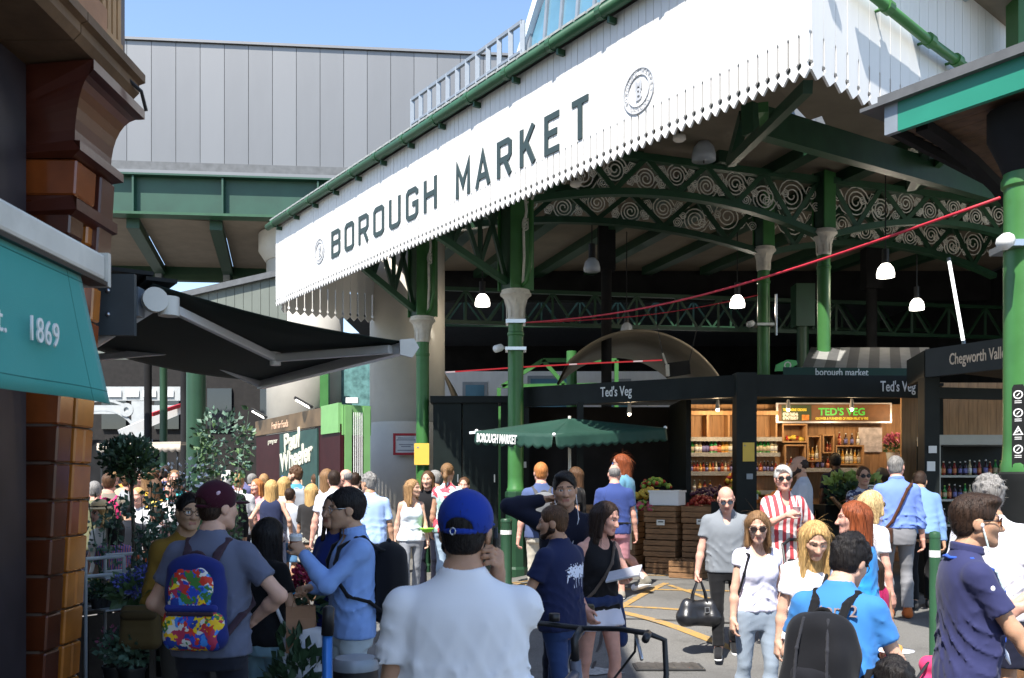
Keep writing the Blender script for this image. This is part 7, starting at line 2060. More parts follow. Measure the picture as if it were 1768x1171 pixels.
WHT = c_('e6e6ea', var=.02); BLK = c_('17171a'); NAVY = c_('1c2244'); NAVD = c_('15182a'); GREYT = c_('8b8d94'); DENIM = c_('3d5478', var=.15); LDEN = c_('9fb2c4', var=.1); CHINO = c_('b9bec2'); LBLUE = c_('8fb2e6'); SOLE = c_('d8d8d8', var=.03); SHOE = c_('2a2a2c'); TANSH = c_('a85a2a'); BEIGE = c_('c5b596')
def plain(p, top, bottom, hair, tk='tee', bk='trousers', neck='crew', shoe=None, sole=None, **kw):
 p.top(top, tk, neck=neck, **{k: v for k, v in kw.items() if k in ('loose', 'hem', 'name', 'folds')})
 if bk == 'trousers': p.trousers(bottom, g=kw.get('g', .014))
 elif bk == 'shorts': p.trousers(bottom, upto=.92, flare=.028, name='shorts', g=.018)
 elif bk == 'hot': p.trousers(bottom, upto=.42, flare=.03, name='shorts', g=.016)
 elif bk == 'skirt': p.skirt(bottom, kw.get('z1', .55), kw.get('w1', .2))
 if hair: p.hair(*hair)
 if shoe is not None: p.shoes(shoe, sole)
 return p
# --- nearest: white T-shirt and blue cap, phone at the right ear
p = who('man in plain white T-shirt and blue cap seen from behind with a phone', 800, 844, 2.80, 4, hat=.02, w=1.12, skin='tan', res=.0105, hyaw=-14, rh=(.115, .075, 1.48), rel=(.28, .35, -1), rhand='hold', rpalm=(-1, -.1, .2), lh=(-.27, .02, .82))
p.top(WHT, 'tee', loose=1.25, folds=1.7, hem=.80); p.trousers(DENIM); p.hair('crop', 'black', .004); p.cap(cloth('cap_blue', rgb('17348f'), bump=.1)); p.shoes(SHOE, SOLE); p.beard('black', .001)
h = p.headfr; S = Soft(.002)
for a in range(8): S.cap(h([-.014 + .009 * math.cos(a * .785), -.134, .004 + .011 * math.sin(a * .785)]), h([-.014 + .009 * math.cos(a * .785 + .785), -.134, .004 + .011 * math.sin(a * .785 + .785)]), .0024)
p.emit('buckle', S, M_steel, res=.0026)
q1 = p.wp(h([.098, .0, .0])); q2 = p.wp(h([.085, .055, -.10]))
T = thing('mobile_phone', 'black mobile phone held to the ear of the man in the blue cap', 'phone', (q1 + q2) / 2)
mb = MB(); mb.bar(q1, q2, .011, .070, Vector((.0, 1, .5))); bevel(mb.build('case', M_black, T), .004, 2)
mb = MB(); mb.bar(q1 + Vector((.0065, 0, 0)), q2 + Vector((.0065, 0, 0)), .002, .060, Vector((.0, 1, .5))); mb.build('back_panel', mat('phone_back', (.06, .06, .07), .15), T)
# --- maroon cap with printed backpack
p = who('man in a maroon cap and grey blue T-shirt, hands on hips', 366, 829, 4.6, -4, hat=.02, w=1.04, skin='fair', res=.012, hyaw=-32, rh=(.19, .11, 1.02), rel=(1, -.35, -.05), lh=(-.17, .15, 1.0), lel=(-.7, -.6, -.3), rhand='flat', lhand='flat')
p.top(c_('5f6478', var=.05), 'tee', hem=.85); p.trousers(c_('20222c')); p.hair('crop', 'dkbrown', .003); p.cap(cloth('cap_maroon', rgb('3a1020'))); p.shoes(SHOE)
S = Soft(.003); S.ell(p.headfr([.075, -.05, .07]), (.008, .02, .018), p.HM); p.emit('badge', S, c_('c9a9b5'), res=.005)
PRN = printed('folk_print', [rgb('2747b8'), rgb('e8c51e'), rgb('c8321e'), rgb('3f86d8'), rgb('d8d4cc'), rgb('e8b81e'), rgb('1e3a90'), rgb('3f7a35'), rgb('b03050')], 30)
p.backpack('small blue backpack with a bright multicoloured folk print, on the man in the maroon cap', c_('1f2a6a'), c_('3c2c34'), PRN, w=.148, h=.45, d=.13, z=1.15)
bp = [o for o in COL.objects if o.name.startswith('backpack') and o.type == 'EMPTY'][-1]
yb = -.135 - .065 - .01
def bpart(nm, S, m, rs=.010): V, Q = S.mesh(rs); link(nm, np_mesh(nm, [(V * p.k, Q, 0)], m), bp)
S = Soft(.03)
for zz in (-.185, -.13, -.08): S.cap(p.up([-.098, yb - .022, 1.15 + zz]), p.up([.098, yb - .022, 1.15 + zz]), .058)
S.disp = ns(3, 40, .002); bpart('lower_panel', S, PRN)
S = Soft(.03)
for zz, x in ((.0, .085), (.06, .085), (.11, .07), (.15, .045)): S.cap(p.up([-x, yb - .02, 1.15 + zz]), p.up([x, yb - .02, 1.15 + zz]), .052)
bpart('front_panel', S, PRN)
S = Soft(.01); S.cap(p.up([-.115, yb - .062, 1.125]), p.up([.115, yb - .062, 1.125]), .020); S.cap(p.up([-.118, yb - .055, 1.125]), p.up([.118, yb - .055, 1.125]), .016); bpart('pocket_flap', S, c_('26307a'), .007)
S = Soft(.006); S.cap(p.up([-.112, yb - .078, 1.098]), p.up([.112, yb - .078, 1.098]), .011); bpart('zip_band', S, c_('3a2630'), .006)
# --- man drinking coffee
p = who('man in a pale blue shirt and round glasses sipping from a cup, facing left', 606, 845, 5.3, 112, skin='asian', res=.012, hyaw=-8, hpitch=-4, lh=(-.05, .30, 1.36), lel=(-.55, .05, -1), lhand='hold', lpalm=(.9, .2, 0), rh=(.16, .22, 1.13), rel=(.6, -.5, -.5), rhand='grip', rpalm=(-.5, .3, -1))
OX = c_('7f9fd6', var=.04); p.top(OX, 'long', hem=.84, neck='vee'); p.collar(OX); p.trousers(c_('b4c0c6')); p.hair('short', 'black', .004); p.glasses((.35, .36, .36), M_steel, True); p.shoes(SHOE, SOLE)
S = Soft(.003); d = unit(p.wr[-1] - p.el[-1]); S.cap(p.wr[-1] - d * .012, p.wr[-1] - d * .03, .036); p.emit('watch', S, BLK, res=.006)
p.backpack('large black backpack worn by the man sipping coffee', BLK, None, None, w=.16, h=.50, d=.20, z=1.16)
g = p.wp(p.gripc[-1]); T = thing('coffee_cup', 'white paper coffee cup with a dark lid held at the mouth', 'cup', g)
mb = MB(); mb.lathe([(.028, -.05), (.036, .04)], g + Vector((-.0, 0, .015)), 16); mb.build('cup', c_('cfcac4'), T, auto=40)
mb = MB(); mb.lathe([(.038, .04), (.038, .048), (.033, .052), (.033, .058)], g + Vector((0, 0, .015)), 16); mb.build('lid', c_('d8dadc'), T, auto=40)
mb = MB(); mb.lathe([(.0315, -.025), (.0355, .018)], g + Vector((0, 0, .015)), 16); mb.build('sleeve', c_('7a4a30'), T, auto=40)
def paper_bag(label, c, w, d, h, rz, col):
 "open paper bag with folded sides; c = middle of the top edge"
 T = thing('paper_bag', label, 'bag', (c[0], c[1], c[2] - h), R(rz)); m = mat('kraft_' + col, rgb(col), .8, var=.12, scale=5, bump=.25, bscale=14)
 t = .004; vs = []; e = .05
 P0 = [(-w / 2, -d / 2), (w / 2, -d / 2), (w / 2 - e * .5, 0), (w / 2, d / 2), (-w / 2, d / 2), (-w / 2 + e * .5, 0)]
 n = 6; rn = random.Random(5)
 for j in range(5):
  z = h * j / 4; s_ = 1.0 - .06 * j / 4
  vs += [(x * s_ + rn.uniform(-.004, .004), y * s_ * (1 - .35 * j / 4) + rn.uniform(-.004, .004), z) for x, y in P0]
 fs = [(j * n + k, j * n + (k + 1) % n, (j + 1) * n + (k + 1) % n, (j + 1) * n + k) for j in range(4) for k in range(n)] + [tuple(reversed(range(n)))]
 mb = MB(); mb.add(vs, fs); o = mb.build('bag_body', m, T, world=False); sm = o.modifiers.new('t', 'SOLIDIFY'); sm.thickness = .003
 for y in (-1, 1):
  mb = MB(); mb.tube([(.05 * math.cos(a) * 1.0, y * d * .3, h - .02 + .09 * math.sin(a)) for a in [math.pi * i / 8 for i in range(9)]], .0035, 6); mb.build('handle', m, T, world=False)
 return T
paper_bag('tan paper bag hanging from the hand of the man sipping coffee', p.wp(p.gripc[1]) - Vector((0, 0, .07)), .17, .10, .26, 10, '9a7458')
# --- someone hidden behind him with the big bag
p = who('person in dark blue shorts mostly hidden behind the man with the cup', 585, 852, 6.1, 150, fem=True, skin='tan', res=.018, rh=(.30, .10, .80), rhand='grip')
plain(p, c_('25357a'), c_('1f2f78'), ('long', 'dkbrown'), 'tee', 'shorts', shoe=SHOE)
paper_bag('large brown paper carrier bag held low beside the man with the cup', p.wp(p.gripc[1]) - Vector((0, 0, .08)), .25, .14, .36, 60, '5f4a36')
# --- two people by the flower stall
p = who('person in a mustard jacket and dark glasses half hidden behind the maroon cap', 322, 853, 5.7, 205, skin='asian', res=.014, hyaw=10)
p.top(c_('8a6a2a'), 'long'); p.trousers(c_('3a3630')); p.hair('short', 'black'); p.glasses((.02, .02, .02), None, True); p.shoes(SHOE)
g = p.wp([.30, .14, .92]); T = thing('shoulder_bag', 'olive brown shoulder bag on the person in the mustard jacket', 'bag', g)
S = Soft(.03); [S.cap((-.08, 0, z_), (.08, 0, z_), .048 - .004 * i_) for i_, z_ in enumerate((-.12, -.06, 0, .06))]; V, Q = S.mesh(.014); o = link('bag_body', np_mesh('sb', [(V, Q, 0)], c_('5a4a2c')), T)
S = Soft(.02); S.cap((-.08, -.03, .04), (.08, -.03, .04), .03); V, Q = S.mesh(.012); link('flap', np_mesh('sf', [(V, Q, 0)], c_('4a3c24')), T)
p = who('small woman with long black hair in a black top and light jeans, seen from behind', 456, 895, 5.4, -28, fem=True, skin='asian', res=.013, Hmin=1.40, rh=(.26, .12, .92))
p.top(BLK, 'tee', hem=.86); p.trousers(c_('8fb4c6'), g=.010); p.hair('vlong', 'black', .006); p.shoes(SHOE)
g = p.wp([.34, .02, .88]); T = thing('handbag', 'white leather handbag hanging beside the woman with long black hair', 'bag', g)
S = Soft(.03); [S.cap((-.085, 0, z_), (.085, 0, z_), .05 - .004 * i_) for i_, z_ in enumerate((-.16, -.10, -.04, .02, .07))]; V, Q = S.mesh(.011); link('bag_body', np_mesh('hb', [(V, Q, 0)], mat('white_leather', (.55, .57, .62), .4, bump=.1)), T)
mb = MB(); mb.tube([(-.10, 0, .08), (-.16, -.02, .24), (-.2, -.02, .34)], .011, 8); mb.build('strap', MATS['white_leather'], T, world=False)
mb = MB(); mb.box((0, -.045, -.02), (.14, .008, .012)); mb.build('zip', M_steel, T, world=False)
# --- navy T-shirt with the splash, tablet woman, young man with hand at ear
p = who('stout man in a navy T-shirt with a white paint splash printed on the back', 970, 874, 6.4, 52, w=1.10, belly=.045, skin='tan', res=.012, hyaw=26, lh=(-.36, .22, .84), lel=(-.6, -.6, .1), rf=(.1, .2), lf=(-.1, -.16), rh=(.26, .1, .84))
p.top(splash_tee('tee_splash', rgb('1d2547'), rgb('dfe4f2'), (.06, 1.19), .15, .045), 'tee', hem=.84, loose=1.3); p.trousers(c_('2c3f68', var=.2)); p.hair('crop', 'brown', .004); p.beard('dkbrown', .002); p.shoes(SHOE, SOLE)
p = who('woman in a black vest and white shorts reading a flat tablet she carries', 1032, 864, 6.95, 215, fem=True, w=1.1, skin='pink', res=.013, hyaw=16, hpitch=-14, lh=(-.02, .30, 1.14), lel=(-.7, -.2, -.6), lhand='hold', lpalm=(.2, 0, 1), rh=(.22, .12, .92), lf=(-.09, .14), rf=(.09, -.12))
p.top(BLK, 'tank', neck='scoop', hem=.90); p.trousers(c_('dfe0ee', var=.02), upto=.40, flare=.03, g=.016, name='shorts'); p.hair('mid', 'dkbrown', .004); p.shoes(c_('8f8a86'), SOLE)
p.strap([p.surf(-60, 1.42, .008), p.surf(-30, 1.38, .01), p.surf(-5, 1.27, .012), p.surf(25, 1.15, .012), p.surf(50, 1.05, .012), p.surf(75, .95, .012)], c_('5a5048'), .012, 'bag_strap')
S = Soft(.03); pts = [p.surf(a, .965, -.012) for a in range(0, 360, 30)]
for a, b in zip(pts, pts[1:] + pts[:1]): S.cap(a, b, .036)
S.cap(p.pel + V3([-.16, .04, .02]), p.pel + V3([-.20, .05, -.30]), .05, .06); S.disp = ns(9, 30, .008); p.emit('tied_jacket', S, c_('25345a', var=.2))
g = p.wp(p.gripc[-1]) + Vector((0, -.02, .035)); T = thing('tablet', 'pale grey tablet held flat by the woman in the black vest', 'tablet', g)
mb = MB(); mb.box(g, (.25, .18, .016), Matrix.Rotation(R(-20), 3, 'Z') @ Matrix.Rotation(R(-14), 3, 'Y') @ Matrix.Rotation(R(18), 3, 'X')); bevel(mb.build('case', mat('tablet_grey', (.5, .5, .53), .4), T), .004, 2)
g = p.wp([.21, .07, .89]); T = thing('small_purse', 'small olive purse on the hip of the woman in the black vest', 'bag', g)
mb = MB(); mb.box(g, (.17, .07, .13)); bevel(mb.build('bag_body', c_('5f5a48'), T), .02, 3); mb = MB(); mb.box(g + Vector((0, -.037, .02)), (.15, .008, .07)); mb.build('flap', c_('4a4638'), T)
p = who('young man in a navy jacket with white earphones, right hand raised to his ear', 976, 817, 7.3, 186, skin='tan', res=.013, hyaw=-8, rh=(.175, .0, 1.55), rel=(1, .1, -.5), rhand='grip', lh=(-.28, .1, .85))
p.top(NAVD, 'long', hem=.80, loose=1.3, name='jacket'); p.trousers(NAVD); p.hair('side', 'black', .004, 4); p.shoes(SHOE, SOLE)
p.strap([p.headfr([-.078, .0, -.03]), p.surf(-40, 1.42, .01), p.surf(-8, 1.22, .012)], WHT, .0035, 'earphone_wire', res=.004)
p.strap([p.headfr([.078, .0, -.03]), p.surf(40, 1.42, .01), p.surf(-8, 1.22, .012)], WHT, .0035, 'earphone_wire', res=.004)
# --- people at the stall, middle
p = who('ginger haired man with a grey backpack walking away by the green column', 934, 800, 11.4, 8, skin='pink', res=.017, lh=(-.29, -.03, .80))
plain(p, c_('4c5a80'), c_('c8c0b0'), ('short', 'ginger'), 'tee', 'trousers', shoe=SHOE); p.backpack('grey backpack on the ginger haired man by the column', c_('6f7072'), c_('4a4a4c'), c_('7d7e80'), z=1.18)
p = who('woman with wavy hair and sunglasses in black, deep in the parasol shade', 1000, 806, 12.3, 80, fem=True, skin='tan', res=.019); plain(p, BLK, BLK, ('mid', 'brown'), 'tee'); p.glasses()
p = who('balding man in a blue T-shirt and pink shorts seen from behind', 1061, 803, 11.5, -6, w=1.08, skin='pink', res=.015); plain(p, c_('36467c'), c_('b57f86'), ('stubbleback', 'grey'), 'tee', 'shorts', shoe=c_('8a847a'), sole=SOLE)
p.strap([p.surf(t * 20, .985, .004, drape=0) for t in range(19)], BLK, .016, 'belt', res=.012)
p = who('tall person with long red hair and blue sunglasses in a denim shirt and shorts', 1080, 784, 12.0, 62, skin='pink', res=.015, hyaw=25, rf=(.1, .28), lf=(-.1, -.30), lfz=.10)
plain(p, c_('5f8fa8'), c_('b5ab96'), None, 'short', 'shorts'); p.hair('mid', 'red', .004); p.glasses((.05, .2, .6)); p.shoes(c_('7a766c'), SOLE, socks=WHT)
# --- bald man with holdall
p = who('bald man in a grey T-shirt and black trousers carrying a black holdall', 1254, 838, 9.3, 172, w=1.08, skin='pink', res=.014, hpitch=-20, rh=(.31, .10, .80), rhand='grip', rf=(.09, .16), lf=(-.09, -.14), lfz=.04, lh=(-.26, .0, .82))
p.top(c_('7d8288'), 'tee', hem=.86, neck='vee'); p.trousers(c_('151517')); p.glasses((.10, .12, .16)); p.shoes(c_('1c1c1e'), SOLE)
g = p.wp(p.gripc[1]); T = thing('holdall', 'black leather holdall with looped handles carried by the bald man', 'bag', g - Vector((0, 0, .45)))
S = Soft(.05)
for x in (-.13, .13): S.cap((x, -.04, .09), (x * .85, 0, .22), .085, .05)
S.cap((-.14, 0, .09), (.14, 0, .09), .088); S.cap((-.12, 0, .20), (.12, 0, .20), .06); S.cut([0, 0, -1], 0); S.disp = ns(4, 34, .004); V, Q = S.mesh(.012); link('bag_body', np_mesh('hold', [(V, Q, 0)], mat('black_leather', (.014, .014, .016), .32, bump=.1)), T)
for y in (-.05, .05):
 mb = MB(); mb.tube([(-.08, y, .2), (-.06, y * .8, .33), (-.02, y * .3, .44), (.02, y * .3, .44), (.06, y * .8, .33), (.08, y, .2)], .010, 8); mb.build('handle', MATS['black_leather'], T, world=False)
mb = MB(); stroke(mb, [(-.02, .0), (.02, .0), (.02, .05), (-.02, .05)], .008, frame((0.06, -.10, .15), fx, UP), 0, .006, True); mb.build('buckle', M_steel, T, world=False)
# --- women at the right
p = who('woman in a white cut-out top and pale jeans with brown hair and sunglasses', 1306, 882, 6.9, 190, fem=True, skin='fair', res=.012, hyaw=-22, hpitch=-8, rh=(.235, .06, .82), lh=(-.22, .05, .86))
p.top(c_('e4e2f4', var=.02), 'cap', neck='scoop', hem=.93); p.trousers(c_('8f9cab', var=.1), g=.010); p.hair('mid', 'ltbrown', .006, 3); p.glasses((.03, .02, .02)); p.shoes(SHOE)
p.strap([p.surf(150, 1.40, .008), p.surf(100, 1.425, .01), p.surf(50, 1.40, .008), p.surf(60, 1.25, .01), p.surf(75, 1.10, .012), p.surf(85, .96, .012)], BLK, .011, 'bag_strap')
STR = striped('dress_stripe', rgb('d8d0ce'), rgb('b8434a'), 4.2, 0)
p = who('woman with short white hair in a striped dress drinking through a straw', 1353, 806, 9.6, 184, fem=True, w=1.08, skin='pink', res=.014, hyaw=-12, rh=(.06, .26, 1.27), rel=(.7, 0, -.8), rhand='hold', lh=(-.27, .12, 1.0))
p.top(STR, 'half', neck='vee', hem=.92, loose=1.8, name='dress_top'); p.skirt(STR, .42, .26, waist=1.04); p.hair('side', 'white', .004); p.glasses(); p.shoes(SHOE)
g = p.wp(p.gripc[1]); T = thing('drink_cup', 'clear cup of drink with a straw held by the woman in stripes', 'cup', g)
mb = MB(); mb.lathe([(.03, -.05), (.042, .06), (.044, .062)], g, 14); mb.build('cup', c_('d8b0b0'), T, auto=40); mb = MB(); mb.tube([g + Vector((0, 0, .02)), g + Vector((.01, .03, .17))], .005, 6); mb.build('straw', M_pwhite, T)
p = who('bearded man in a plain grey T-shirt behind the striped woman', 1384, 788, 11.2, 75, skin='tan', res=.018); plain(p, c_('a9adb4'), NAVD, ('stubbleback', 'dkbrown'), 'tee', shoe=SHOE); p.beard('dkbrown')
p = who('young woman with long blond hair in a white T-shirt looking down', 1398, 894, 5.9, 188, fem=True, skin='fair', res=.012, hyaw=-10, hpitch=-24, lh=(-.1, .24, 1.0))
p.top(c_('e6e4ec', var=.02), 'tee', hem=.9, neck='scoop'); p.trousers(LDEN, g=.01); p.hair('vlong', 'blond', .008, 5); p.shoes(SHOE)
p.strap([p.surf(-140, 1.42, .008), p.surf(-70, 1.42, .01), p.surf(-35, 1.38, .01), p.surf(-5, 1.27, .012), p.surf(25, 1.15, .012), p.surf(50, 1.03, .012)], BLK, .014, 'bag_strap')
p = who('woman with straight auburn hair in a bright blue top, facing away to the left', 1488, 866, 6.5, 52, fem=True, skin='pink', res=.013, hyaw=25, lh=(-.10, .28, 1.22)); plain(p, c_('2f8fd8'), LDEN, ('long', 'red', .006), 'tee', shoe=SHOE)
p = who('woman with pale blond hair and dark sunglasses turned to the right', 1500, 847, 7.5, -62, fem=True, skin='pink', res=.014); plain(p, c_('d8dce0'), LDEN, ('bob', 'palebl'), 'tee', shoe=SHOE); p.glasses()
p = who('woman in glasses and a patterned top standing in the stall shade', 1490, 806, 11.3, 176, fem=True, skin='tan', res=.019); plain(p, printed('zig', [rgb('26304a'), rgb('aab0bc'), rgb('303a5a')], 26), NAVD, ('bun', 'brown'), 'tee'); p.glasses()
p = who('dark haired stallholder in navy bending behind the greens', 1445, 783, 14.9, 0, skin='dark', res=.022); plain(p, NAVD, NAVD, ('short', 'black'), 'tee')
# --- man with the shoulder bag and his neighbour
p = who('tall man in blue shirt and grey trousers with a brown shoulder bag', 1549, 787, 10.46, -8, w=1.04, skin='pink', res=.013, hyaw=-20, rh=(.28, .04, .80), lh=(-.24, .10, .86))
SH = c_('6f8ad0', var=.04); p.top(SH, 'long', hem=.955, folds=1.3); p.collar(SH); p.trousers(c_('7c7c80'), waist=1.0); p.hair('crop', 'grey'); p.shoes(TANSH)
p.strap([p.surf(60, 1.42, .01), p.surf(115, 1.435, .012), p.surf(148, 1.38, .012), p.surf(170, 1.27, .013), p.surf(190, 1.15, .013), p.surf(212, 1.03, .013), p.surf(235, .95, .013)], c_('4a2c1c'), .017, 'bag_strap')
g = p.wp([-.21, -.08, .84]); T = thing('satchel', 'brown leather satchel at the left hip of the man in the blue shirt', 'bag', g)
mb = MB(); mb.box(g, (.09, .30, .28), Matrix.Rotation(R(60), 3, 'Z')); bevel(mb.build('bag_body', mat('brown_leather', rgb('4c3224'), .45, bump=.1), T), .02, 3); mb = MB(); mb.box(g + Vector((-.01, -.05, .05)), (.08, .28, .17), Matrix.Rotation(R(60), 3, 'Z')); bevel(mb.build('flap', c_('432a1e'), T), .02, 2)
p = who('person in a pale blue shirt bending over beside the man with the satchel', 1590, 835, 10.9, -20, lean=28, skin='tan', res=.018, Hmin=1.7); plain(p, c_('6f8fb8'), BLK, ('short', 'dkbrown'), 'long', shoe=SHOE)
# --- foreground right
p = who('man in a bright blue T-shirt with black curly hair carrying a black backpack', 1440, 924, 3.95, -38, lean=10, skin='fair', res=.011, Hmin=1.4, w=1.05, hyaw=-12, hpitch=-14, rh=(.16, .36, 1.06), rhand='hold', rpalm=(-.2, 0, 1), lh=(-.14, .30, 1.08))
p.top(c_('3a78b8', var=.04), 'tee', hem=.84, folds=1.3); p.trousers(c_('3a3c40')); p.hair('curly', 'black', .010, 7); p.glasses((.3, .3, .3), None, True); p.shoes(SHOE)
p.backpack('big black backpack low on the man in the bright blue T-shirt', c_('121318'), c_('0c0c0f'), c_('17181e'), w=.175, h=.50, d=.20, z=1.08, folds=1.8)
BPK = [o for o in COL.objects if o.name.startswith('backpack') and o.type == 'EMPTY'][-1]; ybk = -.135 - .10 - .01
for sx_ in (-1, 1): p.strap([p.up([sx_ * .06, ybk - .085, 1.30]), p.up([sx_ * .075, ybk - .115, 1.15]), p.up([sx_ * .08, ybk - .11, .98])], c_('2c2d33'), .008, 'side_strap', T=BPK, res=.006)
p.strap([p.up([-.035, ybk - .14, .98]), p.up([-.01, ybk - .146, .965]), p.up([.03, ybk - .142, .985]), p.up([.06, ybk - .135, 1.005])], c_('5a5c62'), .006, 'curved_mark', T=BPK, res=.004)
text('print', 'tor  2', c_('8a7a78'), Matrix.Translation(p.wp(p.up([-.06, -.128, 1.33]))) @ Matrix.Rotation(p.T.rotation_euler.z, 4, 'Z') @ Matrix.Rotation(R(80), 4, 'X'), .07, p.T, ext=.006)
g = p.wp(p.gripc[1]) + Vector((.05, 0, .02)); T = thing('paper_plate', 'white paper plate of food held by the man in the bright blue T-shirt', 'plate', g)
mb = MB(); mb.lathe([(.05, 0), (.085, .012), (.088, .014), (.05, .004)], g, 20); mb.build('plate', WHT, T, smooth=True); mb = MB(); [mb.ball(g + Vector((.02 * math.cos(i * 2), .02 * math.sin(i * 2), .02)), .02, 7) for i in range(4)]; mb.build('food', c_('b98a4a'), T, smooth=True, kind='stuff')
p = who('man in a navy polo shirt with orange sunglasses and a lanyard, striding right', 1668, 857, 4.2, -98, w=1.0, skin='tan', res=.0105, belly=.02, rh=(.24, .34, .86), rel=(.5, -1, -.2), lf=(-.1, .2), rf=(.1, -.15), hyaw=-4, lh=(-.26, .02, .84))
PO = c_('31345a', var=.04); p.top(PO, 'short', hem=.82, folds=1.2); p.collar(PO); p.trousers(c_('8c8f94', var=.12)); p.hair('side', 'dkbrown', .002, 9); p.glasses((.75, .25, .02)); p.shoes(SHOE, SOLE)
LAN = c_('2f55b8'); pts = [p.surf(150, 1.455, .008), p.surf(90, 1.455, .01), p.surf(38, 1.40, .01), p.surf(26, 1.30, .012), p.surf(14, 1.18, .013), p.surf(6, 1.06, .014)]
p.strap(pts, LAN, .008, 'lanyard', res=.005); p.strap([p.surf(-150, 1.455, .008), p.surf(-90, 1.455, .01), p.surf(-38, 1.40, .01), p.surf(-20, 1.30, .012), p.surf(-4, 1.18, .013), p.surf(4, 1.06, .014)], LAN, .008, 'lanyard', res=.005); p.strap([p.surf(150, 1.455, .008), p.surf(180, 1.46, .008), p.surf(210, 1.455, .008)], LAN, .008, 'lanyard', res=.005)
mb = MB(); b0 = p.surf(6, .99, .03) * p.k; mb.box(b0, (.075, .006, .055), Matrix.Rotation(R(-35), 3, 'Y') @ Matrix.Rotation(R(-30), 3, 'Z')); o = mb.build('name_badge', c_('cfd4e0'), p.T, world=False)
S = Soft(.004); S.ell(p.headfr([.083, .004, -.012]), (.011, .010, .012), p.HM); S.cap(p.headfr([.086, .006, -.018]), p.headfr([.084, .014, -.045]), .004); p.emit('earbud', S, WHT, res=.004)
p.strap([p.headfr([.084, .014, -.045]), p.headfr([.075, .04, -.13]), p.surf(45, 1.40, .012), p.surf(30, 1.28, .014), p.surf(18, 1.16, .016)], c_('d0e4e4'), .005, 'earphone_wire', res=.004)
S = Soft(.003); q = p.sh[1] + (p.el[1] - p.sh[1]) * .28; S.ell(q + V3([.055, .0, .02]), (.010, .013, .016)); p.emit('sleeve_badge', S, WHT, res=.005)
p = who('dark haired man in a white T-shirt and navy shorts behind the man with the lanyard', 1712, 826, 5.9, -25, skin='tan', res=.013, hyaw=40, rh=(.26, .02, .84)); p.top(c_('e2e0e8', var=.02), 'tee', hem=.82, loose=1.3); p.trousers(NAVD, upto=.95, flare=.03, name='shorts', g=.02); p.hair('curly', 'grey', -.004, 5); p.glasses(); p.shoes(SHOE)
p = who('person in red sleeves reaching in from the right edge', 1885, 850, 5.2, 82, skin='pink', res=.014, lh=(-.10, .48, 1.02), lel=(-.3, -.5, -1), lhand='hold', rh=(.05, .42, 1.05)); plain(p, c_('b83a44'), NAVD, ('short', 'grey'), 'rolled', shoe=SHOE)
p = who('child in a magenta dress with long dark hair', 1512, 964, 6.9, 20, fem=True, skin='tan', res=.012, Hmin=1.0); p.top(c_('b0205a'), 'tank', neck='strap'); p.skirt(c_('b0205a'), .5, .22, waist=1.0); p.hair('long', 'dkbrown', .004); p.shoes(WHT)
p = who('dark curly haired child at the bottom edge, only the hair in view', 1546, 1145, 3.0, 10, skin='brown', res=.012, Hmin=.9); plain(p, c_('44506a'), NAVD, ('curly', 'black', .008), 'tee', shoe=SHOE)
# --- left of centre, in the sun
FR_ = .020
p = who('man in a white shirt seen from behind, left of the fair women', 412, 819, 14.0, 8, skin='pink', res=.018); plain(p, c_('d6d6d8'), NAVD, ('short', 'sandy'), 'short', shoe=SHOE)
p = who('dark skinned man in a mauve shirt by the red stall', 416, 806, 16.0, 60, skin='brown', res=FR_); plain(p, c_('8080b0'), NAVD, ('crop', 'black'), 'short')
p = who('person in a black jacket and pale cap left of the white shirt', 393, 814, 12.8, 30, skin='tan', res=FR_); plain(p, BLK, NAVD, ('short', 'white'), 'long')
p = who('woman with ginger hair in a pink top facing the camera', 448, 827, 15.0, 150, fem=True, skin='pink', res=FR_); plain(p, c_('c88a90'), LDEN, ('mid', 'ginger'), 'tank')
p = who('woman with blond hair in a navy sleeveless dress seen from behind', 468, 829, 13.4, 6, fem=True, w=1.12, skin='fair', res=.018, lh=(-.28, .05, .95), rh=(.3, .0, .92)); p.top(c_('2c3350'), 'tank', hem=.8); p.skirt(c_('8d93a8'), .45, .2, waist=.95); p.hair('mid', 'blond', .006); p.shoes(WHT)
p = who('woman with honey blond hair and bare shoulders beside the navy dress', 487, 823, 14.4, -20, fem=True, skin='tan', res=FR_); plain(p, c_('c8b8a8'), LDEN, ('bob', 'blond'), 'tank')
p = who('bearded man in a teal T-shirt with a grey backpack looking left', 512, 807, 14.7, 14, skin='fair', res=.019, hyaw=62); plain(p, c_('4f8fae'), NAVD, ('curly', 'brown'), 'tee'); p.beard('brown'); p.backpack('grey backpack on the bearded man in teal', c_('9a9ea4'), None, None)
p = who('boy in a pale T-shirt and denim shorts beside the blond women', 500, 844, 13.6, -10, skin='tan', res=FR_); plain(p, c_('b4bac4'), c_('4f78a0'), ('short', 'dkbrown'), 'tee', 'shorts', shoe=c_('3a8fd0'))
p = who('woman with yellow blond hair in a black top and patterned skirt', 537, 836, 12.9, -8, fem=True, skin='tan', res=.018); plain(p, c_('2a2828'), printed('animal', [rgb('2a2a2a'), rgb('a8a498'), rgb('807c70'), rgb('d0ccc0')], 40), ('mid', 'blond', .01), 'half', 'skirt', shoe=c_('8a6a50'), z1=.56, w1=.19)
p = who('tall woman with very long wavy brown hair seen from behind', 563, 810, 14.2, 0, fem=True, skin='tan', res=FR_); plain(p, c_('c6c2bc'), DENIM, ('vlong', 'ltbrown', .006), 'tank')
p = who('man in a white T-shirt with cropped dark hair seen from behind', 578, 813, 12.4, 4, w=1.08, skin='pink', res=.016, lh=(-.30, -.02, .82)); plain(p, c_('c9c9d2', var=.03), c_('5f8fb8'), ('crop', 'dkbrown', .004), 'tee', shoe=SHOE)
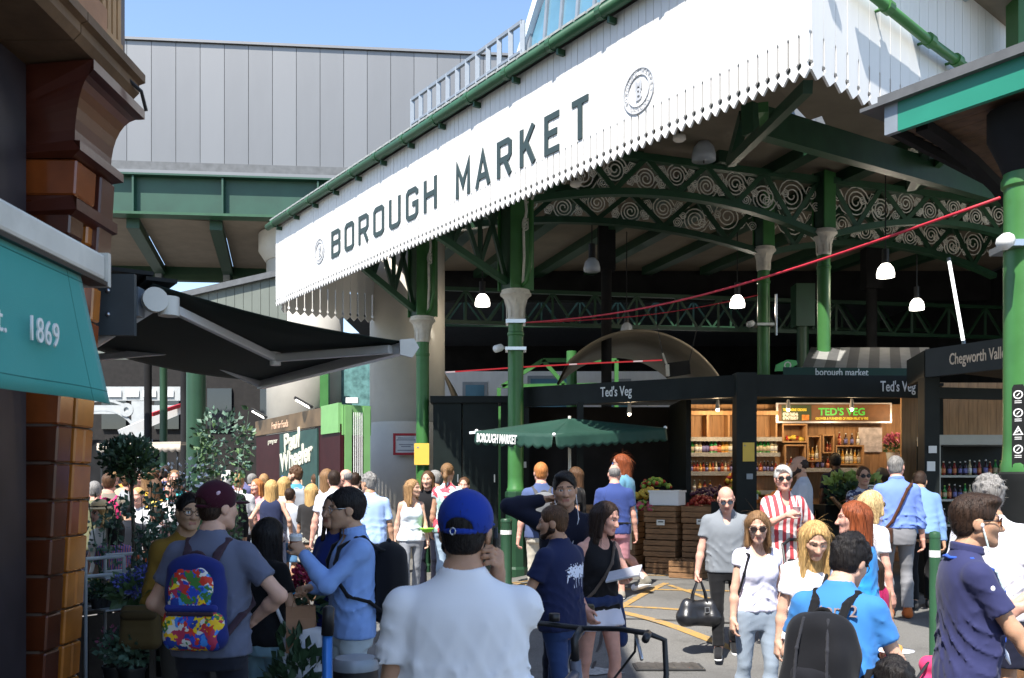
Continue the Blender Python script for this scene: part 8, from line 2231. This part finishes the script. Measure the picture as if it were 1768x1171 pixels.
p = who('bald red faced man in black looking left', 599, 811, 14.0, 60, skin='pink', res=FR_); plain(p, BLK, NAVD, ('stubbleback', 'grey'), 'tee')
p = who('dark haired man half hidden behind the bald red faced man', 613, 817, 15.2, 0, skin='fair', res=FR_); plain(p, c_('d4d6da'), NAVD, ('short', 'dkbrown'), 'tee')
p = who('grey haired man in a pale blue shirt seen from behind', 639, 819, 12.0, 20, w=1.1, skin='tan', res=.016, hyaw=30); plain(p, c_('a9c4ee', var=.03), c_('3a3c44'), ('curly', 'grey', .0, 6), 'half', shoe=SHOE)
p = who('woman with long fair hair in a white camisole looking right', 710, 828, 12.9, 196, fem=True, skin='fair', res=.015, hyaw=50); p.top(c_('dfe6ee', var=.02), 'tank', neck='strap', hem=.86, loose=1.5); p.trousers(c_('8d9096'), g=.01); p.hair('long', 'sandy', .006); p.shoes(SHOE)
g = p.wp([-.2, .18, 1.02]); T = thing('green_bowl', 'lime green bowl carried by the woman in the camisole', 'bowl', g); mb = MB(); mb.lathe([(.05, -.03), (.10, .02), (.10, .03), (.05, -.01)], g, 14); mb.build('bowl', c_('7fc83a'), T, smooth=True)
p = who('smiling person in a black top behind the woman in the camisole', 741, 813, 13.8, 170, skin='fair', res=.018); plain(p, BLK, NAVD, ('mid', 'brown'), 'tee')
p = who('man in a blue T-shirt turned left, beside the kiosk', 757, 813, 14.2, 70, skin='tan', res=FR_); plain(p, c_('2f4a90'), NAVD, ('short', 'grey'), 'tee')
p = who('woman with a high ponytail in a flowered pale top before the kiosk', 773, 800, 13.2, -10, fem=True, skin='tan', res=FR_); plain(p, printed('floral', [rgb('c6d6d8'), rgb('d2dede'), rgb('c04a58'), rgb('bfd0d4'), rgb('8fb0a8')], 16), LDEN, ('pony', 'ltbrown'), 'cap')
p = who('woman with tied back hair whose face shows above the blue cap', 801, 824, 13.8, 176, fem=True, skin='pink', res=FR_); plain(p, c_('d0ccc8'), DENIM, ('bun', 'brown'), 'tee')
# --- crowd beyond the flowers, far left
G = .022
def far(label, px, top, Y, yaw, tc, hair, skin='pink', fem=False, tk='tee', bc=NAVD, **kw):
 p = who(label, px, top, Y, yaw, fem=fem, skin=skin, res=G, **kw); plain(p, tc, bc, hair, tk); return p
far('man with cropped dark hair in a blue top, far back above the flowers', 283, 801, 16.5, 0, c_('3f5fa8'), ('crop', 'dkbrown'))
far('person in a plain yellow top among the crowd behind the flowers', 255, 816, 15.0, 20, c_('d8a83a'), ('bob', 'ltbrown'), fem=True)
far('woman in a yellow and black patterned top behind the rose stems', 268, 826, 12.6, 20, printed('gold', [rgb('e0b23a'), rgb('e8c860'), rgb('2a2418')], 14), ('mid', 'brown'), fem=True)
far('woman in a white and black print top facing the camera behind the flowers', 299, 829, 12.0, 170, printed('bw', [rgb('e0dcdc'), rgb('e6e2e0'), rgb('28282c'), rgb('d8d4d8')], 12), ('bun', 'brown'), fem=True)
p = far('person with a pink backpack among the crowd beyond the olive tree', 189, 818, 12.0, 10, c_('7a7468'), ('short', 'brown')); p.backpack('bright pink backpack in the crowd beyond the olive tree', c_('d83a70'), None, None, w=.17)
p = far('seated person in a wide straw hat and pale fringed top', 180, 868, 9.0, 150, c_('d9cfc0'), ('mid', 'blond'), fem=True, Hmin=1.2); p.hat(c_('d8b98a'), BLK)
far('child with a black bob in a striped top below the straw hat', 197, 897, 8.3, 15, striped('kid_stripe', rgb('4a5a9a'), rgb('c87a80'), 16, 0), ('bob', 'black', .01), 'tan', True)
far('person with an outstretched bare arm and grey top near the pink backpack', 214, 816, 13.0, -60, c_('8a8c90'), ('short', 'brown'), rh=(.12, .5, 1.2))
far('stooping person in a grey top beside the print top woman', 277, 876, 10.2, 60, c_('84868c'), ('short', 'dkbrown'))
far('child in a mint green top low among the flowers', 287, 906, 9.4, 190, c_('9fd8a0'), ('bob', 'brown'), 'pink')
far('small child in orange and blue at the edge of the flower stall', 263, 920, 8.8, 170, c_('d86a3a'), ('short', 'ltbrown'), 'pink')
far('person in a black cap and dark top between the hat and the yellow tops', 222, 868, 10.6, 30, c_('20242c'), ('short', 'black'), 'tan')
far('person in a beige shirt far behind the olive tree', 200, 812, 16.0, 170, c_('b0a488'), ('short', 'sandy'))
far('person in a brown top behind the yellow top', 238, 814, 15.6, 200, c_('7a5a48'), ('mid', 'dkbrown'), fem=True)
far('person in a khaki top at the edge of the brick pillar', 164, 832, 11.6, 20, c_('6a6a50'), ('short', 'grey'))
far('person in a red top in the crowd under the cream canopy', 310, 820, 17.0, 180, c_('a84038'), ('short', 'dkbrown'))
far('person in a white vest in the crowd beyond the rose stems', 240, 842, 11.8, 170, c_('d8d8d8'), ('pony', 'blond'), fem=True)
far('man in a charcoal shirt behind the tall woman with wavy hair', 548, 818, 16.4, 30, c_('4a4c50'), ('short', 'brown'), 'tan')
far('woman in a coral top behind the bearded man in teal', 530, 822, 17.2, 160, c_('d0786a'), ('long', 'dkbrown'), 'tan', True)
far('man in a cream polo shirt behind the white shirt', 432, 818, 17.0, -20, c_('cfc6ae'), ('crop', 'grey'))
far('woman in sky blue far behind the pink top', 455, 818, 18.5, 10, c_('8fb8d8'), ('bob', 'sandy'), fem=True)
far('person in orange seen over the rose stems', 222, 806, 17.5, 0, c_('d88a3a'), ('short', 'dkbrown'))
far('woman in a turquoise top in the crowd left of the stout column', 300, 812, 14.2, 200, c_('4fb0b0'), ('mid', 'ltbrown'), fem=True)
far('man in a pale pink shirt beyond the blue top', 268, 806, 18.5, 20, c_('d8b0b4'), ('crop', 'brown'))
# ------------------------------------------------------------------ flower stall by the corner
def plantpot(name, label, c, r, h, potm, cat='plant'):
 T = thing(name, label, cat, c)
 mb = MB(); mb.lathe([(r * .75, 0), (r, h), (r * 1.08, h), (r * 1.08, h * .9)], c, 16); mb.build('pot', potm, T, auto=40)
 return T
M_pot = mat('dark_plastic_pot', (.02, .02, .02), .5); M_tpot = mat('terracotta_pot', (.30, .12, .06), .7, var=.2)
def bench(label, c, w, d, h, rz):
 T = thing('plant_bench', label, 'bench', c, R(rz))
 for k in range(4): mb = MB(); mb.box((0, -d / 2 + d / 4 * (k + .5), h - .015), (w, d / 4 - .012, .03)); mb.build('top_slat', MATS['crate_dark'], T, world=False)
 n = max(3, int(w / .13))
 for k in range(n): mb = MB(); mb.box((-w / 2 + w / n * (k + .5), -d / 2 + .012, (h - .04) / 2), (w / n - .012, .02, h - .04)); mb.build('front_slat', MATS['crate_dark'], T, world=False)
 for x in (-1, 1): mb = MB(); mb.box((x * (w / 2 - .02), 0, (h - .04) / 2), (.03, d - .06, h - .04)); mb.build('side', MATS['crate_dark'], T, world=False)
 return T
mat('crate_dark', (.05, .04, .032), .8, var=.3, scale=8, bump=.2, bscale=30)
bench('long dark slatted bench at the back of the flower stall', (-3.0, 7.2, 0), 1.7, .5, .72, 55)
bench('low dark slatted crate bench in front of the flower stall', (-2.05, 5.5, 0), .62, .45, .42, 20)
def shrub(T, c, rx, ry, rz, n, s, m, seed, name='foliage', up=.2):
 mb = MB(); leaves(mb, c, rx, ry, rz, n, s, random.Random(seed), up); mb.build(name, m, T, kind='stuff')
# olive tree
c = at(228, 795, 8.2); T = plantpot('olive_tree', 'round headed olive tree in a pot behind the rose stems', (c.x, c.y, 0.35), .17, .36, M_tpot, 'tree')
mb = MB(); mb.tube([(c.x, c.y, .68), (c.x + .02, c.y, 1.1), (c.x - .01, c.y, 1.75)], [.022, .02, .014], 8)
for k in range(7): a = k * .9; mb.tube([(c.x, c.y, 1.6), (c.x + .14 * math.cos(a), c.y + .14 * math.sin(a), 1.9)], [.010, .004], 5)
mb.build('trunk', mat('bark', (.10, .075, .055), .9, var=.3, bump=.3), T, smooth=True)
rn = random.Random(12)
for k in range(3): shrub(T, (c.x + rn.uniform(-.1, .1), c.y, 1.87 + rn.uniform(-.06, .06)), .185, .18, .17, 480, .050, (M_leafb, M_leaf, M_leafd)[k], 30 + k, 'foliage', .5)
st = thing('tree_stand', 'dark crate under the olive tree pot', 'crate', (c.x, c.y, 0)); mb = MB(); mb.box((c.x, c.y, .175), (.5, .5, .35)); mb.build('box', MATS['crate_dark'], st)
# rose stems
def stems(label, px, py0, py1, Y, n, seed, lm, nl=26, s=.05, spread=.16, name='rose_bush', zp=.3):
 c = at(px, py1, Y); T = plantpot(name, label, (c.x, c.y, zp), .11, .24, M_pot); rn = random.Random(seed); ztop = EYE + (HOR - py0) / FPX * Y
 mb = MB(); lb = MB()
 for k in range(n):
  a = rn.uniform(0, 6.28); e = Vector((c.x + spread * math.cos(a) * rn.uniform(.3, 1), c.y + spread * math.sin(a), ztop * rn.uniform(.82, 1.0)))
  b = Vector((c.x + rn.uniform(-.04, .04), c.y + rn.uniform(-.04, .04), zp + .22)); m_ = b.lerp(e, .5) + Vector((rn.uniform(-.05, .05), rn.uniform(-.05, .05), 0))
  mb.tube([b, m_, e], [.006, .005, .003], 5)
  for j in range(nl):
   t = rn.uniform(.15, 1.0); o = b.lerp(e, t); leaves(lb, o, .06, .06, .05, 3, s, rn, .1)
 mb.build('stem', M_leafd, T, smooth=True); lb.build('foliage', lm, T, kind='stuff'); return T, c, ztop
stems('tall leafy rose stems standing in front of the olive tree', 252, 800, 960, 6.6, 6, 3, M_leafb, 22)
stems('leafy rose bush at the left edge of the flower stall', 180, 825, 960, 7.0, 5, 4, M_leafb, 18)
stems('leafy bush beside the mustard jacket', 285, 862, 980, 6.5, 6, 6, M_leafb, 20)
T, c, zt = stems('slender birch like plant with drooping leaves against the stout column', 385, 705, 960, 9.4, 7, 9, M_leaf, 34, .065, .30, 'birch_plant', .0)
shrub(T, (c.x, c.y, 2.05), .30, .25, .36, 260, .06, M_leafb, 77)
T, c, zt = stems('low green bush with white blossoms right of the rose stems', 318, 800, 940, 8.6, 8, 15, M_leafd, 24, .05, .24, 'white_flower_bush', .1); shrub(T, (c.x, c.y, 1.72), .22, .2, .16, 70, .04, WHT, 78, 'blossom')
# racks, hydrangea, small pots
RK = thing('plant_rack', 'white metal rack beside the brick pillar holding small pots', 'rack', (-2.75, 6.35, 0)); M_rack = mat('rack_white', (.6, .62, .63), .4)
ra, rb_ = at(148, 965, 6.3), at(214, 962, 6.5)
for z in (ra.z, ra.z - .12): mb = MB(); mb.tube([(ra.x, ra.y, z), (rb_.x, rb_.y, z)], .012, 8); mb.tube([(ra.x, ra.y + .3, z), (rb_.x, rb_.y + .3, z)], .012, 8); mb.build('rail', M_rack, RK)
for q in (ra, rb_):
 for dy in (0, .3): mb = MB(); mb.tube([(q.x, q.y + dy, 0), (q.x, q.y + dy, ra.z)], .012, 8); mb.build('leg', M_rack, RK)
mb = MB(); mb.bar((ra.x, ra.y + .15, ra.z - .14), (rb_.x, rb_.y + .15, ra.z - .14), .3, .012); mb.build('shelf', M_rack, RK)
mb = MB(); mb.bar((ra.x, ra.y + .15, ra.z - .36), (rb_.x, rb_.y + .15, ra.z - .36), .3, .012); mb.build('shelf', M_rack, RK)
M_hyd = mat('hydrangea_blue', (.14, .16, .55), .6, var=.35, scale=30); M_cer = mat('cerise_bloom', (.36, .02, .07), .6, var=.4, scale=25)
c = at(243, 1005, 5.7); T = plantpot('hydrangea', 'blue hydrangea on the low bench', (c.x, c.y, .72), .10, .18, M_pot, 'flowers'); shrub(T, (c.x, c.y, .98), .16, .14, .08, 90, .09, M_leaf, 5)
for k, (dx, dz) in enumerate(((-.07, 1.04), (.05, 1.10), (.0, 1.0))): shrub(T, (c.x + dx, c.y - .05, dz), .065, .06, .055, 170, .022, M_hyd, 50 + k, 'bloom')
st = thing('stool', 'dark stand under the blue hydrangea', 'stand', (c.x, c.y, 0)); mb = MB(); mb.box((c.x, c.y, .71), (.3, .3, .02)); mb.build('top', MATS['crate_dark'], st)
for dx in (-.12, .12):
 for dy in (-.12, .12): mb = MB(); mb.box((c.x + dx, c.y + dy, .35), (.03, .03, .7)); mb.build('leg', MATS['crate_dark'], st)
for i, (px, py, Y, r, bm, lab) in enumerate(((200, 1085, 5.55, .075, mat('pink_small', (.4, .12, .2), .6, var=.3), 'small potted plant with dull pink buds on the low bench'), (228, 1088, 5.5, .08, M_leaf, 'dark potted herb on the low bench'), (245, 1075, 5.65, .07, WHT, 'small potted plant with white blossom and a round tag on the bench'))):
 c = at(px, py, Y); T = plantpot('potted_plant', lab, (c.x, c.y, .425), r, .13, M_pot); shrub(T, (c.x, c.y, .66), .11, .1, .10, 160, .045, M_leafb, 90 + i); shrub(T, (c.x, c.y, .72), .10, .09, .07, 40, .025, bm, 96 + i, 'bloom')
for i in range(7):
 q = ra.lerp(rb_, (i + .5) / 7); T = plantpot('potted_herb', 'small potted herb in the row on the white rack', (q.x, q.y + .12, ra.z - .355), .04, .07, M_pot); tag(T, group='herbs on the white rack'); shrub(T, (q.x, q.y + .12, ra.z - .24), .05, .05, .045, 60, .03, (M_leafb, M_leaf)[i % 2], 120 + i)
for i in range(9):
 x = -3.45 + i * .105; y = 6.95 + i * .10; T = plantpot('bedding_plant', 'yellow and green bedding plant in the row on the long bench', (x, y, .725), .05, .08, M_pot); tag(T, group='bedding plants on the long bench'); shrub(T, (x, y, .86), .08, .08, .05, 80, .035, M_leaf, 140 + i); shrub(T, (x, y, .90), .07, .07, .03, 16, .028, C_ye, 160 + i, 'bloom')
c = at(500, 1010, 5.6); T = plantpot('peony_bunch', 'cerise peonies in a bucket beside the black haired woman', (c.x + .02, c.y + .3, .45), .10, .24, M_pot, 'flowers'); shrub(T, (c.x + .02, c.y + .3, .88), .11, .1, .14, 90, .08, M_leafd, 7); shrub(T, (c.x + .03, c.y + .28, 1.04), .075, .07, .075, 260, .032, M_cer, 8, 'bloom')
c = at(512, 1130, 5.2); T = plantpot('leafy_shrub', 'dark leafy potted shrub behind the white handbag', (c.x, c.y, 0), .14, .3, M_pot); shrub(T, (c.x, c.y, .55), .16, .16, .26, 240, .08, M_leafd, 17, 'foliage', .8)
st = thing('flower_stand', 'dark stand holding the bucket of peonies', 'stand', (-1.32, 5.9, 0)); cc = at(500, 1010, 5.6); mb = MB(); mb.box((cc.x + .02, cc.y + .3, .225), (.3, .3, .45)); mb.build('box', MATS['crate_dark'], st)
# ------------------------------------------------------------------ bicycle at the bottom edge
def bicycle(label, loc, rz):
 T = thing('bicycle', label, 'bicycle', loc, rz); m = mat('bike_grey', (.10, .11, .15), .35); t = M_iron
 def B(nm, pts, r, mm, par=T, **k): mb = MB(); mb.tube(pts, r, 10, **k); return mb.build(nm, mm, par, world=False, smooth=True)
 hb = (.36, 0, .86); bb = (-.08, 0, .30); st_ = (-.22, 0, .80); rw = (-.50, 0, .33); fw = (.52, 0, .33)
 B('frame', [hb, bb], .020, m); B('frame_tube', [(.34, 0, .92), st_], .018, m); B('seat_tube', [bb, (-.25, 0, .90)], .016, m)
 for y in (-.05, .05): B('chain_stay', [bb, (rw[0], y, rw[2])], .010, m); B('seat_stay', [st_, (rw[0], y, rw[2])], .009, m); B('fork', [(.39, y * .6, .78), (fw[0], y, fw[2])], .012, m)
 B('head_tube', [(.39, 0, .76), (.34, 0, .97)], .022, m); B('stem', [(.34, 0, .97), (.33, 0, 1.05), (.40, 0, 1.08)], .016, t)
 pts = [(.30, -.30, 1.10), (.385, -.16, 1.095), (.40, 0, 1.085), (.385, .16, 1.095), (.30, .30, 1.10)]
 B('handlebar', pts, .0105, t)
 for q in (-1, 1): B('grip', [(.30, .30 * q, 1.10), (.20, .32 * q, 1.095)], .0145, t); B('brake_lever', [(.34, .24 * q, 1.09), (.30, .27 * q, 1.03), (.22, .30 * q, 1.02)], .007, M_steel)
 B('bar_end', [(.30, -.30, 1.10), (.36, -.345, 1.07), (.33, -.36, .95), (.28, -.36, .82)], .011, t)
 B('bell', [(.37, .10, 1.11), (.37, .10, 1.14)], .022, t)
 B('cable', [(.34, -.24, 1.08), (.46, -.2, 1.0), (.46, -.08, .84), (.40, 0, .80)], .005, t)
 mb = MB(); mb.box((-.27, 0, .93), (.26, .12, .05)); bevel(mb.build('saddle', t, T, world=False), .02, 3)
 for w_ in (rw, fw):
  mb = MB(); mb.tube([(w_[0] + .33 * math.cos(a), 0, w_[2] + .33 * math.sin(a)) for a in [i * math.pi / 16 for i in range(32)]], .018, 8, closed=True); W = mb.build('wheel', t, T, world=False, smooth=True)
  mb = MB(); mb.tube([(w_[0] + .305 * math.cos(a), 0, w_[2] + .305 * math.sin(a)) for a in [i * math.pi / 16 for i in range(32)]], .010, 6, closed=True); mb.build('rim', M_steel, W, world=False)
  mb = MB()
  for i in range(16): a = i * math.pi / 8; mb.tube([(w_[0], 0, w_[2]), (w_[0] + .30 * math.cos(a), 0, w_[2] + .30 * math.sin(a))], .002, 4)
  o = mb.build('spokes', M_steel, W, world=False); o['kind'] = 'stuff'
 return T
bicycle('black handlebar bicycle standing at the bottom edge beside the white T-shirt', (.10, 3.25, 0), R(65))
# blue pole and bollards
c = at(563, 1050, 3.6); T = thing('blue_pole', 'blue pole with a black foam grip standing at the bottom edge', 'pole', (c.x, c.y, 0)); mb = MB(); mb.tube([(c.x, c.y, 0), (c.x + .005, c.y, c.z - .10)], .020, 14); mb.build('pole', mat('blue_anodised', (.03, .16, .48), .3, .3), T, smooth=True)
mb = MB(); mb.tube([(c.x + .005, c.y, c.z - .105), (c.x + .01, c.y, c.z), (c.x + .01, c.y, c.z + .008)], [.024, .023, .014], 14); mb.build('grip', M_iron, T, smooth=True)
def bollard(label, px, ytop, Y, r, m, topm, band=None):
 c = at(px, ytop, Y); z0 = ground_z(c.x, c.y); T = thing('bollard', label, 'bollard', (c.x, c.y, z0))
 mb = MB(); mb.lathe([(r * 1.15, z0), (r * 1.15, z0 + .1), (r, z0 + .12), (r, c.z - .05)], (c.x, c.y, 0), 18); mb.build('shaft', m, T, auto=40)
 mb = MB(); mb.lathe([(r * 1.05, c.z - .05), (r * 1.05, c.z - .02), (r * .9, c.z), (r * .1, c.z + .01)], (c.x, c.y, 0), 18); mb.build('cap', topm, T, auto=40)
 if band: mb = MB(); mb.lathe([(r * 1.03, c.z - .22), (r * 1.03, c.z - .16)], (c.x, c.y, 0), 18); mb.build('band', M_pwhite, T)
bollard('black bollard with a dull grey cap at the bottom edge by the blue pole', 614, 1135, 4.1, .10, M_iron, M_grey)
bollard('green bollard with a white band beside the navy polo shirt', 1614, 919, 8.2, .046, M_ggrn, M_ggrn, 1)
bollard('dark green bollard beside the front column', 874, 896, 13.2, .08, M_dgrn, M_dgrn, 1)
# pink bag on the ground, pushchair, basket stall at the right edge
c = Vector((3.25, 7.1, ground_z(3.25, 7.1))); T = thing('pink_rucksack', 'small pink rucksack standing on the ground behind the navy polo shirt', 'bag', c)
S = Soft(.05); S.cap((-.07, 0, .1), (.07, 0, .1), .09); S.cap((-.06, 0, .25), (.06, 0, .25), .07); S.cut([0, 0, -1], 0); V, Q = S.mesh(.014); link('bag_body', np_mesh('pinkbag', [(V, Q, 0)], c_('c83a68')), T); mb = MB(); mb.tube([(-.08, -.05, .28), (-.18, -.08, .16), (-.2, -.06, .02), (-.1, -.08, .01)], .012, 6); mb.build('strap', M_iron, T, world=False)
c = Vector((2.95, 9.1, ground_z(2.95, 9.1))); T = thing('pushchair', 'black pushchair in front of the woman in stripes', 'pushchair', c)
for x in (-.2, .2):
 mb = MB(); mb.tube([(x, -.35, .1), (x, .1, .6), (x, .32, 1.02)], .014, 8); mb.build('side_tube', M_iron, T, world=False)
 mb = MB(); mb.tube([(x, .3, .1), (x, -.05, .55)], .012, 8); mb.build('leg', M_iron, T, world=False)
 for y in (-.38, .32): mb = MB(); mb.tube([(x + .09 * 0, y + .09 * math.cos(a), .1 + .09 * math.sin(a)) for a in [i * .524 for i in range(12)]], .016, 6, closed=True); mb.build('wheel', M_iron, T, world=False)
mb = MB(); mb.tube([(-.2, .32, 1.02), (-.12, .36, 1.07), (.12, .36, 1.07), (.2, .32, 1.02)], .018, 8); mb.build('handle', M_iron, T, world=False)
mb = MB(); mb.bar((0, -.25, .42), (0, .05, .46), .36, .05); mb.bar((0, .06, .47), (0, .2, .88), .36, .04, (0, -1, .4)); mb.build('seat', c_('1c1c20'), T, world=False)
for k in range(3):
 T = crate(('upper', 'middle', 'lowest')[2 - k] + ' wooden crate of the stack at the right edge', 3.95, 6.9, ground_z(3.95, 6.9) + k * .29, .55, .4, .285, R(10));
heap('cherries', 'dark cherries heaped on the crates at the right edge', 'cherries', (3.95, 6.9, ground_z(3.95, 6.9) + .84), .22, .16, .08, C_pu, 70, .022)
